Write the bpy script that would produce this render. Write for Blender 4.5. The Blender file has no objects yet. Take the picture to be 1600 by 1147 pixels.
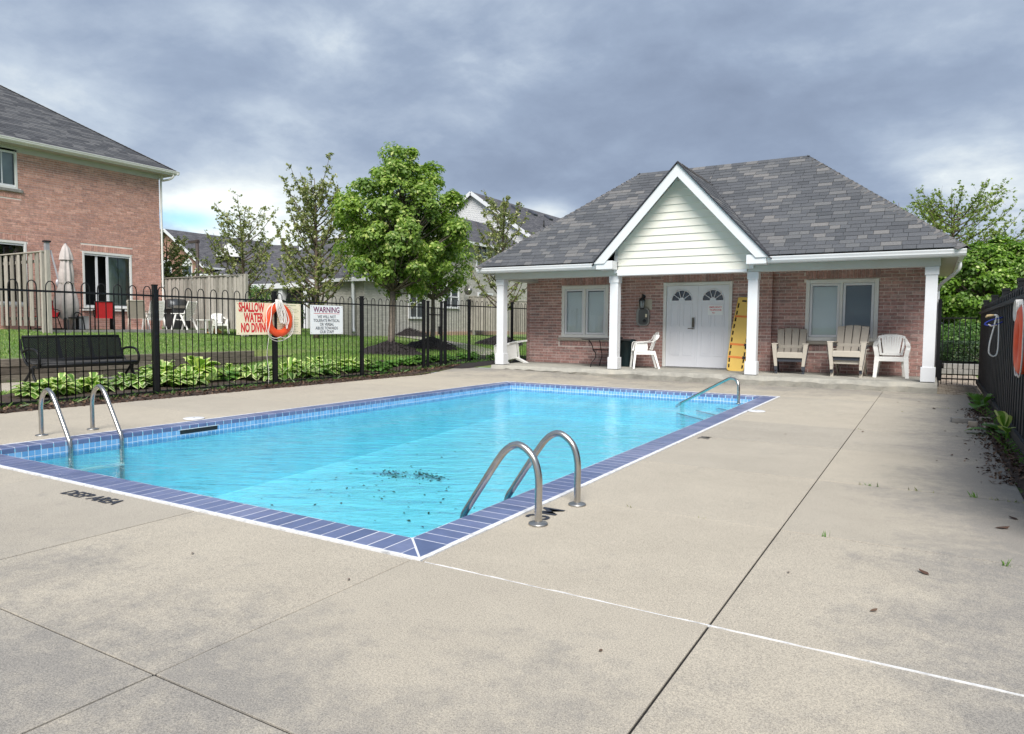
import bpy, math, random
import numpy as np
from mathutils import Vector, Matrix, Euler
random.seed(7); np.random.seed(7)
R = math.radians
S = bpy.context.scene
COL = S.collection

# ------------------------------------------------------------------ camera
cam_data = bpy.data.cameras.new('camera')
cam = bpy.data.objects.new('camera', cam_data); COL.objects.link(cam)
cam_data.sensor_width = 36.0; cam_data.lens = 36.0*1100.43/1600.0
cam_data.clip_start = 0.05; cam_data.clip_end = 900
yaw, pit, rol = R(-30.609), R(3.4133), R(0.45826)
fw = Vector((math.sin(yaw)*math.cos(pit), math.cos(yaw)*math.cos(pit), -math.sin(pit)))
rt = Vector((math.cos(yaw), -math.sin(yaw), 0)); up = rt.cross(fw)
rt2 = math.cos(rol)*rt + math.sin(rol)*up; up2 = -math.sin(rol)*rt + math.cos(rol)*up
m3 = Matrix((rt2, up2, -fw)).transposed()
cam.matrix_world = Matrix.Translation((0, 0, 1.2)) @ m3.to_4x4()
S.camera = cam

# ------------------------------------------------------------------ sky, sun, exposure
S.view_settings.view_transform = 'Standard'; S.view_settings.look = 'None'
S.view_settings.gamma = 1; S.view_settings.use_curve_mapping = False
S.view_settings.exposure = 1.0
SUN_EL, SUN_AZ = R(45), R(152)          # azimuth clockwise from +Y: behind the camera and to its right
sd = Vector((math.sin(SUN_AZ)*math.cos(SUN_EL), math.cos(SUN_AZ)*math.cos(SUN_EL), math.sin(SUN_EL)))
sl = bpy.data.lights.new('sun', 'SUN'); sl.energy = 2.6; sl.angle = R(32); sl.color = (1.0, 0.965, 0.91)
sun = bpy.data.objects.new('sun', sl); COL.objects.link(sun)
sun.rotation_euler = sd.to_track_quat('Z', 'Y').to_euler()

W = bpy.data.worlds.new('World'); S.world = W; W.use_nodes = True
def build_world():
    nt = W.node_tree; nt.nodes.clear(); N = nt.nodes.new; L = nt.links.new
    out = N('ShaderNodeOutputWorld'); bg = N('ShaderNodeBackground'); bg.inputs['Strength'].default_value = 1.0
    L(bg.outputs[0], out.inputs[0])
    sky = N('ShaderNodeTexSky'); sky.sky_type = 'NISHITA'; sky.sun_disc = False
    sky.sun_elevation = SUN_EL; sky.sun_rotation = SUN_AZ
    skm = N('ShaderNodeMix'); skm.data_type = 'RGBA'; skm.blend_type = 'MULTIPLY'; skm.inputs[0].default_value = 1
    L(sky.outputs[0], skm.inputs[6]); skm.inputs[7].default_value = (.050, .085, .11, 1)
    tc = N('ShaderNodeTexCoord'); sx = N('ShaderNodeSeparateXYZ'); L(tc.outputs['Generated'], sx.inputs[0])
    def math_(op, a, b=None, c=None):
        n = N('ShaderNodeMath'); n.operation = op
        for i, v in enumerate((a, b, c)):
            if v is None: continue
            if isinstance(v, (int, float)): n.inputs[i].default_value = v
            else: L(v, n.inputs[i])
        return n.outputs[0]
    zc = math_('ADD', math_('MAXIMUM', sx.outputs[2], 0.0), 0.30)
    px = math_('DIVIDE', sx.outputs[0], zc); py = math_('DIVIDE', sx.outputs[1], zc)
    cmb = N('ShaderNodeCombineXYZ'); L(px, cmb.inputs[0]); L(py, cmb.inputs[1])
    def noise(scale, det, rough, off, dist=0.0):
        mp = N('ShaderNodeMapping'); mp.inputs['Location'].default_value = off
        L(cmb.outputs[0], mp.inputs[0])
        n = N('ShaderNodeTexNoise'); n.inputs['Scale'].default_value = scale; n.inputs['Detail'].default_value = det
        n.inputs['Roughness'].default_value = rough; n.inputs['Distortion'].default_value = dist
        L(mp.outputs[0], n.inputs['Vector']); return n.outputs['Fac']
    n1 = noise(1.0, 7, 0.50, (3.1, 1.7, 0), 0.15)
    n2 = noise(2.9, 9, 0.56, (8.2, 4.3, 2), 0.25)
    n3 = noise(7.5, 8, 0.60, (1.2, 9.3, 5), 0.2)
    # soft lobes: where the photo's cloud deck is thinner (bright) or heavier (dark)
    def lobe(azd, eld, wa, we, amt):
        # angles measured from the viewer; gaussian in azimuth and elevation
        az = math_('ARCTAN2', sx.outputs[0], sx.outputs[1]); el = math_('ARCSINE', sx.outputs[2])
        a = math_('DIVIDE', math_('SUBTRACT', az, R(azd)), R(wa)); e = math_('DIVIDE', math_('SUBTRACT', el, R(eld)), R(we))
        w = math_('MULTIPLY', math_('SUBTRACT', n2, 0.5), 2.2); w2 = math_('MULTIPLY', math_('SUBTRACT', n1, 0.5), 2.5)
        a = math_('ADD', a, w2); e = math_('ADD', e, w)
        r2 = math_('ADD', math_('MULTIPLY', a, a), math_('MULTIPLY', e, e))
        return math_('MULTIPLY', math_('EXPONENT', math_('MULTIPLY', r2, -1.0)), amt)
    lobes = [lobe(-50, 8.6, 9, 3.0, .40), lobe(-53, 8.0, 5, 1.6, .20), lobe(-29.2, 9.0, 2.8, 1.1, .5), lobe(-26.5, 11.6, 2.5, 1.0, .15), lobe(1.5, 13, 6, 2.5, .24),
             lobe(3.5, 8, 6, 3, .33), lobe(0, 10.5, 4, 1.5, .18), lobe(-36, 24.5, 13, 4, .30), lobe(-13.5, 19.8, 4, 1.2, .16), lobe(-46.7, 15.5, 6, 1.2, .12), lobe(1, 19, 5, 2, .12),
             lobe(-64, 15, 8, 3, .18), lobe(-64, 21, 9, 3, .14), lobe(-26, 18.5, 10, 3, -.13), lobe(-10, 15, 8, 3, -.20), lobe(-32, 12.4, 6, 2, -.16), lobe(-58, 18, 9, 2, -.10)]
    hole = math_('MINIMUM', math_('MAXIMUM', lobe(-54.8, 7.5, 3.0, 0.7, 0.75), 0.0), 1.0)
    tot = math_('ADD', math_('MULTIPLY', n1, 0.44), math_('ADD', math_('MULTIPLY', n2, 0.38), math_('MULTIPLY', n3, 0.18)))
    tot = math_('ADD', math_('MULTIPLY', math_('SUBTRACT', tot, 0.5), 2.1), 0.45)
    for l in lobes: tot = math_('ADD', tot, l)
    # generally brighter towards the horizon all round, as under the far edge of the cloud deck
    el0 = math_('MAXIMUM', sx.outputs[2], 0.0)
    tot = math_('ADD', tot, math_('MULTIPLY', math_('EXPONENT', math_('MULTIPLY', el0, -11.0)), 0.22))
    cr = N('ShaderNodeValToRGB'); L(tot, cr.inputs[0]); e = cr.color_ramp.elements
    e[0].position = 0.06; e[0].color = (0.129, 0.162, 0.225, 1)
    e[1].position = 1.0; e[1].color = (0.529, 0.560, 0.550, 1)
    for p_, c_ in ((0.26, (0.149, 0.186, 0.255)), (0.42, (0.174, 0.216, 0.289)), (0.56, (0.216, 0.260, 0.330)), (0.70, (0.279, 0.325, 0.385)), (0.84, (0.382, 0.420, 0.449))):
        x = e.new(p_); x.color = (*c_, 1)
    mix = N('ShaderNodeMix'); mix.data_type = 'RGBA'
    L(hole, mix.inputs[0]); L(cr.outputs[0], mix.inputs[6]); L(skm.outputs[2], mix.inputs[7])
    L(mix.outputs[2], bg.inputs[0])
build_world()

# ------------------------------------------------------------------ materials
MATS = {}
def nodes_of(name):
    m = bpy.data.materials.new(name); m.use_nodes = True; nt = m.node_tree
    b = nt.nodes['Principled BSDF']; return m, nt, b
def ramp(nt, fac, stops, interp='LINEAR'):
    r = nt.nodes.new('ShaderNodeValToRGB'); r.color_ramp.interpolation = interp
    e = r.color_ramp.elements
    while len(e) < len(stops): e.new(0.5)
    for x, (p, c) in zip(e, stops): x.position = p; x.color = (*c, 1)
    nt.links.new(fac, r.inputs[0]); return r.outputs[0]
def tex_noise(nt, scale, detail=4, rough=0.5, coord='Object', vscale=None):
    tc = nt.nodes.new('ShaderNodeTexCoord'); n = nt.nodes.new('ShaderNodeTexNoise')
    n.inputs['Scale'].default_value = scale; n.inputs['Detail'].default_value = detail; n.inputs['Roughness'].default_value = rough
    src = tc.outputs[coord]
    if coord == 'World':
        src = nt.nodes.new('ShaderNodeNewGeometry').outputs['Position']
    if vscale:
        mp = nt.nodes.new('ShaderNodeMapping'); mp.inputs['Scale'].default_value = vscale; nt.links.new(src, mp.inputs[0]); src = mp.outputs[0]
    nt.links.new(src, n.inputs['Vector']); return n.outputs['Fac']
def pos(nt): return nt.nodes.new('ShaderNodeNewGeometry').outputs['Position']
def wnoise(nt, scale, detail=4, rough=0.5, vscale=None):
    n = nt.nodes.new('ShaderNodeTexNoise'); n.inputs['Scale'].default_value = scale
    n.inputs['Detail'].default_value = detail; n.inputs['Roughness'].default_value = rough
    src = pos(nt)
    if vscale:
        mp = nt.nodes.new('ShaderNodeMapping'); mp.inputs['Scale'].default_value = vscale; nt.links.new(src, mp.inputs[0]); src = mp.outputs[0]
    nt.links.new(src, n.inputs['Vector']); return n.outputs['Fac']
def mixc(nt, fac, a, b, blend='MIX'):
    n = nt.nodes.new('ShaderNodeMix'); n.data_type = 'RGBA'; n.blend_type = blend
    for i, v in ((0, fac), (6, a), (7, b)):
        if isinstance(v, (int, float)): n.inputs[i].default_value = v
        elif isinstance(v, tuple): n.inputs[i].default_value = (*v, 1) if len(v) == 3 else v
        else: nt.links.new(v, n.inputs[i])
    return n.outputs[2]
def mathn(nt, op, a, b=0.0, c=0.0):
    n = nt.nodes.new('ShaderNodeMath'); n.operation = op
    for i, v in ((0, a), (1, b), (2, c)):
        if isinstance(v, (int, float)): n.inputs[i].default_value = v
        else: nt.links.new(v, n.inputs[i])
    return n.outputs[0]
def rnd(nt):
    """one random number per object and per loose piece"""
    o = nt.nodes.new('ShaderNodeObjectInfo').outputs['Random']; g = nt.nodes.new('ShaderNodeNewGeometry').outputs['Random Per Island']
    return mathn(nt, 'FRACT', mathn(nt, 'ADD', o, g))
def bump(nt, b, h, strength=0.3, dist=0.01):
    n = nt.nodes.new('ShaderNodeBump'); n.inputs['Strength'].default_value = strength; n.inputs['Distance'].default_value = dist
    nt.links.new(h, n.inputs['Height']); nt.links.new(n.outputs[0], b.inputs['Normal'])
def mat(name, col, rough=0.6, metal=0.0, var=0.12, scale=3.0, bmp=0.0, bscale=60, spec=None, dirt=None, dscale=1.2):
    """plain procedural material: base colour, large soft variation, optional dirt and fine relief"""
    if name in MATS: return MATS[name]
    m, nt, b = nodes_of(name)
    n = wnoise(nt, scale, 5, 0.6)
    lo = tuple(c*(1-var) for c in col); hi = tuple(min(1, c*(1+var)) for c in col)
    c = ramp(nt, n, [(0.3, lo), (0.7, hi)])
    if dirt:
        d = ramp(nt, wnoise(nt, dscale, 8, 0.7), [(0.5, (0, 0, 0)), (0.75, (1, 1, 1))])
        c = mixc(nt, mathn(nt, 'MULTIPLY', d, 0.55), c, dirt)
    nt.links.new(c, b.inputs['Base Color'])
    b.inputs['Roughness'].default_value = rough; b.inputs['Metallic'].default_value = metal
    if spec is not None: b.inputs['Specular IOR Level'].default_value = spec
    if bmp: bump(nt, b, wnoise(nt, bscale, 4, 0.6), bmp, 0.004)
    MATS[name] = m; return m
def piece_mat(name, stops, rough=0.85, grain=25, gamt=0.25, bmp=0.3, bscale=90, vscale=None, interp='LINEAR', dirt=None):
    """material of many alike pieces: each piece takes its own tone"""
    m, nt, b = nodes_of(name)
    c = ramp(nt, rnd(nt), stops, interp)
    g = wnoise(nt, grain, 5, 0.65, vscale)
    k = ramp(nt, g, [(0.25, (1-gamt,)*3), (0.75, (1+gamt,)*3)])
    c = mixc(nt, 1.0, c, k, 'MULTIPLY')
    if dirt:
        d = ramp(nt, wnoise(nt, 0.9, 6, 0.7), [(0.45, (0, 0, 0)), (0.8, (1, 1, 1))]); c = mixc(nt, mathn(nt, 'MULTIPLY', d, 0.5), c, dirt)
    nt.links.new(c, b.inputs['Base Color']); b.inputs['Roughness'].default_value = rough
    if bmp: bump(nt, b, wnoise(nt, bscale, 4, 0.6, vscale), bmp, 0.003)
    MATS[name] = m; return m

def concrete():
    m, nt, b = nodes_of('deck_concrete')
    P = pos(nt)
    big = wnoise(nt, 0.55, 7, 0.62); mid = wnoise(nt, 2.6, 8, 0.7)
    base = ramp(nt, big, [(0.32, (0.385, 0.343, 0.282)), (0.5, (0.435, 0.389, 0.320)), (0.7, (0.49, 0.44, 0.362))])
    base = mixc(nt, 0.5, base, ramp(nt, mid, [(0.3, (0.378, 0.338, 0.280)), (0.7, (0.468, 0.420, 0.346))]))
    # per-slab tone
    tone = ramp(nt, nt.nodes.new('ShaderNodeObjectInfo').outputs['Random'], [(0, (0.90, 0.905, 0.92)), (1, (1.05, 1.04, 1.02))])
    base = mixc(nt, 1.0, base, tone, 'MULTIPLY')
    # grey weathering: strongest on the slabs nearest the entrance corner and against the right fence
    sx = nt.nodes.new('ShaderNodeSeparateXYZ'); nt.links.new(P, sx.inputs[0]); X, Y = sx.outputs[0], sx.outputs[1]
    near = mathn(nt, 'SUBTRACT', 1.0, mathn(nt, 'DIVIDE', mathn(nt, 'SUBTRACT', Y, 1.0), 1.7))
    right = mathn(nt, 'MULTIPLY', mathn(nt, 'ADD', X, 0.55), 1.1)
    back = mathn(nt, 'SUBTRACT', mathn(nt, 'DIVIDE', mathn(nt, 'SUBTRACT', Y, 12.6), 2.5), 0.0)
    w = mathn(nt, 'MAXIMUM', mathn(nt, 'MAXIMUM', near, right), back)
    w = mathn(nt, 'MINIMUM', mathn(nt, 'MAXIMUM', w, 0.0), 1.0)
    patch = mathn(nt, 'ADD', mathn(nt, 'MULTIPLY', wnoise(nt, 1.15, 8, 0.7), 0.5), mathn(nt, 'MULTIPLY', wnoise(nt, 7.5, 10, 0.85), 0.5))
    st = mathn(nt, 'MULTIPLY', mathn(nt, 'SUBTRACT', mathn(nt, 'ADD', patch, mathn(nt, 'MULTIPLY', w, 0.20)), 0.555), 5.0)
    st = mathn(nt, 'MINIMUM', mathn(nt, 'MAXIMUM', st, 0.0), 0.78)
    base = mixc(nt, st, base, (0.225, 0.212, 0.198))
    # exposed sand and fine aggregate
    sp = wnoise(nt, 150, 4, 0.85); sp2 = wnoise(nt, 380, 2, 0.6)
    k = ramp(nt, mathn(nt, 'ADD', mathn(nt, 'MULTIPLY', sp, 0.6), mathn(nt, 'MULTIPLY', sp2, 0.4)), [(0.40, (0.55,)*3), (0.5, (1.0,)*3), (0.60, (1.42, 1.40, 1.33))])
    base = mixc(nt, 1.0, base, k, 'MULTIPLY')
    v = nt.nodes.new('ShaderNodeTexVoronoi'); v.inputs['Scale'].default_value = 95; nt.links.new(P, v.inputs['Vector'])
    dots = mathn(nt, 'MULTIPLY', mathn(nt, 'LESS_THAN', v.outputs['Distance'], 0.22), mathn(nt, 'GREATER_THAN', wnoise(nt, 31, 2), 0.60))
    base = mixc(nt, mathn(nt, 'MULTIPLY', dots, 0.55), base, (0.16, 0.14, 0.12))
    nt.links.new(base, b.inputs['Base Color']); b.inputs['Roughness'].default_value = 0.9
    bump(nt, b, mathn(nt, 'ADD', sp, mathn(nt, 'MULTIPLY', mid, 0.5)), 0.35, 0.004)
    MATS['concrete'] = m; return m
concrete()

def leafmat(name, a, b_, tips=None, trans=0.35):
    m, nt, b = nodes_of(name)
    c = ramp(nt, nt.nodes.new('ShaderNodeNewGeometry').outputs['Random Per Island'], [(0, a), (0.55, tuple((x+y)/2 for x, y in zip(a, b_))), (0.85, b_), (1, tips or b_)])
    big = ramp(nt, wnoise(nt, 1.3, 3, 0.5), [(0.3, (0.72, 0.78, 0.8)), (0.7, (1.25, 1.2, 1.05))])
    c = mixc(nt, 1.0, c, big, 'MULTIPLY')
    nt.links.new(c, b.inputs['Base Color']); b.inputs['Roughness'].default_value = 0.5
    t = nt.nodes.new('ShaderNodeBsdfTranslucent'); nt.links.new(mixc(nt, 1.0, c, (1.3, 1.5, 0.6), 'MULTIPLY'), t.inputs[0])
    mx = nt.nodes.new('ShaderNodeMixShader'); mx.inputs[0].default_value = trans
    nt.links.new(b.outputs[0], mx.inputs[1]); nt.links.new(t.outputs[0], mx.inputs[2])
    nt.links.new(mx.outputs[0], nt.nodes['Material Output'].inputs[0])
    MATS[name] = m; return m

white = mat('white_trim', (0.69, 0.70, 0.72), 0.45, var=0.03)
white_old = mat('white_aged', (0.72, 0.72, 0.69), 0.5, var=0.05, dirt=(0.5, 0.48, 0.42), dscale=2)
cream = mat('cream_siding', (0.755, 0.735, 0.655), 0.5, var=0.04, scale=0.8)
beige_trim = mat('beige_trim', (0.50, 0.51, 0.48), 0.55, var=0.05)
soffit_m = mat('soffit_beige', (0.46, 0.45, 0.41), 0.6, var=0.05)
iron = mat('black_iron', (0.007, 0.0075, 0.009), 0.5, var=0.3, scale=12, spec=.28)
steel = mat('brushed_steel', (0.50, 0.48, 0.45), 0.27, 1.0, var=0.10, scale=14)
dull_steel = mat('dull_steel', (0.42, 0.41, 0.39), 0.42, 1.0, var=0.18, scale=22)
grout = mat('white_grout', (0.70, 0.71, 0.74), 0.8, var=0.10, scale=6)
caulk = mat('white_caulk', (0.74, 0.74, 0.74), 0.7, var=0.06, scale=9, dirt=(0.05, 0.045, 0.035), dscale=16, bmp=0.5, bscale=120)
mortar = mat('mortar', (0.74, 0.665, 0.60), 0.95, var=0.12, scale=4, bmp=0.5, bscale=160)
plastic_white = mat('white_plastic', (0.84, 0.83, 0.80), 0.4, var=0.05, scale=3)
taupe = mat('taupe_plastic', (0.37, 0.33, 0.28), 0.6, var=0.07, scale=6)
taupe_light = mat('sand_plastic', (0.50, 0.455, 0.385), 0.6, var=0.06, scale=6)
charcoal = mat('charcoal_plastic', (0.045, 0.05, 0.065), 0.55, var=0.15)
black = mat('black_paint', (0.012, 0.012, 0.014), 0.5, var=0.2)
dark_green = mat('dark_green_plastic', (0.010, 0.030, 0.036), 0.4, var=0.2)
yellow = mat('yellow_plastic', (0.85, 0.57, 0.13), 0.42, var=0.06)
orange_strap = mat('orange_strap', (0.85, 0.25, 0.06), 0.7)
orange = mat('orange_buoy', (0.80, 0.085, 0.02), 0.45, var=0.12, scale=5)
rope_m = mat('white_rope', (0.74, 0.70, 0.65), 0.9, var=0.15, scale=30)
door_m = mat('door_paint', (0.73, 0.74, 0.78), 0.42, var=0.03, scale=1.5)
bark = mat('bark', (0.13, 0.10, 0.075), 0.95, var=0.35, scale=18, bmp=0.8, bscale=40)
bark_grey = mat('grey_bark', (0.17, 0.14, 0.115), 0.95, var=0.35, scale=18, bmp=0.8, bscale=40)
mulch_m = mat('mulch', (0.022, 0.017, 0.017), 0.95, var=0.6, scale=40, bmp=1.0, bscale=45)
mulch_brown = mat('bed_mulch', (0.06, 0.040, 0.030), 0.95, var=0.6, scale=30, bmp=1.0, bscale=35)
red_fab = mat('red_fabric', (0.55, 0.018, 0.025), 0.8, var=0.1, scale=6)
beige_fab = mat('beige_mesh_fabric', (0.28, 0.25, 0.21), 0.8, var=0.1)
umb_fab = mat('umbrella_fabric', (0.50, 0.45, 0.43), 0.85, var=0.15, scale=5)
aluminium = mat('grey_aluminium', (0.42, 0.42, 0.45), 0.5, 0.4, var=0.1)
stone_m = mat('planter_stone', (0.25, 0.24, 0.225), 0.9, var=0.25, scale=8, bmp=0.6, bscale=60)
navy_red = mat('sign_maroon', (0.17, 0.03, 0.10), 0.6)
sign_red = mat('sign_red', (0.62, 0.025, 0.03), 0.6)
sign_black = mat('sign_black', (0.03, 0.035, 0.05), 0.6)
sign_green = mat('sign_faded_green', (0.38, 0.42, 0.24), 0.7)
sign_cream = mat('sign_cream', (0.86, 0.77, 0.55), 0.5, var=0.04)
sign_white = mat('sign_white', (0.82, 0.84, 0.84), 0.5, var=0.03)
blind_m = mat('blind', (0.88, 0.90, 0.88), 0.6, var=0.03)
dark_in = mat('dark_interior', (0.02, 0.022, 0.024), 0.8)
brick_red = piece_mat('clubhouse_brick', [(0, (0.338, 0.188, 0.166)), (0.3, (0.464, 0.278, 0.245)), (0.55, (0.401, 0.226, 0.197)), (0.8, (0.289, 0.188, 0.173)), (1, (0.54, 0.354, 0.316))], 0.9, 16, 0.45, 0.5, 120)
brick_house = piece_mat('house_brick', [(0, (0.482, 0.257, 0.203)), (0.4, (0.597, 0.332, 0.265)), (0.75, (0.422, 0.238, 0.203)), (1, (0.685, 0.401, 0.324))], 0.9, 14, 0.35, 0.5, 120)
shingle_m = piece_mat('slate_grey_shingle', [(0, (0.066, 0.070, 0.078)), (0.35, (0.098, 0.102, 0.112)), (0.6, (0.080, 0.084, 0.094)), (0.82, (0.125, 0.127, 0.132)), (1, (0.175, 0.168, 0.165))], 0.95, 60, 0.35, 0.8, 260)
cap_m = piece_mat('ridge_cap_shingle', [(0, (0.085, 0.085, 0.09)), (1, (0.17, 0.16, 0.155))], 0.95, 60, 0.3, 0.8, 260)
plank_m = piece_mat('weathered_board', [(0, (0.21, 0.195, 0.17)), (0.5, (0.31, 0.29, 0.255)), (1, (0.40, 0.37, 0.33))], 0.9, 6, 0.35, 0.5, 60, (8, 8, 0.7))
black_plank = piece_mat('black_stained_board', [(0, (0.008, 0.010, 0.013)), (1, (0.020, 0.023, 0.028))], 0.7, 8, 0.5, 0.6, 60, (8, 8, 0.6))
tie_m = piece_mat('old_timber', [(0, (0.102, 0.084, 0.069)), (1, (0.204, 0.174, 0.142))], 0.95, 5, 0.5, 0.8, 50, (3, 1, 6))
tile_m = piece_mat('coping_tile_blue', [(0, (0.095, 0.13, 0.255)), (0.6, (0.125, 0.16, 0.30)), (1, (0.17, 0.20, 0.34))], 0.35, 9, 0.16, 0.15, 60)
wall_tile_m = piece_mat('waterline_tile_blue', [(0, (0.13, 0.32, 0.58)), (0.6, (0.17, 0.38, 0.66)), (1, (0.23, 0.45, 0.70))], 0.25, 9, 0.14, 0.0)
paver_m = piece_mat('clay_paver', [(0, (0.24, 0.20, 0.16)), (1, (0.40, 0.34, 0.27))], 0.9, 12, 0.3, 0.5, 80)
leafmat('maple_leaf', (0.115, 0.205, 0.035), (0.29, 0.42, 0.08), (0.60, 0.62, 0.26))
leafmat('pear_leaf', (0.16, 0.20, 0.075), (0.36, 0.38, 0.16), (0.66, 0.62, 0.46))
leafmat('willow_leaf', (0.166, 0.235, 0.048), (0.304, 0.386, 0.097), (0.414, 0.469, 0.193))
leafmat('mulberry_leaf', (0.069, 0.142, 0.013), (0.176, 0.326, 0.028), (0.527, 0.597, 0.253), 0.3)
leafmat('hedge_leaf', (0.018, 0.039, 0.016), (0.046, 0.091, 0.026), (0.078, 0.13, 0.039), 0.15)
leafmat('shrub_leaf', (0.045, 0.105, 0.022), (0.105, 0.21, 0.045), (0.195, 0.3, 0.075), 0.25)
leafmat('grass_blade', (0.115, 0.217, 0.047), (0.218, 0.35, 0.084), (0.414, 0.476, 0.189), 0.3)
leafmat('hosta_green', (0.12, 0.253, 0.039), (0.204, 0.38, 0.065), (0.264, 0.414, 0.091), 0.3)
leafmat('hosta_margin', (0.54, 0.624, 0.238), (0.72, 0.768, 0.392), (0.78, 0.816, 0.532), 0.3)
leafmat('hosta_plain', (0.084, 0.204, 0.036), (0.132, 0.281, 0.048), (0.192, 0.306, 0.072), 0.3)

def ground_mat():
    m, nt, b = nodes_of('lawn')
    c = ramp(nt, wnoise(nt, 9, 8, 0.75), [(0.3, (0.12, 0.18, 0.05)), (0.5, (0.18, 0.25, 0.075)), (0.7, (0.27, 0.32, 0.13))])
    c2 = ramp(nt, wnoise(nt, 0.6, 4, 0.6), [(0.35, (0.85, 0.95, 0.9)), (0.65, (1.15, 1.05, 1.0))])
    c = mixc(nt, 1.0, c, c2, 'MULTIPLY')
    nt.links.new(c, b.inputs['Base Color']); b.inputs['Roughness'].default_value = 0.95
    bump(nt, b, wnoise(nt, 60, 5, 0.8), 1.0, 0.03); MATS['lawn'] = m
ground_mat()
def roof_mat(name, a, b_):
    """far roofs: rows of shingles too small to tell apart"""
    m, nt, b = nodes_of(name)
    br = nt.nodes.new('ShaderNodeTexBrick'); br.inputs['Scale'].default_value = 1
    br.inputs['Brick Width'].default_value = 0.33; br.inputs['Row Height'].default_value = 0.14; br.inputs['Mortar Size'].default_value = 0.008
    br.inputs['Color1'].default_value = (*a, 1); br.inputs['Color2'].default_value = (*b_, 1); br.inputs['Mortar'].default_value = (*[x*0.45 for x in a], 1)
    sp_ = nt.nodes.new('ShaderNodeSeparateXYZ'); nt.links.new(pos(nt), sp_.inputs[0]); cb_ = nt.nodes.new('ShaderNodeCombineXYZ')
    nt.links.new(mathn(nt, 'ADD', sp_.outputs[0], sp_.outputs[1]), cb_.inputs[0]); nt.links.new(mathn(nt, 'MULTIPLY', sp_.outputs[2], 1.6), cb_.inputs[1]); nt.links.new(cb_.outputs[0], br.inputs['Vector'])
    c = mixc(nt, 1.0, br.outputs[0], ramp(nt, wnoise(nt, 2.2, 6, 0.7), [(0.3, (0.8,)*3), (0.7, (1.25,)*3)]), 'MULTIPLY')
    nt.links.new(c, b.inputs['Base Color']); b.inputs['Roughness'].default_value = 0.95
    bump(nt, b, br.outputs['Fac'], 0.5, 0.01); MATS[name] = m; return m
far_roof = roof_mat('far_roof', (0.060, 0.060, 0.070), (0.115, 0.112, 0.12))
def wallbrick_mat(name, a, b_, mo):
    m, nt, b = nodes_of(name)
    br = nt.nodes.new('ShaderNodeTexBrick'); br.inputs['Scale'].default_value = 1
    br.inputs['Brick Width'].default_value = 0.27; br.inputs['Row Height'].default_value = 0.0745; br.inputs['Mortar Size'].default_value = 0.009
    br.inputs['Color1'].default_value = (*a, 1); br.inputs['Color2'].default_value = (*b_, 1); br.inputs['Mortar'].default_value = (*mo, 1)
    sp_ = nt.nodes.new('ShaderNodeSeparateXYZ'); nt.links.new(pos(nt), sp_.inputs[0]); cb_ = nt.nodes.new('ShaderNodeCombineXYZ')
    nt.links.new(mathn(nt, 'ADD', sp_.outputs[0], sp_.outputs[1]), cb_.inputs[0]); nt.links.new(mathn(nt, 'MULTIPLY', sp_.outputs[2], 1.0), cb_.inputs[1]); nt.links.new(cb_.outputs[0], br.inputs['Vector'])
    c = mixc(nt, 1.0, br.outputs[0], ramp(nt, wnoise(nt, 6, 6, 0.7), [(0.3, (0.85,)*3), (0.7, (1.15,)*3)]), 'MULTIPLY')
    nt.links.new(c, b.inputs['Base Color']); b.inputs['Roughness'].default_value = 0.95
    bump(nt, b, br.outputs['Fac'], 0.6, -0.008); MATS[name] = m; return m
far_red = wallbrick_mat('far_red_brick', (0.27, 0.12, 0.085), (0.35, 0.16, 0.115), (0.38, 0.32, 0.27))
far_grey = wallbrick_mat('far_pale_brick', (0.40, 0.385, 0.355), (0.50, 0.48, 0.44), (0.38, 0.36, 0.33))
vinyl_far = mat('white_vinyl', (0.74, 0.74, 0.74), 0.5, var=0.03)

def glass_mat(name, tint, rough=0.02, clear=0.6):
    """window pane: mirrors the sky at a glance and lets the blind behind show"""
    m, nt, b = nodes_of(name)
    g = nt.nodes.new('ShaderNodeBsdfGlossy'); g.inputs['Roughness'].default_value = rough; g.inputs[0].default_value = (0.9, 0.95, 1, 1)
    t = nt.nodes.new('ShaderNodeBsdfTransparent'); t.inputs[0].default_value = (*tint, 1)
    f = nt.nodes.new('ShaderNodeFresnel'); f.inputs[0].default_value = 1.55
    mx = nt.nodes.new('ShaderNodeMixShader'); nt.links.new(mathn(nt, 'MINIMUM', mathn(nt, 'MULTIPLY', f.outputs[0], 1.15), 1.0), mx.inputs[0])
    nt.links.new(t.outputs[0], mx.inputs[1]); nt.links.new(g.outputs[0], mx.inputs[2])
    nt.links.new(mx.outputs[0], nt.nodes['Material Output'].inputs[0]); MATS[name] = m; return m
glass = glass_mat('window_glass', (0.93, 0.96, 0.95))
glass_dark = glass_mat('screened_glass', (0.42, 0.45, 0.46))

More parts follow.
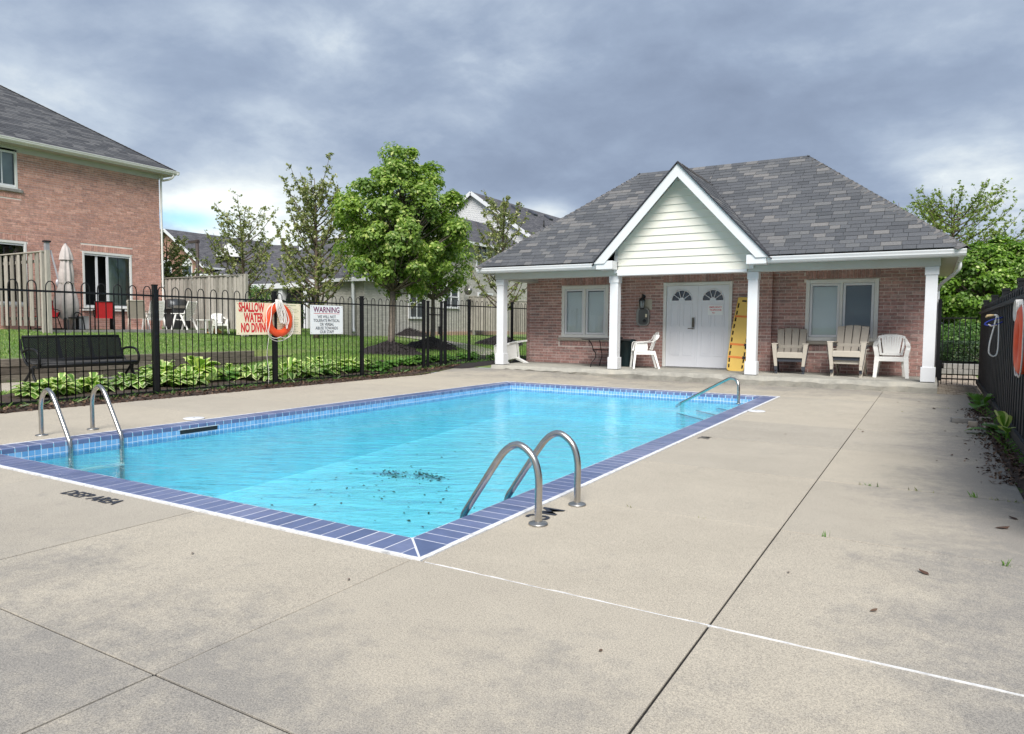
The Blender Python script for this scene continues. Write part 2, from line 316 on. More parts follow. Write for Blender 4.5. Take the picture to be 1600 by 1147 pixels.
def water_mat():
    m, nt, b = nodes_of('pool_water')
    t = nt.nodes.new('ShaderNodeBsdfTransparent'); t.inputs[0].default_value = (0.70, 0.975, 1.0, 1)
    g = nt.nodes.new('ShaderNodeBsdfGlossy'); g.inputs['Roughness'].default_value = 0.03
    f = nt.nodes.new('ShaderNodeFresnel'); f.inputs[0].default_value = 1.38
    P = pos(nt)
    # ripples run towards the shallow end; two sizes
    def rip(sc_, det, ax, rz):
        n = nt.nodes.new('ShaderNodeTexNoise'); n.inputs['Scale'].default_value = sc_; n.inputs['Detail'].default_value = det; n.inputs['Distortion'].default_value = 0.4
        mp = nt.nodes.new('ShaderNodeMapping'); mp.vector_type = 'TEXTURE'; mp.inputs['Rotation'].default_value = (0, 0, R(rz)); mp.inputs['Scale'].default_value = (ax, 1, 1)
        nt.links.new(P, mp.inputs[0]); nt.links.new(mp.outputs[0], n.inputs['Vector']); return n.outputs['Fac']
    h1 = rip(6.5, 3, 2.6, 28); h2 = rip(21.0, 3, 2.0, 35); h3 = rip(1.8, 2, 2.0, 20)
    h = mathn(nt, 'ADD', mathn(nt, 'MULTIPLY', h1, 1.0), mathn(nt, 'ADD', mathn(nt, 'MULTIPLY', h2, 0.32), mathn(nt, 'MULTIPLY', h3, 0.8)))
    bn = nt.nodes.new('ShaderNodeBump'); bn.inputs['Strength'].default_value = 1.0; bn.inputs['Distance'].default_value = 0.022
    nt.links.new(h, bn.inputs['Height']); nt.links.new(bn.outputs[0], g.inputs['Normal']); nt.links.new(bn.outputs[0], f.inputs['Normal'])
    mx = nt.nodes.new('ShaderNodeMixShader'); nt.links.new(f.outputs[0], mx.inputs[0])
    nt.links.new(t.outputs[0], mx.inputs[1]); nt.links.new(g.outputs[0], mx.inputs[2])
    nt.links.new(mx.outputs[0], nt.nodes['Material Output'].inputs[0]); MATS['water'] = m
water_mat()
def basin_mat():
    m, nt, b = nodes_of('pool_paint')
    c = ramp(nt, wnoise(nt, 1.1, 5, 0.6), [(0.3, (0.38, 0.87, 0.99)), (0.7, (0.47, 0.91, 1.0))])
    # algae and dead leaves gathered on the floor of the deep slope
    st = mathn(nt, 'GREATER_THAN', wnoise(nt, 4.5, 9, 0.8), 0.66)
    c = mixc(nt, mathn(nt, 'MULTIPLY', st, 0.35), c, (0.06, 0.22, 0.2))
    # caustic-like ripple light, painted into the basin colour as mottling
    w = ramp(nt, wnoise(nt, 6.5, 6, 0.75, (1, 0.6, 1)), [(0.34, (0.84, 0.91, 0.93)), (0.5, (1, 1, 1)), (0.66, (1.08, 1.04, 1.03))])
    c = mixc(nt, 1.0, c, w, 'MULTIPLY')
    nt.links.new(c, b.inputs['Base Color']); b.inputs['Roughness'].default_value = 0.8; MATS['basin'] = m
basin_mat()

# ------------------------------------------------------------------ geometry helpers
WLOC = {}                                   # world location of each parent built unrotated
class MB:
    """collects simple solids, then links them as ONE mesh object"""
    def __init__(s): s.v = []; s.f = []; s.mi = []; s.uv = None; s.smooth = []
    def add(s, vs, fs, mi=0, smooth=False):
        n = len(s.v); s.v += [tuple(v) for v in vs]
        for f in fs: s.f.append(tuple(i+n for i in f)); s.mi.append(mi); s.smooth.append(smooth)
        return s
    def box(s, x0, y0, z0, x1, y1, z1, mi=0):
        return s.add([(x0,y0,z0),(x1,y0,z0),(x1,y1,z0),(x0,y1,z0),(x0,y0,z1),(x1,y0,z1),(x1,y1,z1),(x0,y1,z1)],
            [(0,3,2,1),(4,5,6,7),(0,1,5,4),(1,2,6,5),(2,3,7,6),(3,0,4,7)], mi)
    def obox(s, c, ax, mi=0):
        c = Vector(c); a, b, d = [Vector(x) for x in ax]
        vs = [c-a-b-d, c+a-b-d, c+a+b-d, c-a+b-d, c-a-b+d, c+a-b+d, c+a+b+d, c-a+b+d]
        return s.add(vs, [(0,3,2,1),(4,5,6,7),(0,1,5,4),(1,2,6,5),(2,3,7,6),(3,0,4,7)], mi)
    def bar(s, a, b, w, h, upv=(0,0,1), mi=0):
        """rectangular bar from a to b, w wide and h deep"""
        a, b = Vector(a), Vector(b); d = b-a; n = d.normalized(); u = Vector(upv); sd_ = n.cross(u)
        if sd_.length < 1e-4: sd_ = n.cross(Vector((0,1,0)))
        sd_.normalize(); u = sd_.cross(n).normalized()
        return s.obox((a+b)/2, (d/2, sd_*w/2, u*h/2), mi)
    def prism(s, poly, ext, mi=0):
        """closed polygon (3D, planar) extruded by vector ext"""
        e = Vector(ext); p = [Vector(x) for x in poly]; n = len(p)
        vs = p + [x+e for x in p]
        fs = [tuple(range(n-1, -1, -1)), tuple(range(n, 2*n))] + [(i, (i+1)%n, n+(i+1)%n, n+i) for i in range(n)]
        return s.add(vs, fs, mi)
    def tube(s, pts, r, n=8, mi=0, cap=True, closed=False):
        pts = [Vector(p) for p in pts]; m = len(pts); rr = r if isinstance(r, (list, tuple)) else [r]*m
        vs = []; prev = None
        for i, p in enumerate(pts):
            if closed: t = pts[(i+1) % m] - pts[i-1]
            else: t = pts[min(i+1, m-1)] - pts[max(i-1, 0)]
            t.normalize()
            if prev is None:
                a = t.cross(Vector((0,0,1)));
                if a.length < 1e-3: a = t.cross(Vector((0,1,0)))
            else: a = prev - t*prev.dot(t)
            if a.length < 1e-6: a = t.orthogonal()
            a.normalize(); prev = a; b = t.cross(a)
            vs += [p + (a*math.cos(2*math.pi*k/n) + b*math.sin(2*math.pi*k/n))*rr[i] for k in range(n)]
        fs = []
        rng = m if closed else m-1
        for i in range(rng):
            for k in range(n):
                j = (i+1) % m
                fs.append((i*n+k, i*n+(k+1)%n, j*n+(k+1)%n, j*n+k))
        if cap and not closed: fs += [tuple(range(n-1, -1, -1)), tuple(range((m-1)*n, m*n))]
        return s.add(vs, fs, mi, True)
    def lathe(s, c, prof, n=16, mi=0, axis='z'):
        """profile of (radius, height) turned about an axis through c"""
        vs = []
        for r_, h_ in prof:
            for k in range(n):
                a = 2*math.pi*k/n; p = (r_*math.cos(a), r_*math.sin(a), h_)
                if axis == 'y': p = (p[0], p[2], p[1])
                if axis == 'x': p = (p[2], p[0], p[1])
                vs.append((c[0]+p[0], c[1]+p[1], c[2]+p[2]))
        m = len(prof); fs = [(i*n+k, i*n+(k+1)%n, (i+1)*n+(k+1)%n, (i+1)*n+k) for i in range(m-1) for k in range(n)]
        fs += [tuple(range(n-1, -1, -1)), tuple(range((m-1)*n, m*n))]
        return s.add(vs, fs, mi, True)
    def mesh(s, name, mats, off=(0,0,0), bevel=0):
        me = bpy.data.meshes.new(name)
        o = Vector(off); me.from_pydata([(v[0]-o.x, v[1]-o.y, v[2]-o.z) for v in s.v], [], s.f)
        for m in (mats if isinstance(mats, (list, tuple)) else [mats]): me.materials.append(m)
        me.polygons.foreach_set('material_index', s.mi); me.polygons.foreach_set('use_smooth', s.smooth)
        me.update(); return me
def smooth_angle(o):
    pass
def link(name, me, parent=None, loc=(0,0,0), **kw):
    o = bpy.data.objects.new(name, me); COL.objects.link(o); o.location = loc
    if parent: o.parent = parent
    for k, v in kw.items(): o[k] = v
    return o
def wl(parent):
    return WLOC.get(parent.name, Vector((0,0,0))) if parent else Vector((0,0,0))
def obj(name, mb, mats, parent=None, bevel=0, **kw):
    """one mesh object from world-space geometry; its origin sits at its parent's (or the world's) origin"""
    me = mb.mesh(name, mats, wl(parent))
    o = link(name, me, parent, **kw)
    if bevel:
        b = o.modifiers.new('bevel', 'BEVEL'); b.width = bevel; b.segments = 2; b.limit_method = 'ANGLE'; b.angle_limit = R(40)
    WLOC[o.name] = wl(parent)
    return o
def solo(name, mb, mats, base, label, cat, group=None, bevel=0):
    """a thing that is one mesh, origin at its base"""
    o = link(name, mb.mesh(name, mats, base), None, base, label=label, category=cat)
    if group: o['group'] = group
    if bevel:
        b = o.modifiers.new('bevel', 'BEVEL'); b.width = bevel; b.segments = 2; b.limit_method = 'ANGLE'
    WLOC[o.name] = Vector(base); return o
def thing(name, label, cat, loc=(0,0,0), group=None):
    o = bpy.data.objects.new(name, None); COL.objects.link(o); o.location = loc; o.empty_display_size = 0.2
    o['label'] = label; o['category'] = cat
    if group: o['group'] = group
    WLOC[o.name] = Vector(loc); return o
def struct(name, mb, mats, **kw):
    o = obj(name, mb, mats, None, **kw); o['kind'] = 'structure'; return o
def copy_tree(src, parent=None):
    c = src.copy(); COL.objects.link(c); c.parent = parent
    for ch in list(src.children): copy_tree(ch, c)
    return c
def copy_thing(src, loc, rotz, label, rot=None, scale=None):
    c = copy_tree(src); c.location = loc; c.rotation_euler = rot or (0, 0, rotz); c['label'] = label
    if scale: c.scale = scale
    return c
def text(name, body, size, loc, rot, m, parent, xs=1.0, bold=0.0, align='CENTER', spacing=1.0):
    cu = bpy.data.curves.new(name, 'FONT'); cu.body = body; cu.size = size; cu.align_x = align; cu.align_y = 'CENTER'
    cu.extrude = 0.0008; cu.offset = bold; cu.space_character = spacing; cu.resolution_u = 3
    cu.materials.append(m)
    tmp = bpy.data.objects.new('tmp', cu); me = bpy.data.meshes.new_from_object(tmp); bpy.data.objects.remove(tmp); me.name = name
    o = link(name, me, parent, Vector(loc) - wl(parent)); o.rotation_euler = rot; o.scale = (xs, 1, 1); return o
UNIT = {}
def unit(m, key='box'):
    if (key, m.name) not in UNIT:
        b = MB(); b.box(-.5, -.5, -.5, .5, .5, .5); UNIT[(key, m.name)] = b.mesh(key, m)
    return UNIT[(key, m.name)]
CAM = Vector((0, 0, 1.2))
def pieces(name, items, m, parent, limit=300, parts_first=True):
    """items: (centre, half axes a,b,c) of alike pieces; the nearest `limit` become parts, the rest one stuff part"""
    items = sorted(items, key=lambda it: (Vector(it[0])-CAM).length)
    me = unit(m, name); pl = wl(parent)
    for c, a, b, d in items[:limit]:
        o = bpy.data.objects.new(name, me); COL.objects.link(o); o.parent = parent
        a, b, d = Vector(a)*2, Vector(b)*2, Vector(d)*2
        M = Matrix((a, b, d)).transposed().to_4x4(); M.translation = Vector(c) - pl
        o.matrix_basis = M
    if len(items) > limit:
        mb = MB()
        for c, a, b, d in items[limit:]: mb.obox(c, (a, b, d))
        obj(name + '_field', mb, m, parent, kind='stuff')
def brick_field(org, u, length, z0, z1, nrm, openings, depth=0.09, L_=0.254, H_=0.0625, J=0.012):
    """running bond in the plane org + u*s, from height z0 to z1; openings (s0, s1, za, zb)"""
    items = []; u = Vector(u); n = Vector(nrm); org = Vector(org); row = 0; z = z0
    while z + H_ <= z1 + 0.001:
        segs = [(0.0, length)]
        for (a, b, za, zb) in openings:
            if z + H_ > za + 0.01 and z < zb - 0.01:
                ns = []
                for s0, s1 in segs:
                    if b <= s0 or a >= s1: ns.append((s0, s1)); continue
                    if a > s0: ns.append((s0, a))
                    if b < s1: ns.append((b, s1))
                segs = ns
        off = (L_+J)/2 if row % 2 else 0.0
        for s0, s1 in segs:
            k = math.floor((s0-off)/(L_+J)); p = off + k*(L_+J)
            while p < s1:
                a, b = max(p, s0), min(p+L_, s1)
                if b - a > 0.03:
                    j = random.uniform(-0.0015, 0.0025)
                    c = org + u*((a+b)/2) + n*(j - depth/2 + 0.006); c.z = z + H_/2
                    items.append((c, u*((b-a)/2), n*(depth/2), Vector((0, 0, H_/2))))
                p += L_+J
        z += H_+J; row += 1
    return items
def soldier(org, u, s0, s1, z0, z1, n, depth=0.09, w=0.0665, J=0.009):
    items = []; u = Vector(u); n = Vector(n); org = Vector(org); k = round((s1-s0)/(w+J)); w2 = (s1-s0)/k - J
    for i in range(k):
        c = org + u*(s0 + (i+.5)*(s1-s0)/k) + n*(-depth/2 + 0.010 + random.uniform(-.001, .002)); c.z = (z0+z1)/2
        items.append((c, u*(w2/2), n*(depth/2), Vector((0, 0, (z1-z0)/2 - 0.004))))
    return items
def shingles(e0, udir, vdir, nrm, vmax, lim, row=0.135, wmin=0.17, wmax=0.36, thick=0.013, gap=0.007, start=0.0):
    """overlapping shingle tabs on a roof plane; lim(v) gives the (u0, u1) range of a row"""
    out = []; e0 = Vector(e0); u = Vector(udir).normalized(); v = Vector(vdir).normalized(); n = Vector(nrm).normalized()
    r_ = 0; vv = start
    while vv < vmax:
        lo, hi = lim(min(vv + row*0.5, vmax))
        if hi - lo > 0.05:
            p = lo - random.uniform(0, 0.25)
            while p < hi:
                w = random.uniform(wmin, wmax); a, b = max(p, lo), min(p+w, hi)
                if b - a > 0.03:
                    L_ = row*1.12; th = thick*random.uniform(0.8, 1.3)
                    vt = (v + n*(-0.055)).normalized(); nt_ = u.cross(vt).normalized()
                    if nt_.dot(n) < 0: nt_ = -nt_
                    c = e0 + u*((a+b)/2) + v*(vv + L_/2) + n*(0.012 + random.uniform(0, 0.002))
                    out.append((c, u*((b-a)/2 - gap/2), vt*(L_/2), nt_*(th/2)))
                p += w
        vv += row; r_ += 1
    return out
def quadmesh(name, V, F, mats, mi=None, smooth=False, uv=None):
    """fast mesh from numpy arrays; F is (n, k)"""
    me = bpy.data.meshes.new(name); nv, (nf, k) = len(V), F.shape
    me.vertices.add(nv); me.vertices.foreach_set('co', np.asarray(V, dtype=np.float32).ravel())
    me.loops.add(nf*k); me.loops.foreach_set('vertex_index', F.astype(np.int32).ravel())
    me.polygons.add(nf); me.polygons.foreach_set('loop_start', np.arange(0, nf*k, k, dtype=np.int32))
    for m in mats: me.materials.append(m)
    if mi is not None: me.polygons.foreach_set('material_index', mi.astype(np.int32))
    if smooth: me.polygons.foreach_set('use_smooth', np.ones(nf, dtype=bool))
    if uv is not None:
        l = me.uv_layers.new(name='UVMap'); l.data.foreach_set('uv', uv.astype(np.float32).ravel())
    me.update(calc_edges=True); me.validate(); return me
def leaf_cloud(name, P, N, size, m, aspect=0.7, jitter=0.5, rs=None):
    """one folded leaf (two quads) at each point P, facing roughly N"""
    rs = rs or np.random.RandomState(3); n = len(P)
    N = N + rs.normal(0, jitter, (n, 3)); N /= np.linalg.norm(N, axis=1)[:, None] + 1e-9
    T = rs.normal(0, 1, (n, 3)); T -= N*(T*N).sum(1)[:, None]; T /= np.linalg.norm(T, axis=1)[:, None] + 1e-9
    B = np.cross(N, T); s = (size*rs.uniform(0.6, 1.3, n))[:, None]
    a = P - T*s*.5; b = P + T*s*.5; c = P + B*s*aspect*.5 + N*s*0.12; d = P - B*s*aspect*.5 + N*s*0.12
    V = np.stack([a, d, b, c], 1).reshape(-1, 3); i = np.arange(n)*4
    F = np.stack([i, i+1, i+2, i+3], 1)
    return quadmesh(name, V, F, [m])

# ------------------------------------------------------------------ ground
def ss(a, b, x):
    t = min(1.0, max(0.0, (x-a)/(b-a))); return t*t*(3-2*t)
def hgt(x, y):
    """height of the lawn: rises away from the pool, terraced behind the timber edging"""
    d = min(15.0, max(0.0, -10.8 - x)); base = 0.16*ss(11.5, 16.5, y) * (1 if x < -9 else ss(-6, -9, x))
    zB = base + 0.05*d
    if x < -10.8:
        zA = 0.0 if x > -15.55 else 0.47 + 0.05*min(9.0, -15.55-x)
        k = ss(10.0, 14.5, y) if x > -15.55 else ss(13.0, 18.0, y)
        return zA*(1-k) + zB*k
    if x > 1.0: return 0.10*ss(16, 24, y) + 0.02
    return base
DX0, DX1, DY0, DY1 = -10.35, 0.62, -5.0, 15.06
def build_ground():
    xs = sorted(set([-300, -180, -110, -75, -58, -48, -40, -34, -30] + list(np.arange(-28, -15.56, 1.0)) + [-15.56, -15.54] + list(np.arange(-15.0, -10.4, 0.5)) + [DX0, -9.2, -7, -4, -1, DX1, 1.0, 1.6, 2.5, 4, 7, 12, 20, 40, 80, 160, 300]))
    ys = sorted(set([-300, -120, -50, -20, DY0] + list(np.arange(-2, 40, 1.0)) + [DY1, 42, 46, 50, 56, 64, 75, 95, 130, 200, 320, 500]))
    ys = [y for y in ys if not (15.0 <= y < DY1)]; ys = sorted(set(ys))
    V = np.array([(x, y, hgt(x, y) - 0.02) for y in ys for x in xs]); nx = len(xs); F = []
    for j in range(len(ys)-1):
        for i in range(nx-1):
            cx, cy = (xs[i]+xs[i+1])/2, (ys[j]+ys[j+1])/2
            if DX0 < cx < DX1 and DY0 < cy < DY1: continue
            F.append((j*nx+i, j*nx+i+1, (j+1)*nx+i+1, (j+1)*nx+i))
    o = link('ground', quadmesh('ground', V, np.array(F), [MATS['lawn']], smooth=False), kind='structure')
build_ground()

# ------------------------------------------------------------------ pool deck: cast slabs with open joints
PX0, PX1, PY0, PY1 = -7.68, -2.215, 2.825, 12.77        # outer edge of the coping
IX0, IX1, IY0, IY1 = -7.44, -2.465, 3.075, 12.52        # inner edge
def deckz(x, y):
    return 0.10*ss(13.1, 15.0, y)*ss(-5.0, -9.3, x)
def build_deck():
    deck = MB(); g = 0.11
    for (x0, y0, x1, y1) in ((DX0, DY0, DX1, PY0-.04), (DX0, PY0-.04, PX0-.04, PY1+.04), (PX1+.04, PY0-.04, DX1, PY1+.04), (DX0, PY1+.04, DX1, DY1)):
        deck.box(x0, y0, -0.30, x1, y1, -0.007)
    d = struct('pool_deck', deck, mat('joint_dirt', (0.010, 0.009, 0.008), 0.95))
    def slab(x0, y0, x1, y1, gx=0.0045, gy=0.004):
        x0 += gx; x1 -= gx; y0 += gy; y1 -= gy
        nx, ny = (max(1, int((x1-x0)/0.7)), max(1, int((y1-y0)/0.35))) if y1 > 13.2 else (1, 1)
        mb = MB(); c = ((x0+x1)/2, (y0+y1)/2)
        dz = random.uniform(-0.0025, 0.0025)
        vs = []; r = 0.004
        for j in range(ny+1):
            for i in range(nx+1):
                x = x0 + (x1-x0)*i/nx; y = y0 + (y1-y0)*j/ny; vs.append((x, y, deckz(x, y)+dz))
        fs = [(j*(nx+1)+i, j*(nx+1)+i+1, (j+1)*(nx+1)+i+1, (j+1)*(nx+1)+i) for j in range(ny) for i in range(nx)]
        n0 = len(vs); vs += [(x0, y0, -.054), (x1, y0, -.054), (x1, y1, -.054), (x0, y1, -.054)]
        W_ = nx+1
        a, b_, c_, e_ = 0, nx, ny*W_+nx, ny*W_
        fs += [tuple([n0, n0+1] + [i for i in range(nx, -1, -1)]),
               tuple([n0+1, n0+2] + [j*W_+nx for j in range(ny, -1, -1)]),
               tuple([n0+2, n0+3] + [ny*W_+i for i in range(0, nx+1)]),
               tuple([n0+3, n0] + [j*W_ for j in range(0, ny+1)])]
        mb.add(vs, fs)
        me = mb.mesh('slab', MATS['concrete'], (c[0], c[1], 0)); o = link('slab', me, d, (c[0], c[1], 0))
        bv = o.modifiers.new('bevel', 'BEVEL'); bv.width = 0.0015; bv.segments = 1; bv.limit_method = 'ANGLE'; bv.angle_limit = R(50)
    C = 0.035   # caulk strip
    xl = [DX0, -9.2, -7.55, -5.83, -3.99, -2.235, -0.72, DX1]
    yn = [DY0, -3.4, -1.8, -0.2, 1.395, PY0-C]
    for i in range(len(xl)-1):
        for j in range(len(yn)-1): slab(xl[i], yn[j], xl[i+1], yn[j+1])
    yr = [PY0-C, 4.35, 5.95, 7.60, 9.22, 10.80, 12.40, 13.9, DY1]
    for j in range(len(yr)-1):
        y0 = yr[j] + (0.006 if j == 0 else 0)
        slab(-0.72, y0, DX1, yr[j+1])
        if yr[j+1] <= 12.41: slab(PX1+C, y0, -0.72, yr[j+1], 0.004)
    slab(PX1+C, 12.40, -0.72, 12.9 ); 
    for j, (a, b) in enumerate(((PY0-C, 4.3), (4.3, 5.9), (5.9, 7.5), (7.5, 9.1), (9.1, 10.7), (10.7, 12.9))): slab(DX0, a, PX0-C, b, 0.003, 0.002)
    xf_ = [DX0, -9.0, -7.7, -5.8, -4.0, -2.2, -0.72]
    for i in range(len(xf_)-1):
        x0, x1 = xf_[i], xf_[i+1]
        slab(x0, 12.9 if (x0 < -7.75 or x0 > -2.3) else PY1+C, x1, 14.0, 0.003, 0.002) if i not in (1,) else slab(x0, 12.9, x1, 14.0, 0.003, 0.002)
        slab(x0, 14.0, x1, DY1, 0.003, 0.002)
    slab(PX0-C, PY1+C, PX0+0.02, 12.9, 0.001, 0.001)
    # white caulk round the coping and along the open joint to the right
    def strip(name, pts_fn, n, label=None):
        pass
    def ragged(ax, a, b, p0, p1, z, name='caulk_strip'):
        """caulk band between p0 and p1 across, running a..b along axis ax, with a torn edge"""
        mb = MB(); n = int((b-a)/0.05)+1; vs = []
        for i in range(n+1):
            t = a + (b-a)*i/n; q0 = p0 + random.uniform(-.0035, .0025); q1 = p1 + random.uniform(-.002, .002); zz = z + random.uniform(-.0015, .0015)
            for q, zc in ((q0, z-0.02), (q0, zz), (q1, zz), (q1, z-0.02)):
                vs.append((t, q, zc) if ax == 'x' else (q, t, zc))
        fs = []
        for i in range(n):
            for k in range(3):
                f = (i*4+k, i*4+k+1, (i+1)*4+k+1, (i+1)*4+k); fs.append(f if ax == 'y' else f[::-1])
        mb.add(vs, fs); obj(name, mb, caulk, d)
    ragged('x', PX0-.03, PX1+.03, PY0-.028, PY0-.001, 0.004); ragged('x', PX0-.04, PX1+.04, PY1-.002, PY1+.045, 0.003)
    ragged('y', PY0-.026, PY1+.02, PX1+.002, PX1+.031, 0.004); ragged('y', PY0-.02, PY1+.02, PX0-.038, PX0-.001, 0.001)
    ragged('x', PX1+.06, DX1, PY0-C-.002, PY0-C+.0035, 0.001)
    # painted depth marks, paint standing on the slabs
    text('depth_lettering', 'DEEP AREA', 0.15, (-4.88, 2.625, 0.0045), (0, 0, R(1.5)), sign_black, d, 0.82, 0.0012)
    text('depth_lettering', '3M', 0.22, (-2.055, 3.92, 0.0045), (0, 0, R(90)), sign_black, d, 1.0, 0.002, spacing=1.1)
    text('depth_lettering', '2M', 0.17, (-2.04, 7.55, 0.0045), (0, 0, R(90)), mat('worn_paint', (0.15, 0.14, 0.13), 0.8), d, 0.8, 0.001)
    return d
pool_deck = build_deck()

# ------------------------------------------------------------------ pool
WZ = -0.125
def build_pool():
    b = MB(); zt = -0.012
    def floor_z(y): return -1.02 + 0.38*(y-IY0)/(IY1-IY0)
    ysb = [IY0, 5.2, 9.8, IY1]
    vs = []; fs = []
    for y in ysb:
        z = floor_z(y); vs += [(IX0, y, z), (IX1, y, z), (IX0, y, zt), (IX1, y, zt)]
    for i in range(3):
        a, c = i*4, (i+1)*4
        fs += [(a, a+1, c+1, c), (a, c, c+2, a+2), (a+1, a+3, c+3, c+1)]
    fs += [(0, 2, 3, 1), (12, 13, 15, 14)]
    b.add(vs, fs)
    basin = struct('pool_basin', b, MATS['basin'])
    # grout bed under the coping
    g = MB()
    e_ = .004
    for (x0, y0, x1, y1) in ((PX0, PY0, PX1, IY0-e_), (PX0, IY1+e_, PX1, PY1), (PX0, IY0-e_, IX0-e_, IY1+e_), (IX1+e_, IY0-e_, PX1, IY1+e_)): g.box(x0, y0, -0.19, x1, y1, 0.0010)
    obj('grout_bed', g, grout, basin)
    # coping tiles with rounded nosing; a tile is one part
    def tile_mesh(L_, W_):
        mb = MB(); w = W_; h = 0.05
        prof = [(-w/2, -h), (-w/2, 0.0), (-w/2+.002, 0.0018), (w/2-.010, 0.0018), (w/2-.002, -.001), (w/2+0.004, -.008), (w/2+0.004, -h)]
        n = len(prof); vs = [(s*L_/2, p[0], p[1]) for s in (-1, 1) for p in prof]
        fs = [tuple(range(n)), tuple(range(2*n-1, n-1, -1))] + [(i, n+i, n+(i+1)%n, (i+1)%n) for i in range(n)]
        mb.add(vs, fs); return mb.mesh('coping_tile', tile_m)
    W_ = 0.24; pitch = 0.1155
    tm = tile_mesh(pitch-0.010, W_)
    def run(n, p0, p1, rot):
        p0, p1 = Vector(p0), Vector(p1)
        for i in range(n):
            o = bpy.data.objects.new('coping_tile', tm); COL.objects.link(o); o.parent = basin
            o.location = p0 + (p1-p0)*((i+.5)/n); o.location.z = random.uniform(0, 0.0012); o.rotation_euler = (R(random.uniform(-.25, .25)), 0, rot + R(random.uniform(-.2, .2)))
    ym, yM = IY0-.12, IY1+.12; xm, xM = IX0-.12, IX1+.12
    nx = round((IX1-IX0)/pitch); ny = round((IY1-IY0)/pitch)
    run(nx, (IX0, ym, 0), (IX1, ym, 0), 0); run(nx, (IX0, yM, 0), (IX1, yM, 0), math.pi)
    run(ny, (xM, IY0, 0), (xM, IY1, 0), R(90)); run(ny, (xm, IY0, 0), (xm, IY1, 0), R(-90))
    for (cx, cy, ix, iy) in ((PX0, PY0, IX0, IY0), (PX1, PY0, IX1, IY0), (PX0, PY1, IX0, IY1), (PX1, PY1, IX1, IY1)):
        sx_, sy_ = (1 if ix > cx else -1), (1 if iy > cy else -1); q = 0.006; h = 0.0015
        mx = (cx+ix)/2; my = (cy+iy)/2
        for (p) in ([(cx+sx_*q*2, cy+sy_*q*.6), (mx-sx_*q*.4, cy+sy_*q*.6), (mx-sx_*q*.4, my-sy_*q*2)], [(mx+sx_*q*.6, cy+sy_*q*.6), (ix-sx_*q*.4, cy+sy_*q*.6), (ix-sx_*q*.4, iy-sy_*q*2), (mx+sx_*q*.6, my-sy_*q*.6)],
                    [(cx+sx_*q*.6, cy+sy_*q*2), (cx+sx_*q*.6, iy-sy_*q*.4), (ix-sx_*q*2, iy-sy_*q*.4)]):
            mb = MB(); pts = [(x, y, -0.03) for x, y in p]
            a = sum(p[i][0]*p[(i+1)%len(p)][1]-p[(i+1)%len(p)][0]*p[i][1] for i in range(len(p)))
            if a < 0: pts = pts[::-1]
            mb.prism(pts, (0, 0, 0.03+h)); obj('coping_tile', mb, tile_m, basin)
    # mosaic band under the coping: too many and too small to pick apart, one field of real tiles
    mb = MB(); t = 0.0575; q = 0.0030; bed = MB(); zq = -.166
    for (a, b_, c, d_) in ((IX0-.001, IY0, IX0+.0022, IY1), (IX1-.0022, IY0, IX1+.001, IY1), (IX0, IY0-.001, IX1, IY0+.0022), (IX0, IY1-.0022, IX1, IY1+.001)): bed.box(a, b_, zq, c, d_, -.046)
    obj('wall_grout', bed, grout, basin)
    rows = 2; ztop = -0.048
    for r_ in range(rows):
        z1 = ztop - r_*t - q; z0 = z1 - t + 2*q
        for i in range(int((IY1-IY0)/t)):
            y0 = IY0 + i*t + q; y1 = y0 + t - 2*q
            mb.box(IX0-.004, y0, z0, IX0+.0035, y1, z1); mb.box(IX1-.0035, y0, z0, IX1+.004, y1, z1)
        for i in range(int((IX1-IX0)/t)):
            x0 = IX0 + i*t + q; x1 = x0 + t - 2*q
            mb.box(x0, IY0-.004, z0, x1, IY0+.0035, z1); mb.box(x0, IY1-.0035, z0, x1, IY1+.004, z1)
    obj('waterline_tile_field', mb, wall_tile_m, basin, kind='stuff')
    # skimmer mouth in the left wall
    sk = MB(); sk.box(IX0-.02, 5.02, -0.098, IX0+.006, 5.52, -0.052); obj('skimmer_mouth', sk, black, basin)
    sk = MB(); sk.box(IX0-.004, 5.0, -0.05, IX0+.009, 5.54, -0.044); obj('skimmer_trim', sk, white, basin)
    # corner steps under water, edges in dark tile
    for c, z in ((9.70, -.17), (9.33, -.24), (8.97, -.31), (8.60, -.38)):
        p = [(c-IY1, IY1), (IX1, IY1), (IX1, c-IX1)]
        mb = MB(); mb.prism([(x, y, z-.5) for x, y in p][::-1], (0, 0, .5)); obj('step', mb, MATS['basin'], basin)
        a, e = Vector((c-IY1, IY1, z+.004)), Vector((IX1, c-IX1, z+.004)); mb = MB(); mb.bar(a+(e-a)*.01, e-(e-a)*.01, .035, .008); obj('step_edge', mb, mat('dark_edge', (.03, .09, .14), .5), basin)
    # bottom drain and the dark patch of leaves round it
    mb = MB(); rs = np.random.RandomState(5); P = []
    for (cx, cy, n, s) in ((-6.0, 7.35, 70, .16), (-6.25, 7.35, 45, .07), (-5.6, 7.45, 45, .07), (-5.85, 7.5, 35, .05), (-6.1, 6.8, 40, .45), (-5.3, 5.8, 40, .8), (-6.6, 9.0, 25, .7)):
        for _ in range(n):
            x, y = cx + rs.normal(0, s*1.6), cy + rs.normal(0, s)
            if IX0+.1 < x < IX1-.1 and IY0+.1 < y < IY1-.1:
                z = -1.02 + 0.38*(y-IY0)/(IY1-IY0) + .012; P.append((x, y, z))
    P = np.array(P); N = np.tile([0, 0, 1.0], (len(P), 1))
    link('sunken_leaves', leaf_cloud('sunken_leaves', P, N, 0.045, mat('dead_leaf_wet', (.03, .09, .07), .8), .6, .25, rs), None, kind='stuff', label='dark leaf litter and algae on the floor of the pool')
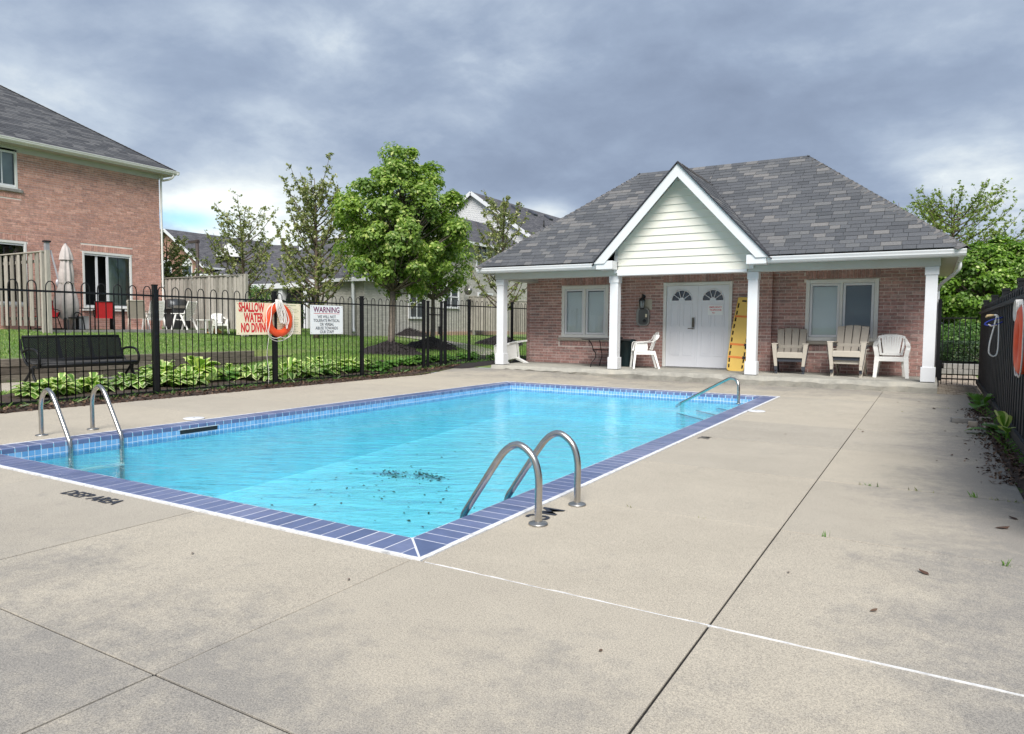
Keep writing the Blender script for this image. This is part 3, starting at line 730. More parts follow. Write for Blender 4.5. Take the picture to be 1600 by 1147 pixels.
    w = MB(); nx_, ny_ = 1, 1; w.add([(IX0+.003, IY0+.003, WZ), (IX1-.003, IY0+.003, WZ), (IX1-.003, IY1-.003, WZ), (IX0+.003, IY1-.003, WZ)], [(0, 1, 2, 3)])
    struct('water', w, MATS['water'])
build_pool()

def skimmer_lid(x, y, label):
    m = MB(); m.lathe((x, y, 0.0), [(0.125, 0.0015), (0.125, 0.009), (0.118, 0.012), (0.02, 0.013)], 28)
    t = solo('skimmer_lid', m, white, (x, y, 0), label, 'pool lid', 'round skimmer lids let into the deck')
    n = MB(); n.lathe((x, y, 0.0), [(0.012, 0.0125), (0.012, 0.016)], 8); obj('screw', n, dull_steel, t)
skimmer_lid(-7.86, 5.50, 'round white skimmer lid on the deck beyond the left side of the pool')
skimmer_lid(-2.08, 10.35, 'round white skimmer lid on the deck by the grab rail')

# ------------------------------------------------------------------ ladders and rail
def rail_pts(sx, x0, y, top, xpk, xw, zb):
    """hooked rail in the plane y: post at x0, crest at height top, slopes to xw over the water, then drops"""
    pts = [(x0, y, 0.0), (x0, y, top*0.52)]
    d = xpk - x0
    for i in range(1, 13):
        a = math.pi*0.82*i/12; r_ = abs(d)*1.0; ry = top*0.42
        pts.append((x0 + sx*r_*(1-math.cos(a)), y, top*0.52 + ry*math.sin(a)*1.14))
    ex, ez = pts[-1][0], pts[-1][2]; tx, tz = xw, 0.03
    n = 8
    for i in range(1, n+1):
        t = i/n; pts.append((ex + (tx-ex)*t*0.93, y, ez + (tz-ez)*t))
    pts += [(xw-sx*.0-(0), y, -0.02), (xw+sx*.006, y, -0.10), (xw+sx*.007, y, -0.45), (xw+sx*.007, y, -0.8)]
    return pts
def smooth_path(pts, n=5):
    P = [Vector(p) for p in pts]; out = []
    for i in range(len(P)-1):
        p0, p1, p2, p3 = P[max(i-1, 0)], P[i], P[i+1], P[min(i+2, len(P)-1)]
        for k in range(n):
            t = k/n; out.append(0.5*((2*p1) + (p2-p0)*t + (2*p0-5*p1+4*p2-p3)*t*t + (3*p1-p0-3*p2+p3)*t**3))
    return out + [P[-1]]
def pool_ladder(x0, sx, y0, y1, top, label):
    t = thing('pool_ladder', label, 'pool ladder', (x0, (y0+y1)/2, 0), 'stainless ladders at the deep end')
    for y in (y0, y1):
        m = MB(); m.tube(smooth_path([(x0, y, 0.0), (x0, y, .15), (x0+sx*.002, y, top*.62), (x0+sx*.035, y, top*.84), (x0+sx*.10, y, top*.965), (x0+sx*.165, y, top*.99), (x0+sx*.235, y, top*.90),
                (x0+sx*.30, y, top*.73), (x0+sx*.40, y, top*.42), (x0+sx*.505, y, top*.09), (x0+sx*.545, y, -top*.06), (x0+sx*.555, y, -.15), (x0+sx*.555, y, -.5), (x0+sx*.555, y, -.9)]), .0225, 18)
        h = obj('handrail', m, steel, t)
        f = MB(); f.lathe((x0, y, 0), [(.058, .001), (.060, .008), (.056, .014), (.030, .016), (.027, .022)], 26); obj('flange', f, dull_steel, h)
    for z in (-.32, -.60, -.86):
        m = MB(); m.box(x0+sx*.555-.045, min(y0, y1), z-.012, x0+sx*.555+.045, max(y0, y1), z+.012); obj('tread', m, plastic_white, t)
pool_ladder(-1.985, -1, 3.68, 4.225, 0.475, 'stainless steel ladder rails hooked over the near right side of the pool')
pool_ladder(-7.975, 1, 3.80, 4.325, 0.495, 'stainless steel ladder rails at the far left corner, beside the black fence')
t = thing('grab_rail', 'single low steel grab rail slanting into the water over the corner steps', 'grab rail', (-2.52, 11.19, 0))
m = MB(); e = Vector((-0.95, 0.62, 0)); o0 = Vector((-2.52, 11.19, 0)); 
m.tube(smooth_path([o0, o0+Vector((0, 0, .14)), o0+Vector((0, 0, .30))+e*.01, o0+Vector((0, 0, .375))+e*.06, o0+Vector((0, 0, .392))+e*.14, o0+Vector((0, 0, .365))+e*.23, o0+Vector((0, 0, .10))+e*.75, o0+Vector((0, 0, -.13))+e*1.2, o0+Vector((0, 0, -.2))+e*1.3]), .022, 14)
obj('handrail', m, steel, t)
m = MB(); m.lathe((-2.52, 11.19, 0.0), [(.035, .0), (.035, .012), (.024, .016)], 18); obj('flange', m, dull_steel, t)

# ------------------------------------------------------------------ clubhouse
SL = 0.19                                     # top of the porch slab
YW, YB = 17.02, 16.88                         # recessed wall, forward bay
WX0, WX1, BX0, BX1 = -9.60, 0.06, -6.66, -3.12
EZ, EY0, EY1, EX0, EX1 = 2.63, 14.86, 21.0, -9.84, 0.50
RZ = 5.16; RY = (EY0+EY1)/2; RX0, RX1 = EX0+3.07, EX1-3.07
GX, GZ, GH = -4.72, 4.66, 1.88                # gable: centre, peak, half span at the eave
club = thing('clubhouse', 'red brick pool house with grey shingle roof, white gable and four porch posts', 'pool house', (-4.7, 17, 0))
cp = club
# porch slab with a chipped front edge
m = MB(); xs = [-9.52 + i*(9.68/60) for i in range(61)]; vs = []; 
for x in xs:
    zz = deckz(x, 14.9) - .03
    j = random.uniform(-.018, .006)
    vs += [(x, 15.06+random.uniform(-.012, .010), zz), (x, 15.03+j, SL*.55+random.uniform(-.02, .02)), (x, 15.05+random.uniform(-.006, .012), SL-.014), (x, 15.065, SL), (x, 16.99, SL)]
fs = [(i*5+k, (i+1)*5+k, (i+1)*5+k+1, i*5+k+1) for i in range(60) for k in range(4)]
n0 = len(vs); vs += [(-9.52, 16.99, 0), (.16, 16.99, 0)]
fs += [(0, 1, 2, 3, 4, n0), (304, 303, 302, 301, 300, n0+1)]
m.add(vs, fs)
def slab_mat():
    mm, nt, b = nodes_of('porch_concrete')
    c = ramp(nt, wnoise(nt, 2.5, 8, .7), [(.3, (.27, .26, .23)), (.5, (.40, .385, .34)), (.7, (.50, .47, .40))])
    nt.links.new(c, b.inputs['Base Color']); b.inputs['Roughness'].default_value = .92; bump(nt, b, wnoise(nt, 30, 7, .8), 1.0, .02)
    return mm
obj('porch_slab', m, slab_mat(), cp)
# mortar core of the walls
m = MB(); D_ = 0.003
wx = lambda a, b, za, zb, y: m.box(a, y+D_, za, b, y+.2, zb)
holes = {'win1': (-8.52, -7.17, .88, 2.25), 'door': (-5.66, -4.00, SL, 2.26), 'win2': (-2.42, -.96, .90, 2.26)}
ZT = 2.50
for (a, b, y) in ((WX0, BX0, YW), (BX0, BX1, YB), (BX1, WX1, YW)):
    hs = [h for h in holes.values() if a < h[0] < b]
    h = hs[0]
    m.box(a, y+D_, 0.0, h[0], y+.22, ZT); m.box(h[1], y+D_, 0.0, b, y+.22, ZT); m.box(h[0], y+D_, h[3], h[1], y+.22, ZT)
    if h[2] > SL+.1: m.box(h[0], y+D_, 0.0, h[1], y+.22, h[2])
m.box(BX0+D_, YB+.22, 0, BX0+.2, YW+.2, ZT); m.box(BX1-.2, YB+.22, 0, BX1-D_, YW+.2, ZT)
m.box(WX0+D_, YW+.22, 0, WX0+.2, 20.6, ZT); m.box(WX1-.2, YW+.22, 0, WX1-D_, 20.6, ZT); m.box(WX0, 20.6, 0, WX1, 20.8, ZT)
wall = obj('wall', m, mortar, cp)
X_ = (1, 0, 0); YN = (0, -1, 0)
items = []
zt = 2.30
def opn(h, x0, sold=True): return (h[0]-x0, h[1]-x0, h[2], h[3])
w1, dr, w2 = holes['win1'], holes['door'], holes['win2']
items += brick_field((WX0, YW, 0), X_, BX0-WX0, SL+.005, 2.50, YN, [opn(w1, WX0), (w1[0]-.02-WX0, w1[1]+.02-WX0, 2.24, 2.6), (w1[0]-WX0-.1, w1[1]+.1-WX0, .64, .9)])
items += brick_field((BX0, YB, 0), X_, BX1-BX0, SL+.005, 2.50, YN, [opn(dr, BX0), (dr[0]-.02-BX0, dr[1]+.02-BX0, 2.24, 2.6)])
items += brick_field((BX1, YW, 0), X_, WX1-BX1, SL+.005, 2.50, YN, [opn(w2, BX1), (w2[0]-.02-BX1, w2[1]+.02-BX1, 2.24, 2.6), (w2[0]-BX1-.1, w2[1]+.1-BX1, .66, .92)])
items += brick_field((WX0, 0, 0), (0, 1, 0), 3.6, .005, 2.50, (-1, 0, 0), []) if False else []
# end wall to the right, seen as a sliver past the last post
side = brick_field((WX1, YW, 0), (0, 1, 0), 3.78, .02, 2.50, (1, 0, 0), [])
sidel = brick_field((WX0, YW, 0), (0, 1, 0), 3.78, .02, 2.50, (-1, 0, 0), [])
jog = brick_field((BX1, YB, 0), (0, 1, 0), YW-YB, SL+.005, 2.50, (1, 0, 0), []) + brick_field((BX0, YB, 0), (0, 1, 0), YW-YB, SL+.005, 2.50, (-1, 0, 0), [])
items += soldier((0, YW, 0), X_, w1[0]-.02, w1[1]+.02, 2.262, 2.49, YN) + soldier((0, YB, 0), X_, dr[0]-.02, dr[1]+.02, 2.272, 2.49, YN) + soldier((0, YW, 0), X_, w2[0]-.02, w2[1]+.02, 2.272, 2.49, YN)
items += soldier((0, YW, 0), X_, w1[0]-.06, w1[1]+.06, .655, .79, YN) + soldier((0, YW, 0), X_, w2[0]-.06, w2[1]+.06, .675, .81, YN)
pieces('brick', items, brick_red, wall, 300)
mb = MB()
for c, a, b, d in side + sidel + jog: mb.obox(c, (a, b, d))
obj('side_brick_field', mb, brick_red, wall, kind='stuff')

def casement(h, y, name_lbl, dark=None):
    x0, x1, z0, z1 = h; f = MB(); w = .085
    f.box(x0+.002, y-.03, z0+.002, x0+w, y+.08, z1-.002); f.box(x1-w, y-.03, z0+.002, x1-.002, y+.08, z1-.002)
    f.box(x0+w, y-.03, z1-w, x1-w, y+.08, z1-.002); f.box(x0+w, y-.03, z0+.002, x1-w, y+.08, z0+w); f.box((x0+x1)/2-.028, y-.034, z0+w, (x0+x1)/2+.028, y+.08, z1-w)
    win = obj('window', f, beige_trim if False else white_old, cp, bevel=.006)
    for i, (a, b) in enumerate(((x0+w, (x0+x1)/2-.028), ((x0+x1)/2+.028, x1-w))):
        s = MB(); q = .052; a += .004; b -= .004; za, zb = z0+w+.004, z1-w-.004
        s.box(a, y-.012, za, a+q, y+.03, zb); s.box(b-q, y-.012, za, b, y+.03, zb); s.box(a+q, y-.012, zb-q, b-q, y+.03, zb); s.box(a+q, y-.012, za, b-q, y+.03, za+q)
        obj('sash', s, white, win, bevel=.004)
        g = MB(); g.add([(a+q, y+.01, za+q), (b-q, y+.01, za+q), (b-q, y+.01, zb-q), (a+q, y+.01, zb-q)], [(0, 1, 2, 3)])
        obj('pane', g, glass_dark if (dark == i) else glass, win)
        bl = MB(); n = int((zb-za-2*q)/.028)
        for k in range(n):
            zz = za+q + (k+.5)*.028; bl.obox(((a+b)/2, y+.055, zz), ((b-a)/2-q+.01, 0, 0), ) if False else bl.obox(((a+b)/2, y+.055, zz), (((b-a)/2-q+.012, 0, 0), (0, .0055, .0150), (0, -.0006, .0003)))
        obj('blind', bl, blind_m, win, kind='stuff')
    bk = MB(); bk.box(x0+.01, y+.10, z0+.01, x1-.01, y+.2, z1-.01); obj('window_reveal', bk, dark_in, win)
    s = MB(); s.box(x0-.09, y-.075, z0-.075, x1+.09, y+.02, z0-.004); obj('sill', s, stone_m if False else mat('limestone_sill', (.34, .31, .26), .85, var=.15, bmp=.3), win, bevel=.006)
casement(w1, YW, '', None); casement(w2, YW, '', 1)

# double door
x0, x1, z0, z1 = dr; y = YB
f = MB(); fwid = .075
f.box(x0, y-.04, z0, x0+fwid, y+.06, z1); f.box(x1-fwid, y-.04, z0, x1, y+.06, z1); f.box(x0+fwid, y-.04, z1-fwid, x1-fwid, y+.06, z1)
obj('door_frame', f, white_old, cp, bevel=.006)
m = MB(); m.box(x0-.0, y-.10, z0+.001, x1, y+.05, z0+.022); obj('threshold', m, dull_steel, cp)
mid = (x0+x1)/2
def fan(cx, cz, r, n=16): return [(cx + r*math.cos(math.pi*i/n), cz + r*math.sin(math.pi*i/n)) for i in range(n+1)]
for k, (a, b) in enumerate(((x0+fwid+.004, mid-.003), (mid+.003, x1-fwid-.004))):
    d = MB(); zb = z0+.03; zt_ = z1-fwid-.006; yd = y+.0
    cx = (a+b)/2; cz = zt_-.355; r_ = .245
    # leaf built round the fanlight opening
    d.box(a, yd, zb, b, yd+.045, cz); d.box(a, yd, cz+r_, b, yd+.045, zt_); d.box(a, yd, cz, cx-r_, yd+.045, cz+r_); d.box(cx+r_, yd, cz, b, yd+.045, cz+r_)
    arc = fan(cx, cz, r_)
    for s in (0, 1):
        seg = arc[:9] if s == 0 else arc[8:]
        corner = (cx + (r_ if s == 0 else -r_), cz+r_)
        poly = [(px_, yd, pz) for px_, pz in seg]; poly = ([(corner[0], yd, corner[1])] + poly[::-1]) if s == 0 else (poly[::-1] + [(corner[0], yd, corner[1])])
        # fan of small quads keeps it convex
        for i in range(len(seg)-1):
            d.prism([(seg[i][0], yd, seg[i][1]), (seg[i+1][0], yd, seg[i+1][1]), (corner[0], yd, corner[1])], (0, .045, 0))
    leaf = obj('door_leaf', d, door_m, cp)
    # raised mouldings of the four panels, built as thin frames
    mo = MB(); pw = (b-a-.28)/2
    def frame(xa, xb, za, zb_):
        t_ = .014
        for (p, q, r0, s0) in ((xa, xb, za, za+t_), (xa, xb, zb_-t_, zb_), (xa, xa+t_, za+t_, zb_-t_), (xb-t_, xb, za+t_, zb_-t_)): mo.box(p, yd-.010, r0, q, yd-.0005, s0)
        mo.box(xa+.05, yd-.007, za+.05, xb-.05, yd-.0005, zb_-.05)
    for j in (0, 1):
        xa = a+.10 + j*(pw+.08)
        frame(xa, xa+pw, zb+.28, zb+.86); frame(xa, xa+pw, zb+.98, zb+1.54)
    mo.box(a+.12, yd-.012, cz-.10, b-.12, yd-.0005, cz-.078)
    obj('moulding', mo, door_m, leaf)
    fr = MB(); pts = [(p[0], yd-.006, p[1]) for p in fan(cx, cz, r_+.012)]; fr.tube([(cx-r_-.012, yd-.006, cz-.01)]+pts[::-1]+[(cx+r_+.012, yd-.006, cz-.01)], .014, 6); fr.box(cx-r_-.02, yd-.018, cz-.022, cx+r_+.02, yd+.004, cz)
    for ang in (36, 72, 108, 144): fr.bar((cx+.07*math.cos(R(ang)), yd-.003, cz+.07*math.sin(R(ang))), (cx+r_*math.cos(R(ang)), yd-.003, cz+r_*math.sin(R(ang))), .014, .012, (0, 1, 0))
    hub = [(cx + .075*math.cos(math.pi*i/8), yd-.009, cz + .075*math.sin(math.pi*i/8)) for i in range(9)]; fr.prism(hub[::-1], (0, .012, 0)) if False else fr.prism(hub, (0, .012, 0))
    obj('fanlight_bars', fr, door_m, leaf)
    g = MB(); g.add([(p[0], yd+.02, p[1]) for p in fan(cx, cz, r_)], [tuple(range(17))]); obj('fanlight_pane', g, mat('dark_glass', (.012, .02, .025), .06, spec=.8), leaf)
    if k == 0:
        h = MB(); h.box(b-.115, yd-.014, 1.13, b-.045, yd, 1.42); hp = obj('lock_plate', h, dull_steel, leaf, bevel=.006)
        h = MB(); h.box(b-.105, yd-.045, 1.18, b-.055, yd-.014, 1.40); h.tube([(b-.08, yd-.02, 1.155), (b-.08, yd-.07, 1.155), (b-.19, yd-.075, 1.15)], .010, 8); obj('door_handle', h, mat('bronze', (.12, .10, .08), .35, .8), leaf)
m = MB(); m.box(mid-.020, y-.016, z0+.03, mid+.020, y-.0015, z1-fwid-.006); obj('astragal', m, door_m, cp)
# notice on the right leaf
sx0, sx1, sz0, sz1 = -4.56, -4.21, 1.475, 1.71
s = MB(); s.box(sx0, y-.0185, sz0, sx1, y-.0125, sz1); t = solo('notice_sign', s, sign_white, ((sx0+sx1)/2, y-.0185, sz0), 'small white notice with red lettering on the right door leaf', 'sign')
for body, zz, sz in (('EMERGENCY', 1.658, .053), ('TELEPHONE', 1.592, .053), ('911', 1.525, .048)):
    text('lettering', body, sz, ((sx0+sx1)/2 - (.04 if body == '911' else 0), y-.0195, zz), (R(90), 0, 0), sign_red, t, .98, .0008)

# porch posts
for i, x in enumerate((-9.37, -6.295, -3.20, 0.0)):
    zb = SL; p = MB(); w = .098; p.box(x-w, 15.22, zb+.26, x+w, 15.22+2*w, 2.205)
    post = obj('porch_post', p, white, cp, bevel=.004)
    q = MB(); w = .122; q.box(x-w, 15.197, zb+.012, x+w, 15.197+2*w, zb+.285); obj('post_base', q, white, post, bevel=.005)
    q = MB(); q.box(x-w+.02, 15.21, zb, x+w-.02, 15.42, zb+.011); obj('post_foot', q, dark_in, post)
    q = MB(); w = .115; q.box(x-w, 15.203, 2.19, x+w, 15.203+2*w, 2.342); obj('post_cap', q, white, post, bevel=.005)
# beams, soffit, gutters
def part(name, mt, *boxes, bevel=0):
    m = MB()
    for b in boxes: m.box(*b)
    return obj(name, m, mt, cp, bevel=bevel)
for bx in ((-9.50, 15.19, 2.345, -6.19, 15.45, 2.50), (-3.31, 15.19, 2.345, .13, 15.45, 2.50), (-9.50, 15.45, 2.345, -9.24, 17.0, 2.50), (-.12, 15.45, 2.345, .13, 17.0, 2.50)): part('porch_beam', beige_trim, bx, bevel=.004)
part('porch_beam', white, (-6.188, 15.135, 2.342, -3.312, 15.45, 2.40), bevel=.004)
for bx in ((EX0+.09, EY0+.09, 2.503, -6.62, 15.6, 2.518), (-2.83, EY0+.09, 2.503, EX1-.09, 15.6, 2.518), (EX0+.09, 15.6, 2.503, -9.4, 20.9, 2.518), (.0, 15.6, 2.503, EX1-.09, 20.9, 2.518)): part('soffit', soffit_m, bx)
part('porch_ceiling', soffit_m, (-9.4, 15.6, 2.503, 0.0, 17.2, 2.516), (-6.62, 15.45, 2.475, -2.83, 15.6, 2.502))
for bx in ((EX0+.07, EY0+.07, 2.48, -6.60, EY0+.092, 2.62), (-2.85, EY0+.07, 2.48, EX1-.07, EY0+.092, 2.62), (EX1-.092, EY0+.092, 2.48, EX1-.07, EY1-.07, 2.62), (EX0+.07, EY0+.092, 2.48, EX0+.092, EY1-.07, 2.62)): part('fascia', white, bx)
# ribs of the vented soffit
m = MB()
for k in range(40):
    xx = -2.75 + k*.08
    if xx < EX1-.1: m.box(xx, EY0+.1, 2.4985, xx+.006, 15.18, 2.5025)
for k in range(38):
    xx = -9.7 + k*.08
    m.box(xx, EY0+.1, 2.4985, xx+.006, 15.18, 2.5025)
obj('soffit_rib', m, beige_trim, cp, kind='stuff')
def gutter(a, b, inward, name='gutter'):
    """K-style gutter: profile swept from a to b; inward points to the house"""
    a, b = Vector(a), Vector(b); n = Vector(inward); prof = [(0, .13), (-.012, .13), (-.012, .112), (.003, .075), (.006, .05), (.035, .012), (.075, .0), (.085, .0), (.085, .128), (.079, .128), (.079, .006), (.04, .018), (.012, .052), (.0, .12)]
    vs = [a + n*p[0] + Vector((0, 0, p[1])) for p in prof] + [b + n*p[0] + Vector((0, 0, p[1])) for p in prof]; k = len(prof)
    m = MB(); m.add(vs, [(i, (i+1) % k, k+(i+1) % k, k+i) for i in range(k)])
    for base in (a, b): m.add([base + n*x + Vector((0, 0, z)) for x, z in ((0, .125), (.006, .05), (.035, .012), (.085, 0), (.085, .128))], [(0, 1, 2, 3, 4)])
    return obj(name, m, white, cp)
gutter((EX0-.012, EY0-.012, 2.485), (-6.42, EY0-.012, 2.485), (0, 1, 0)); gutter((-3.25, EY0-.012, 2.485), (EX1+.012, EY0-.012, 2.485), (0, 1, 0))
gutter((EX1+.012, EY0+.08, 2.485), (EX1+.012, EY1, 2.485), (-1, 0, 0)); gutter((EX0-.012, EY1, 2.485), (EX0-.012, EY0+.08, 2.485), (1, 0, 0))
m = MB(); m.tube(smooth_path([(EX1-.04, 16.4, 2.49), (EX1-.04, 16.4, 2.40), (EX1-.10, 16.5, 2.30), (WX1+.12, 16.9, 2.12), (WX1+.06, 17.12, 2.0), (WX1+.06, 17.15, 1.8), (WX1+.06, 17.15, .4)], 4), .034, 8); obj('downspout', m, white, cp)

# hip roof
def plane(name, pts, mt, mb=None):
    m = MB(); m.add(pts, [tuple(range(len(pts)))]); return obj(name, m, mt, cp)
under = mat('roof_underlay', (.035, .035, .04), .95)
A, B_, C_, D2 = (EX0, EY0, EZ), (EX1, EY0, EZ), (EX1, EY1, EZ), (EX0, EY1, EZ); P0, P1 = (RX0, RY, RZ), (RX1, RY, RZ)
m = MB(); yv_ = EY0 + (GZ-EZ)/((RZ-EZ)/(RY-EY0)); m.add([A, B_, C_, D2, P0, P1, (GX-GH+.02, EY0, EZ), (GX+GH-.02, EY0, EZ), (GX, yv_, GZ)], [(0, 6, 8, 4), (7, 1, 5, 8), (8, 5, 4), (1, 2, 5), (2, 3, 4, 5), (3, 0, 4)])
roof = obj('roof', m, under, cp)
dx = RY-EY0; dz = RZ-EZ; Ls = math.hypot(dx, dz); vF = (0, dx/Ls, dz/Ls); nF = (0, -dz/Ls, dx/Ls)
# the gable cuts the front slope between two valleys
gs = (GZ-2.62)/GH                      # gable pitch
def front_lim_left(v):
    z = EZ + v*dz/Ls; d = v*dx/Ls
    xr = GX - (GZ - z)/gs if z < GZ else GX
    return (EX0+d, min(xr, GX))
def front_lim_right(v):
    z = EZ + v*dz/Ls; d = v*dx/Ls
    xl = GX + (GZ - z)/gs if z < GZ else GX
    return (xl, EX1-d)
shp = lambda lim: shingles((0, EY0-.02, EZ), X_, vF, nF, Ls-.05, lim)
it = shp(front_lim_left) + shp(front_lim_right)
# right and left hips
def hip_lim(v): d = v*dx/Ls; return (d, (EY1-EY0)-d)
hipR = shingles((EX1+.02, EY0, EZ), (0, 1, 0), (-dx/Ls, 0, dz/Ls), (dz/Ls, 0, dx/Ls), Ls-.05, hip_lim)
hipL = shingles((EX0-.02, EY0, EZ), (0, 1, 0), (dx/Ls, 0, dz/Ls), (-dz/Ls, 0, dx/Ls), Ls-.05, hip_lim)
pieces('shingle', it, shingle_m, roof, 300)
mb = MB()
for c, a, b, d in hipR + hipL: mb.obox(c, (a, b, d))
obj('hip_shingle_field', mb, shingle_m, roof, kind='stuff')
def caps(p, q, n1, n2, step=.16, w=.17):
    """ridge caps: folded shingles lapping along p -> q; n1, n2 are the two slope normals"""
    p, q = Vector(p), Vector(q); t = (q-p).normalized(); L_ = (q-p).length; out = []
    n1, n2 = Vector(n1).normalized(), Vector(n2).normalized(); up_ = (n1+n2).normalized()
    s1 = t.cross(n1).normalized(); s2 = t.cross(n2).normalized()
    if s1.dot(n2) > 0: s1 = -s1
    if s2.dot(n1) > 0: s2 = -s2
    me = None
    for i in range(int(L_/step)):
        a0 = p + t*(i*step); j = random.uniform(-.004, .004)
        m = MB(); l = step*1.25; lift0, lift1 = .042, .020
        c0 = a0 + up_*(lift0+j); c1 = a0 + t*l + up_*lift1
        vs = [c0 + s1*w - up_*.004, c0, c0 + s2*w - up_*.004, c1 + s1*w - up_*.004, c1, c1 + s2*w - up_*.004]
        vs += [v - up_*.009 for v in vs]
        m.add(vs, [(0, 1, 4, 3), (1, 2, 5, 4), (6, 9, 10, 7), (7, 10, 11, 8), (0, 6, 7, 1), (1, 7, 8, 2), (0, 3, 9, 6), (2, 8, 11, 5), (3, 4, 10, 9), (4, 5, 11, 10)])
        obj('ridge_cap', m, cap_m, roof)
nR, nL = (dz/Ls, 0, dx/Ls), (-dz/Ls, 0, dx/Ls)
caps(B_, P1, nF, nR); caps(A, P0, nF, nL); caps(P0, P1, nF, (0, dz/Ls, dx/Ls))
# gable roof running back into the front slope
gy0 = 14.80; yv = EY0 + (GZ-EZ)/(dz/dx)      # where the gable ridge meets the slope
gl = math.hypot(GH, GZ-2.62)
def gable_side(s):
    nrm_ = Vector((s*(GZ-2.62)/gl, 0, GH/gl)); vd = Vector((-s*GH/gl, 0, (GZ-2.62)/gl))
    x_e = GX + s*(GH+.06); z_e = 2.62-.06*gs
    m = MB(); m.add([(x_e, gy0, z_e), (x_e, EY0+.0, z_e), (GX, yv, GZ), (GX, gy0, GZ)], [(0, 1, 2, 3) if s > 0 else (3, 2, 1, 0)])
    obj('gable_roof', m, under, cp)
    def lim(v):
        d = v/gl; return (0.0, (EY0-gy0) + d*(yv-EY0))
    return shingles((x_e, gy0-.01, z_e), (0, 1, 0), vd, nrm_, gl, lim)
mb = MB()
for c, a, b, d in gable_side(1) + gable_side(-1): mb.obox(c, (a, b, d))
obj('gable_shingle_field', mb, shingle_m, roof, kind='stuff')
caps((GX, gy0, GZ), (GX, yv, GZ), (1, 0, 1), (-1, 0, 1))
# valley flashing, right and left
for s in (1, -1):
    m = MB(); a = Vector((GX+s*(GH-.0), EY0+.02, 2.63)); b = Vector((GX, yv, GZ)); m.bar(a + Vector((0, -.05, .03)), b + Vector((0, 0, .03)), .11, .012, (s*.4, -.5, .8)); obj('valley_flashing', m, mat('valley_dark', (.03, .03, .035), .8), roof)
# rake boards with depth, drip edge, sloped soffit
for s in (1, -1):
    pk = Vector((GX, gy0-.012, GZ-.015)); ft = Vector((GX+s*(GH+.02), gy0-.012, 2.62-.02*gs)); dirv = (ft-pk).normalized(); dn = Vector((-s*abs(dirv.z), 0, -abs(dirv.x)))
    w_ = .185
    tri = [pk, ft, ft + Vector((-s*w_*1.36, 0, 0)), Vector((GX, gy0-.012, GZ-.015-w_/abs(dirv.x)))]
    if s < 0: tri = tri[::-1]
    m = MB(); m.prism(tri, (0, -.024, 0)) if False else m.prism(tri[::-1], (0, .024, 0)); obj('rake_board', m, white, cp)
    m = MB(); m.bar(pk + Vector((0, -.015, .022)), ft + Vector((s*.01, -.015, .022)), .06, .016, (s*.7, 0, .7)); obj('drip_edge', m, mat('drip_dark', (.03, .03, .04), .6), cp)
    so = [Vector((GX, gy0+.013, GZ-.10)), Vector((GX+s*(GH-.08), gy0+.013, 2.62+.02)), Vector((GX+s*(GH-.08), 15.2, 2.62+.02)), Vector((GX, 15.2, GZ-.10))]
    m = MB(); m.prism(so if s > 0 else so[::-1], (0, 0, -.015)); obj('rake_soffit', m, soffit_m, cp)
    # boxed return at the foot of the rake
    xa, xb = (GX+s*(1.46), GX+s*(GH-.03)); m = MB(); m.box(min(xa, xb), gy0+.016, 2.475, max(xa, xb), 15.17, 2.66); obj('cornice_return', m, white, cp, bevel=.004)
# clapboards of the gable, each board a tapered piece
zb0, zb1 = 2.402, GZ-.16; n = 13; ex = (zb1-zb0)/n; half = lambda z: max(.0, (GZ-.13-z)/gs)
for i in range(n):
    za, zc = zb0+i*ex, zb0+(i+1)*ex; ha, hc = min(half(za), 1.47), min(half(zc), 1.47)
    if ha < .04: continue
    pts = [(GX-ha, 15.145, za+.001), (GX+ha, 15.145, za+.001), (GX+hc, 15.166, zc), (GX-hc, 15.166, zc)]
    back = [(x, 15.19, z) for x, _, z in pts]
    m = MB(); m.add(pts+back, [(0, 1, 2, 3), (4, 7, 6, 5), (0, 4, 5, 1), (1, 5, 6, 2), (3, 2, 6, 7), (0, 3, 7, 4)]); obj('siding_board', m, cream, cp)
m = MB(); m.add([(GX-1.55, 15.185, 2.45), (GX+1.55, 15.185, 2.45), (GX+1.55, 15.185, 2.9), (GX, 15.185, GZ-.1), (GX-1.55, 15.185, 2.9)], [(0, 1, 2, 3, 4)]); obj('gable_sheathing', m, white_old, cp)
for s in (-1, 1):
    m = MB(); x = GX+s*1.50; m.box(x-.04, 15.125, 2.402, x+.04, 15.18, 2.80); obj('corner_board', m, white, cp)

# lantern, plaque and meter box beside the door
t = thing('wall_lantern', 'black wall lantern left of the white double door', 'wall lamp', (-6.17, YB, 1.72))
m = MB(); m.lathe((-6.17, YB-.006, 1.93), [(.045, -.0), (.05, -.02), (.02, -.03)], 14, axis='y'); m.tube(smooth_path([(-6.17, YB-.02, 1.93), (-6.17, YB-.07, 1.99), (-6.17, YB-.13, 1.98), (-6.17, YB-.14, 1.90)]), .010, 8); obj('bracket', m, black, t)
m = MB(); m.lathe((-6.17, YB-.14, 0), [(.012, 1.905), (.05, 1.885), (.085, 1.84), (.085, 1.83)], 6); m.lathe((-6.17, YB-.14, 0), [(.05, 1.62), (.06, 1.632), (.055, 1.64)], 6)
for k in range(6): a = 2*math.pi*k/6; m.bar((-6.17+.078*math.cos(a), YB-.14+.078*math.sin(a), 1.832), (-6.17+.055*math.cos(a), YB-.14+.055*math.sin(a), 1.638), .009, .009)
obj('lantern_frame', m, black, t)
m = MB(); m.lathe((-6.17, YB-.14, 0), [(.050, 1.642), (.073, 1.828)], 6); obj('lantern_glass', m, mat('lantern_pane', (.30, .33, .33), .15), t)
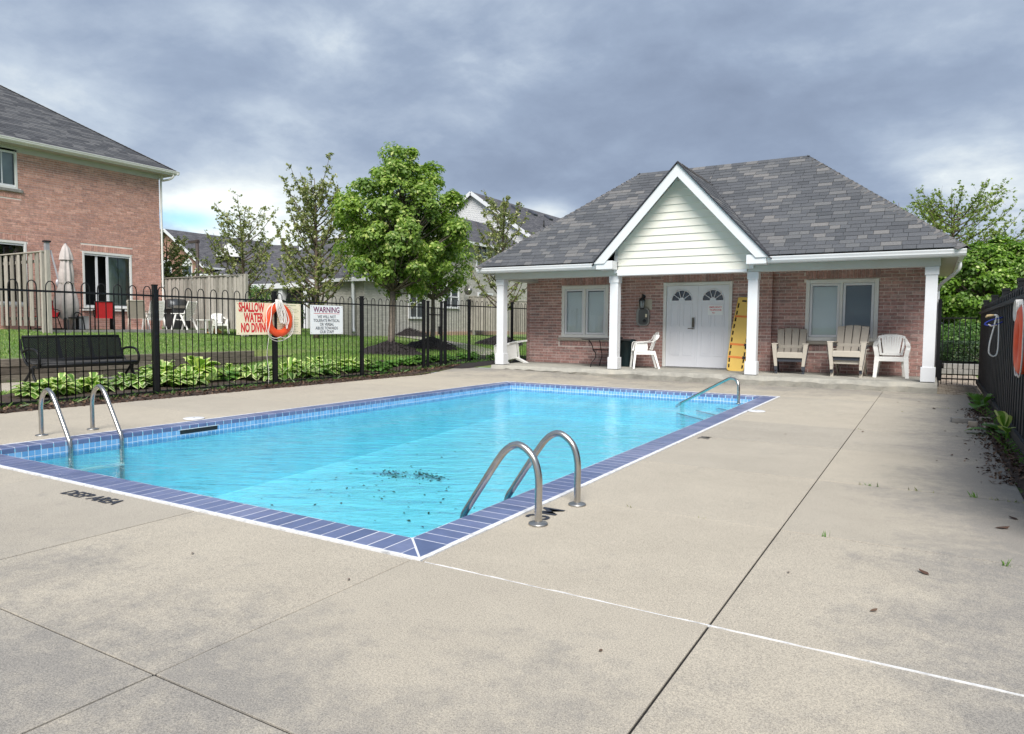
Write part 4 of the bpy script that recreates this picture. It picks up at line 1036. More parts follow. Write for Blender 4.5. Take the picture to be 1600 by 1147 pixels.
m = MB(); m.box(-6.30, YB-.014, 1.605, -5.955, YB-.0085, 1.865); t = solo('wall_plaque', m, mat('plaque_cream', (.50, .47, .38), .6), (-6.13, YB-.014, 1.605), 'cream plaque screwed to the brick behind the lantern', 'sign')
mm = MB()
for k in range(3): mm.box(-6.27, YB-.0165, 1.63+k*.03, -6.02, YB-.0145, 1.635+k*.03)
obj('print_line', mm, mat('faded_print', (.2, .17, .13), .8), t)
t = thing('meter_box', 'grey rounded meter box on the brick under the plaque', 'meter box', (-6.17, YB, 1.25))
m = MB(); w, h = .17, .225; c = (-6.17, 1.43); pts = []
for k in range(24):
    a = 2*math.pi*k/24; pts.append((c[0] + w*math.copysign(abs(math.cos(a))**.45, math.cos(a)), YB-.001, c[1] + h*math.copysign(abs(math.sin(a))**.45, math.sin(a))))
m.prism(pts, (0, -.085, 0)); obj('case', m, mat('meter_grey', (.30, .29, .27), .5, .3), t, bevel=.01)
m = MB(); m.prism([(c[0]+.02+(p[0]-c[0])*.72, YB-.087, c[1]+(p[2]-c[1])*.86) for p in pts], (0, -.012, 0)); obj('cover', m, mat('meter_dark', (.10, .10, .095), .35, .3), t)
m = MB(); m.box(-6.09, YB-.112, 1.42, -6.045, YB-.1, 1.50); obj('tag', m, sign_cream, t)
m = MB(); m.lathe((-6.11, YB-.1, 1.33), [(.04, 0), (.04, -.02), (.02, -.025)], 12, axis='y'); obj('dial', m, black, t)

# ------------------------------------------------------------------ furniture on the porch
def monobloc(label, group='white plastic armchairs on the porch'):
    """white resin armchair facing -y, origin under its middle"""
    t = thing('plastic_chair', label, 'chair', (0, 0, 0), group)
    m = MB(); sh = .42
    pts = [(-.22, -.24), (.22, -.24), (.205, .18), (-.205, .18)]
    m.prism([(x, y, sh-.018) for x, y in pts], (0, 0, .018)); m.box(-.235, -.255, sh-.085, .235, -.240, sh+.002); [m.box(s*.232-.006, -.25, sh-.085, s*.232+.006, .18, sh+.002) for s in (-1, 1)]
    obj('seat', m, plastic_white, t, bevel=.006)
    # fan of back slats between a lower rail and a crown rail
    def bp(u, v):                                      # back surface: u across -1..1, v up 0..1
        wdt = .175 + .065*v - .02*v*v; return Vector((u*wdt, .17 + .13*v + .02*abs(u) - .045*(abs(u)**2), sh + .03 + v*.40 - .035*abs(u)**3*v))
    m = MB()
    for k in range(8):
        u0 = -.80 + k*1.6/7; prev = None
        for i in range(6):
            a, b = bp(u0*(.78+.10*i/6), i/6), bp(u0*(.78+.10*(i+1)/6), (i+1)/6); m.bar(a, b, .037, .008, (0, -1, .2))
    obj('back_slat_field', m, plastic_white, t, kind='stuff') if False else obj('back_slats', m, plastic_white, t)
    m = MB(); crown = [bp(-1+2*i/12, 1.0) for i in range(13)]
    for i in range(12): m.bar(crown[i], crown[i+1], .010, .055, (0, .1, 1))
    low = [bp(-.85+1.7*i/6, .04) for i in range(7)]
    for i in range(6): m.bar(low[i], low[i+1], .010, .05, (0, .1, 1))
    for s in (-1, 1):
        for i in range(6): m.bar(bp(s*.97, i/6), bp(s*.97, (i+1)/6), .042, .012, (0, -1, .2))
    obj('back_frame', m, plastic_white, t)
    for s in (-1, 1):
        m = MB(); ap = smooth_path([(s*.225, .27, .80), (s*.262, .22, .70), (s*.272, .12, .645), (s*.275, -.02, .635), (s*.272, -.17, .628), (s*.262, -.235, .60), (s*.245, -.25, .50), (s*.232, -.25, .41)], 3)
        for i in range(len(ap)-1): m.bar(ap[i], ap[i+1] + (ap[i+1]-ap[i])*.05, 0.075, .012, (s*.15 if i > 12 else 0, -.6 if i > 13 else .15, 1 if i <= 13 else .3))
        m.prism([(s*.245, -.245, .40), (s*.240, .02, .40), (s*.262, .04, .50), (s*.266, .02, .62), (s*.266, -.20, .61)], (s*.008, 0, 0))
        obj('armrest', m, plastic_white, t)
        for (fx, fy, tx, ty) in ((s*.265, -.275, s*.235, -.235), (s*.235, .30, s*.20, .18)):
            m = MB(); a, b = Vector((tx, ty, sh)), Vector((fx, fy, 0)); n_ = 4
            for i in range(n_):
                p, q = a+(b-a)*i/n_, a+(b-a)*(i+1)/n_; m.bar(p, q, 0.080-.026*i/n_, .050-.012*i/n_, (0, 1, 0))
            obj('leg', m, plastic_white, t)
    return t
pc = monobloc('white plastic armchair facing out at the right end of the porch, nearest the last post')
pc.location = (-.66, 16.42, SL); pc.rotation_euler = (0, 0, R(3)); pc.scale = (1.1, 1.05, 1.0)
copy_thing(pc, (-5.87, 16.15, SL), R(-62), 'white plastic armchair turned sideways beside the white double door')
ch = copy_thing(pc, (-9.28, 16.05, SL), 0, 'white plastic armchair tipped over behind the post at the left end of the porch')
ch.rotation_euler = Euler((R(-90), R(-8), R(65)), 'XYZ'); ch.location = (-9.33, 16.1, SL+.27)

def adirondack(label, back_m, seat_m, leg_m, foot_m):
    t = thing('adirondack_chair', label, 'chair', (0, 0, 0), 'stacked resin garden chairs on the porch')
    # four tapering back slats leaning away
    for k in range(4):
        x0 = -.215+k*.1435; m = MB(); sp = 1.10
        a = [x0-.066, x0+.066]; ztop = 1.0 - .03*abs(x0)/.2 - .015
        p = [(x0*1-.066, .13, .36), (x0+.066, .13, .36), (x0*sp+.071, .40, ztop+(.010 if x0 < 0 else -.010)), (x0*sp-.071, .40, ztop-(.010 if x0 < 0 else -.010))]
        m.prism(p, (0, .022, .008)); obj('back_slat', m, back_m, t, bevel=.004)
    m = MB(); m.box(-.27, .20, .50, .27, .225, .57) ; obj('back_rail', m, seat_m, t)
    for k in range(5):
        y = -.30+k*.095; z = .40-.018*k; m = MB(); m.obox((0, y, z), ((.25, 0, 0), (0, .043, -.008), (0, .002, .011))); obj('seat_slat', m, seat_m, t)
    m = MB(); m.box(-.26, -.365, .285, .26, -.345, .40); obj('apron', m, seat_m, t, bevel=.005)
    for s in (-1, 1):
        m = MB(); m.prism([(s*.245, -.33, .60), (s*.375, -.36, .60), (s*.355, .10, .595), (s*.315, .30, .59), (s*.265, .30, .59)][::s], (0, 0, .024)); obj('armrest', m, seat_m, t, bevel=.006)
        m = MB(); top, bot = Vector((s*.325, -.33, .60)), Vector((s*.275, -.33, .10))
        m.prism([(s*.27, -.355, .598), (s*.365, -.355, .598), (s*.305, -.355, .09), (s*.245, -.355, .09)][::s], (0, .075, 0)); lg = obj('leg', m, leg_m, t, bevel=.004)
        m = MB(); m.prism([(s*.245, -.352, .088), (s*.303, -.352, .088), (s*.298, -.352, 0), (s*.25, -.352, 0)][::s], (0, .07, 0)); obj('foot', m, foot_m, lg)
        m = MB(); m.bar((s*.27, .02, .35), (s*.27, .42, .0), .10, .025, (1, 0, 0)); obj('leg', m, leg_m, t)
    return t
def stack(x, y, rz, rows, gap=.082):
    for k, (lab, b, s_, l, f) in enumerate(rows):
        a = adirondack(lab, b, s_, l, f); a.location = (x, y - .045*k, SL + gap*k); a.rotation_euler = (0, 0, rz); a.scale = (1, 1, .93)
stack(-2.62, 16.52, R(6), [('charcoal resin garden chair at the bottom of the stack nearest the third post', charcoal, charcoal, charcoal, charcoal), ('taupe slatted garden chair on top of the stack nearest the third post', taupe, taupe_light, taupe_light, charcoal)])
stack(-1.42, 16.25, R(-4), [('sand coloured garden chair at the bottom of the stack before the right window', taupe, taupe_light, taupe_light, taupe_light), ('charcoal garden chair in the middle of the stack before the right window', charcoal, charcoal, charcoal, charcoal), ('taupe slatted garden chair on top of the stack before the right window', taupe, taupe_light, taupe_light, taupe_light)], .075)

t = thing('patio_table', 'black metal patio table with scrolled legs behind the second porch post', 'table', (-6.82, 16.05, SL))
m = MB(); m.lathe((-6.82, 16.05, SL), [(.60, .665), (.61, .678), (.60, .690), (.02, .692)], 36); obj('table_top', m, mat('table_dark', (.03, .03, .032), .3), t)
m = MB(); m.tube([(-6.82+.33*math.cos(a*math.pi/12), 16.05+.33*math.sin(a*math.pi/12), SL+.42) for a in range(24)], .009, 6, closed=True); obj('ring', m, iron, t)
for k in range(4):
    a = math.pi/4 + k*math.pi/2; c, s_ = math.cos(a), math.sin(a); P = lambda r_, z: (-6.82+r_*c, 16.05+r_*s_, SL+z)
    m = MB(); m.tube(smooth_path([P(.46, .665), P(.40, .60), P(.36, .52), P(.33, .42), P(.27, .33), P(.28, .22), P(.37, .10), P(.40, 0)], 4), .011, 6); obj('leg', m, iron, t)
m = MB(); m.box(-6.54, 16.0, SL+.694, -6.40, 16.1, SL+.74); solo('small_box', m, black, (-6.47, 16.05, SL+.694), 'small black box lying on the metal patio table', 'box', bevel=.01)
t = thing('rubbish_bin', 'dark green plastic bin standing behind the patio table', 'bin', (-6.50, 16.62, SL))
m = MB(); m.lathe((-6.50, 16.62, SL), [(.17, 0), (.185, .02), (.215, .60), (.225, .61)], 24); obj('body', m, dark_green, t)
m = MB(); m.lathe((-6.50, 16.62, SL), [(.235, .60), (.235, .64), (.20, .675), (.03, .69)], 24); obj('lid', m, dark_green, t)

# yellow rescue board leaning against the wall right of the door
def spine_board():
    t = thing('rescue_board', 'yellow plastic rescue board with slots and orange straps leaning beside the door', 'rescue board', (-3.80, 16.42, SL))
    base = Vector((-3.80, 16.42, SL)); tilt = math.atan2(.40, 1.70)
    upv = Vector((.10, .40, 1.72)).normalized(); side = Vector((1, .0, -.06)).normalized(); side = (side - upv*side.dot(upv)).normalized(); nrm_ = side.cross(upv).normalized()
    if nrm_.y > 0: nrm_ = -nrm_
    H_ = 1.74
    def Q(u, v, n=0): return base + side*u + upv*v + nrm_*n
    def halfw(v): return .205 - .055*max(0, (v-.9)/.84) - .02*max(0, (.35-v)/.35)
    # outline as horizontal bands so slots can be cut near both edges
    vs_ = [0.0, .03, .07, .155, .20, .30, .36, .46, .52, .62, .68, .78, .84, .94, 1.0, 1.10, 1.16, 1.26, 1.32, 1.42, 1.48, 1.60, 1.69, 1.725, H_]
    slots = {(.07, .155), (.20, .30), (.36, .46), (.52, .62), (.68, .78), (.84, .94), (1.0, 1.10), (1.16, 1.26), (1.32, 1.42), (1.48, 1.60)}
    m = MB()
    for a, b in zip(vs_, vs_[1:]):
        ha, hb = halfw(a), halfw(b)
        if a == 0: ha -= .05
        if b == H_: hb -= .05
        if (a, b) in slots:
            e, s_ = .022, .050
            spans = [(-ha, -ha+e, -hb, -hb+e), (-ha+e+s_*.75, ha-e-s_*.75, -hb+e+s_*.75, hb-e-s_*.75), (ha-e, ha, hb-e, hb)]
        else: spans = [(-ha, ha, -hb, hb)]
        for (p, q, r_, s2) in spans: m.prism([Q(p, a), Q(q, a), Q(s2, b), Q(r_, b)][::-1], -nrm_*.04)
    obj('board', m, yellow, t)
    m = MB(); m.prism([Q(-.05, 1.63, .002), Q(.05, 1.63, .002), Q(.05, 1.67, .002), Q(-.05, 1.67, .002)], nrm_*.001); obj('grip_slot', m, black, t)
    for (a, b) in slots:
        for s in (-1, 1):
            c = s*(halfw((a+b)/2)-.04); m = MB(); m.prism([Q(c-.022, a+.008, -.036), Q(c+.022, a+.008, -.036), Q(c+.022, b-.008, -.036), Q(c-.022, b-.008, -.036)][::-1], -nrm_*.003); obj('slot', m, dark_in, t)
    for v in (.30, .60, 1.26):
        h = halfw(v)+.004; m = MB(); m.prism([Q(-h+.02, v, .002), Q(h, v, .002), Q(h, v+.045, .002), Q(-h+.02, v+.045, .002)][::-1], nrm_*.004); st = obj('strap', m, orange_strap, t)
        m = MB(); m.prism([Q(h-.075, v-.004, .007), Q(h-.005, v-.004, .007), Q(h-.005, v+.052, .007), Q(h-.075, v+.052, .007)][::-1], nrm_*.014); obj('buckle', m, black, st)
spine_board()

# ------------------------------------------------------------------ black iron fence on the left
FX = -10.67
def fz(y): return 0.0 if y < 14.7 else 0.08
def iron_post(y, parent, h=1.80, w=.032):
    m = MB(); z = fz(y)-.06; m.box(FX-w, y-w, z, FX+w, y+w, h+fz(y)-.02); m.box(FX-w-.006, y-w-.006, h+fz(y)-.02, FX+w+.006, y+w+.006, h+fz(y)); return obj('post', m, iron, parent)
def hairpin_mesh():
    m = MB(); p = .1195; r_ = p/2; pts = [(0, -r_, .02), (0, -r_, 1.66)] + [(0, -r_*math.cos(math.pi*k/8), 1.68 + r_*1.45*math.sin(math.pi*k/8)) for k in range(1, 8)] + [(0, r_, 1.66), (0, r_, .02)]
    m.tube(pts, .0078, 6); return m.mesh('hairpin_picket', iron)
HP = hairpin_mesh()
def iron_panel(y0, y1, parent, n=None):
    n = n or round((y1-y0)/.2390)
    for i in range(n):
        yc_ = y0 + (i+.5)*(y1-y0)/n; o = bpy.data.objects.new('hairpin_picket', HP); COL.objects.link(o); o.parent = parent
        o.location = Vector((FX, yc_, fz(yc_) + random.uniform(-.003, .003))) - wl(parent); o.rotation_euler = (R(random.uniform(-.25, .25)), 0, 0); o.scale = (1, (y1-y0)/n/.239, 1)
    for z in (1.62, .085):
        m = MB(); q = fz((y0+y1)/2); m.box(FX-.016, y0+.034, z+q-.014, FX+.016, y1-.034, z+q+.014); obj('rail', m, iron, parent)
fence = thing('iron_fence', 'black iron fence of looped pickets along the left of the pool deck', 'fence', (FX, 9, 0))
posts = [2.03, 4.42, 6.81, 9.20, 11.58, 13.77]
for y in posts: iron_post(y, fence)
for a, b in zip(posts, posts[1:]): iron_panel(a, b, fence, 10 if b-a > 2.3 else 9)
for y in (14.66, 15.75, 18.02, 20.3): iron_post(y, fence)
for a, b in ((14.66, 15.75), (15.75, 18.02), (18.02, 20.3)): iron_panel(a, b, fence)
gate = thing('iron_gate', 'narrow black iron gate in the fence near the clubhouse', 'gate', (FX, 14.2, 0))
iron_post(13.94, gate, 1.78, .026); iron_post(14.50, gate, 1.78, .026)
for y in (14.06, 14.15, 14.24, 14.33, 14.42):
    m = MB(); m.tube([(FX, y, .08), (FX, y, 1.60)], .0075, 6); obj('bar', m, iron, gate)
for z in (1.61, 1.44, .10): m = MB(); m.box(FX-.015, 13.97, z-.014, FX+.015, 14.47, z+.014); obj('rail', m, iron, gate)
m = MB(); m.box(FX-.03, 14.40, .95, FX+.035, 14.47, 1.15); obj('latch', m, iron, gate)

RX_ = (R(90), 0, R(90))
def board_sign(y0, y1, z0, z1, m_, label, tilt=0):
    m = MB(); m.box(FX+.022, y0, z0, FX+.027, y1, z1); t = solo('sign', m, m_, (FX+.022, (y0+y1)/2, z0), label, 'sign')
    for (y, z) in ((y0+.03, z0+.03), (y1-.03, z0+.03), (y0+.03, z1-.03), (y1-.03, z1-.03)):
        q = MB(); q.lathe((FX+.027, y, z), [(.007, 0), (.007, .003)], 8, axis='x'); obj('screw', q, dull_steel, t)
    return t
SXX = FX+.0285
t = board_sign(8.325, 9.17, .985, 1.575, sign_cream, 'cream sign with red SHALLOW WATER NO DIVING lettering left of the orange ring')
for body, z, sz, xs_, yo in (('SHALLOW', 1.475, .225, .53, 8.655), ('WATER', 1.29, .225, .55, 8.70), ('NO DIVING', 1.105, .225, .53, 8.73)):
    text('lettering', body, sz, (SXX, yo, z), RX_, sign_red, t, xs_, .0085)
t = board_sign(9.18, 9.82, .985, 1.575, sign_cream, 'cream sign of faded small print right of the orange ring')
mm = MB()
for k in range(15):
    z = 1.50 - k*.033; w_ = .55 if k % 4 else .40
    a = 9.24; b = a + w_*random.uniform(.8, 1.0)
    while a < b: l = random.uniform(.02, .06); mm.box(SXX-.0004, a, z, SXX, min(a+l, b), z+.009); a += l+.010
obj('small_print', mm, sign_green, t, kind='stuff')
m = MB(); m.box(SXX-.0004, 9.34, 1.535, SXX, 9.70, 1.548); obj('heading', m, sign_green, t)
t = board_sign(10.07, 10.975, .985, 1.57, sign_white, 'white WARNING sign about abuse towards staff on the iron fence')
text('lettering', 'WARNING', .158, (SXX, 10.52, 1.475), RX_, navy_red, t, .95, .003)
m = MB(); m.box(SXX-.0004, 10.16, 1.398, SXX, 10.88, 1.406); obj('underline', m, sign_red, t)
for k, body in enumerate(('WE WILL NOT', 'TOLERATE PHYSICAL', 'OR VERBAL', 'ABUSE TOWARDS', 'OUR STAFF')):
    text('lettering', body, .083, (SXX, 10.52, 1.335-k*.077), RX_, sign_black, t, .93, .0005)

def buoy(c, axis_x, label, rmaj=.245, rmin=.068):
    t = thing('ring_buoy', label, 'lifebuoy', c, 'orange lifebuoys hung on the pool fences')
    m = MB(); n, k = 40, 14; vs = []
    for i in range(n):
        a = 2*math.pi*i/n
        for j in range(k):
            b = 2*math.pi*j/k; rr = rmaj + rmin*math.cos(b); x = rmin*.72*math.sin(b)
            vs.append((c[0]+x, c[1]+rr*math.cos(a), c[2]+rr*math.sin(a)*1.02))
    m.add(vs, [(i*k+j, ((i+1) % n)*k+j, ((i+1) % n)*k+(j+1) % k, i*k+(j+1) % k) for i in range(n) for j in range(k)], 0, True)
    obj('ring', m, orange, t)
    # grab line held at four points
    m = MB(); pts = []
    for i in range(48):
        a = 2*math.pi*i/48; sag = .045*abs(math.sin(2*a)); pts.append((c[0]+.03*axis_x, c[1]+(rmaj+rmin+sag)*math.cos(a), c[2]+(rmaj+rmin+sag)*math.sin(a) - .03*sag/.045*(1 if math.sin(a) < 0 else 0)))
    m.tube(pts, .007, 6, closed=True); obj('grab_line', m, rope_m, t)
    for a in (45, 135, 225, 315):
        m = MB(); a = R(a); cc = (c[0], c[1]+rmaj*math.cos(a), c[2]+rmaj*math.sin(a)); e = Vector((0, math.cos(a), math.sin(a))); g = Vector((0, -math.sin(a), math.cos(a)))
        m.tube([Vector(cc) + e*(rmin+.004)*math.cos(b) + Vector((rmin*.76*math.sin(b), 0, 0)) for b in [2*math.pi*q/14 for q in range(14)]], .010, 6, closed=True); obj('band', m, rope_m, t) if False else None
    return t
b1 = buoy((-10.585, 9.235, 1.255), 1, 'orange lifebuoy with white rope hung on the black iron fence post')
m = MB(); m.tube([(FX+.03, 9.2, 1.60), (-10.56, 9.2, 1.61), (-10.54, 9.2, 1.66)], .009, 6); solo('hook', m, iron, (FX+.03, 9.2, 1.60), 'black hook on the iron fence post holding the orange lifebuoy', 'hook')
t = thing('throw_rope', 'coiled white throw rope hanging over the orange lifebuoy', 'rope', (-10.54, 9.2, 1.6))
for k in range(6):
    dy = -.05 + .035*k + random.uniform(-.02, .02); dep = .33 + random.uniform(-.10, .10); w_ = random.uniform(.01, .035); x = -10.515 + .008*(k % 3)
    m = MB(); m.tube(smooth_path([(x-.02, 9.12+.012*k, 1.64), (x, 9.13+dy*.5, 1.52), (x, 9.22+dy-w_, 1.38), (x, 9.26+dy-w_, 1.64-dep-.05), (x, 9.26+dy, 1.60-dep-.08), (x, 9.26+dy+w_, 1.64-dep-.03), (x, 9.24+dy*.7+w_, 1.40), (x-.02, 9.16+.014*k, 1.63)], 4), .0085, 6); obj('coil', m, rope_m, t)
m = MB(); m.tube(smooth_path([(-10.53, 9.16, 1.62), (-10.52, 9.02, 1.52), (-10.51, 8.98, 1.30), (-10.52, 8.93, 1.05), (-10.56, 9.0, .92), (-10.58, 9.2, .86), (-10.58, 9.42, .92), (-10.56, 9.53, 1.10)], 5), .0075, 6); obj('tail', m, rope_m, t)
m = MB(); m.tube(smooth_path([(-10.60, 9.0, .93), (-10.62, 8.97, .6), (-10.61, 9.0, .3), (-10.60, 8.98, .06)], 4), .004, 5); obj('tail', m, rope_m, t)

# ------------------------------------------------------------------ black board fence on the right
def rfx(y): return 0.80 + 0.0095*(y-8)
bf = thing('board_fence', 'tall black stained board fence along the right of the pool deck', 'fence', (.8, 11, 0))
y = 4.6; k = 0
while y < 17.5:
    w_ = .138; x = rfx(y) + (.0 if k % 2 else .012); me = unit(black_plank, 'board'); o = bpy.data.objects.new('board', me); COL.objects.link(o); o.parent = bf
    h = 1.60 + random.uniform(-.004, .004); o.location = Vector((x+.02, y+w_/2, .05+h/2)) - wl(bf); o.scale = (.019, w_-.006, h); o.rotation_euler = (R(random.uniform(-.2, .2)), 0, R(-.5)); y += w_+.002; k += 1
for y in (5.3, 7.7, 10.1, 12.5, 14.9, 17.45):
    m = MB(); x = rfx(y); m.box(x+.045, y-.045, -.05, x+.135, y+.045, 1.76); m.prism([(x+.035, y-.055, 1.76), (x+.145, y-.055, 1.76), (x+.145, y+.055, 1.76), (x+.035, y+.055, 1.76)], (0, 0, .03)); obj('post', m, iron, bf)
for z, h in ((1.52, .05), (.11, .09)):
    m = MB(); m.bar((rfx(4.6)-.010, 4.6, z), (rfx(17.5)-.010, 17.5, z), .035, h); obj('rail', m, black_plank, bf)
m = MB(); y = 4.7
while y < 17.4: x = rfx(y)+.085; m.tube([(x, y, 1.58), (x, y, 1.69+.0), (x, y, 1.705)], .011, 5); y += .12
obj('picket_tip', m, iron, bf, kind='stuff')
m = MB(); m.bar((rfx(4.6)+.085, 4.6, 1.63), (rfx(17.5)+.085, 17.5, 1.63), .03, .03); obj('rail', m, iron, bf)
buoy((.765, 8.22, 1.10), -1, 'orange lifebuoy hung on the black board fence at the right edge', .25, .075)
m = MB(); 
for k in range(5): m.tube([(.755-.010*k, 8.36+.15*math.cos(a)+.02*k, 1.38+.10*math.sin(a)) for a in [2*math.pi*q/20 for q in range(20)]], .008, 6, closed=True)
m.tube(smooth_path([(.755, 8.50, 1.35), (.75, 8.56, 1.1), (.755, 8.54, .85), (.755, 8.52, .74)]), .010, 6)
solo('rope_coil', m, rope_m, (.755, 8.36, 1.4), 'white rope coiled over the lifebuoy on the black board fence', 'rope')
m = MB(); m.box(.785, 8.50, 1.16, .789, 8.72, 1.42); solo('paper_notice', m, sign_white, (.785, 8.6, 1.16), 'small white notice on the black board fence above the lifebuoy', 'sign')
t = thing('rescue_hook', 'white looped rescue pole with wooden grip and blue strap on the black board fence', 'rescue pole', (0.766, 11.5, 1.374))
m = MB(); m.tube([(0.645, 11.5, 1.352), (0.667, 11.5, 1.374), (0.700, 11.5, 1.378), (0.739, 11.5, 1.383)], [.010, .019, .020, .013], 10); obj('grip', m, mat('pale_wood', (.50, .38, .20), .6), t)
m = MB(); m.tube(smooth_path([(0.739, 11.5, 1.383), (0.772, 11.5, 1.383), (0.791, 11.5, 1.339), (0.802, 11.5, 1.156), (0.802, 11.5, 0.939), (0.788, 11.5, 0.852), (0.755, 11.5, 0.830), (0.717, 11.5, 0.852), (0.700, 11.5, 0.904), (0.711, 11.5, 1.043), (0.744, 11.5, 1.217), (0.769, 11.5, 1.374)], 5), .010, 8); obj('loop', m, plastic_white, t)
m = MB(); m.tube(smooth_path([(0.840, 11.5, 1.357), (0.700, 11.5, 1.313), (0.639, 11.5, 1.261), (0.700, 11.5, 1.244), (0.777, 11.5, 1.261), (0.840, 11.5, 1.296)], 4), .011, 6); obj('strap', m, mat('blue_strap', (.02, .04, .30), .6), t)
m = MB(); m.tube(smooth_path([(0.678, 11.5, 1.257), (0.722, 11.5, 1.239), (0.777, 11.5, 1.257)]), .013, 6); obj('cord', m, rope_m, t)

# gate between the clubhouse and the board fence
g = thing('iron_gate', 'black iron gate between the clubhouse corner and the board fence', 'gate', (.5, 17.5, 0))
m = MB(); m.box(.135, 17.0, 0, .20, 17.06, 1.80); obj('post', m, iron, g); m = MB(); m.box(.20, 17.02, .12, .235, 17.05, .55); obj('latch_box', m, iron, g)
for z in (1.42, .50, .14): m = MB(); m.box(.20, 17.49, z-.014, .87, 17.515, z+.014); obj('rail', m, iron, g)
for k in range(7): x = .245+k*.098; m = MB(); m.tube([(x, 17.5, .02), (x, 17.5, 1.42)], .008, 6); obj('bar', m, iron, g)
# pavers past the gate, raised planter and its hedge
pv = MB(); pv.box(.18, 15.07, -.12, 1.05, 21.4, -.035); walk = struct('paver_path', pv, mat('joint_sand', (.10, .085, .065), .95))
its = []; y = 15.08; r_ = 0
while y < 21.3:
    x = .20 - (.06 if r_ % 2 else 0)
    while x < 1.0: its.append(((min(x+.055, 1.0), y+.1, -.03+random.uniform(-.004, .004)), (.052, 0, 0), (0, .098, 0), (0, 0, .03))); x += .112
    y += .204; r_ += 1
pieces('paver', its, paver_m, walk, 300)
pl = thing('planter', 'low grey stone planter behind the iron gate', 'planter', (1.0, 21.8, 0))
for k, z in enumerate((0.02, .155)):
    for i in range(5): m = MB(); x = .15+i*.42+(.2 if k else 0); m.box(x, 21.5, z, x+.41, 21.75, z+.13); obj('stone_block', m, stone_m, pl, bevel=.01)
m = MB(); m.box(.2, 21.75, 0, 2.3, 24.5, .27); obj('soil', m, mulch_m, pl)

# ------------------------------------------------------------------ timber edging, paths, beds on the left
wall_t = thing('timber_edging', 'low retaining edge of weathered grey timbers behind the bench', 'retaining wall', (-15.55, 7, 0))
for r_, (z, y1) in enumerate(((0.0, 14.6), (.155, 13.9), (.31, 12.6))):
    y = -1.0 - .8*r_
    while y < y1:
        L_ = min(2.4, y1-y); m = MB(); x = -15.56 + random.uniform(-.012, .012)
        m.box(x+.02, y+.004, z, x+.17, y+L_-.004, z+.15); o = obj('timber', m, tie_m, wall_t, bevel=.008); o.rotation_euler = (0, R(random.uniform(-.3, .3)), 0) if False else (0, 0, 0); y += 2.4
m = MB(); m.box(-15.25, 5.6, -.05, -13.35, 8.95, .012); struct('bench_pad', m, MATS['concrete'])
def path_strip(pts, w, name):
    m = MB(); vs = []
    P = smooth_path([(x, y, 0) for x, y in pts], 10)
    for i, p in enumerate(P):
        t_ = (P[min(i+1, len(P)-1)]-P[max(i-1, 0)]).normalized(); n = Vector((-t_.y, t_.x, 0))
        for s in (-1, 1): q = p + n*s*w/2; vs.append((q.x, q.y, hgt(q.x, q.y)+.012))
    m.add(vs, [(2*i, 2*i+1, 2*i+3, 2*i+2) for i in range(len(P)-1)]); struct(name, m, MATS['concrete'])
path_strip([(-10.9, 18.6), (-12.2, 19.2), (-13.8, 21.0), (-17, 23.4), (-22, 25.6), (-29, 26.5), (-40, 27)], 1.1, 'footpath')
path_strip([(-13.45, 2.0), (-13.4, 4.0), (-13.5, 5.7)], .5, 'garden_path')
def bed(name, x0, x1, y0, y1, mt):
    rs = np.random.RandomState(2); nx, ny = int((x1-x0)/.12), int((y1-y0)/.12); V = []
    for j in range(ny+1):
        for i in range(nx+1):
            x = x0+(x1-x0)*i/nx; y = y0+(y1-y0)*j/ny; e = min(i, nx-i, j, ny-j)
            V.append((x+rs.uniform(-.03, .03), y+rs.uniform(-.03, .03), hgt(x, y) + (-.04 if e == 0 else .012 + .035*rs.rand())))
    F = [(j*(nx+1)+i, j*(nx+1)+i+1, (j+1)*(nx+1)+i+1, (j+1)*(nx+1)+i) for j in range(ny) for i in range(nx)]
    link(name, quadmesh(name, np.array(V), np.array(F), [mt]), kind='structure')
bed('flower_bed', -12.75, -10.36, 1.5, 14.6, mulch_brown)
bed('flower_bed', -12.2, -10.0, 14.6, 20.0, mulch_m)
bed('soil_strip', .58, 1.0, 4.0, 15.0, mulch_brown)

# bark chips and dead leaves along both fences
def chips(name, n, fx, fy, size, m_, seed, label):
    rs = np.random.RandomState(seed); P = np.array([(fx(rs), fy(rs), 0) for _ in range(n)]); P[:, 2] = [hgt(x, y) + .04 + .02*rs.rand() if x < DX0 or x > DX1 else .006+.01*rs.rand() for x, y, _ in P]
    o = link(name, leaf_cloud(name, P, np.tile([0, 0, 1.], (n, 1)), size, m_, .55, .5, rs), kind='stuff', label=label)
dead = piece_mat('dead_leaves', [(0, (.035, .018, .012)), (.6, (.09, .045, .028)), (1, (.20, .13, .08))], .8, 20, .2, 0)
chips('leaf_litter', 2600, lambda r: -10.3 - abs(r.normal(0, .28)), lambda r: r.uniform(2, 15), .06, dead, 1, 'brown leaf litter along the foot of the iron fence')
chips('leaf_litter', 1500, lambda r: .72 - abs(r.normal(0, .12)), lambda r: r.uniform(6.5, 12.5), .038, dead, 2, 'dark leaf litter along the foot of the board fence')
def scatter_leaf(x, y, s, m_, a, lb):
    s *= .72; m = MB(); c, q = math.cos(a), math.sin(a); P = lambda u, v, z: (x+s*(u*c-v*q), y+s*(u*q+v*c), .004+z*s)
    m.add([P(-1, 0, 0), P(-.3, -.45, .12), P(.5, -.35, .05), P(1, 0, .3), P(.4, .4, .15), P(-.4, .4, .02)], [(0, 1, 2, 3, 4, 5)])
    solo('fallen_leaf', m, m_, (x, y, 0), lb, 'leaf', 'fallen leaves on the deck')
rl = random.Random(4)
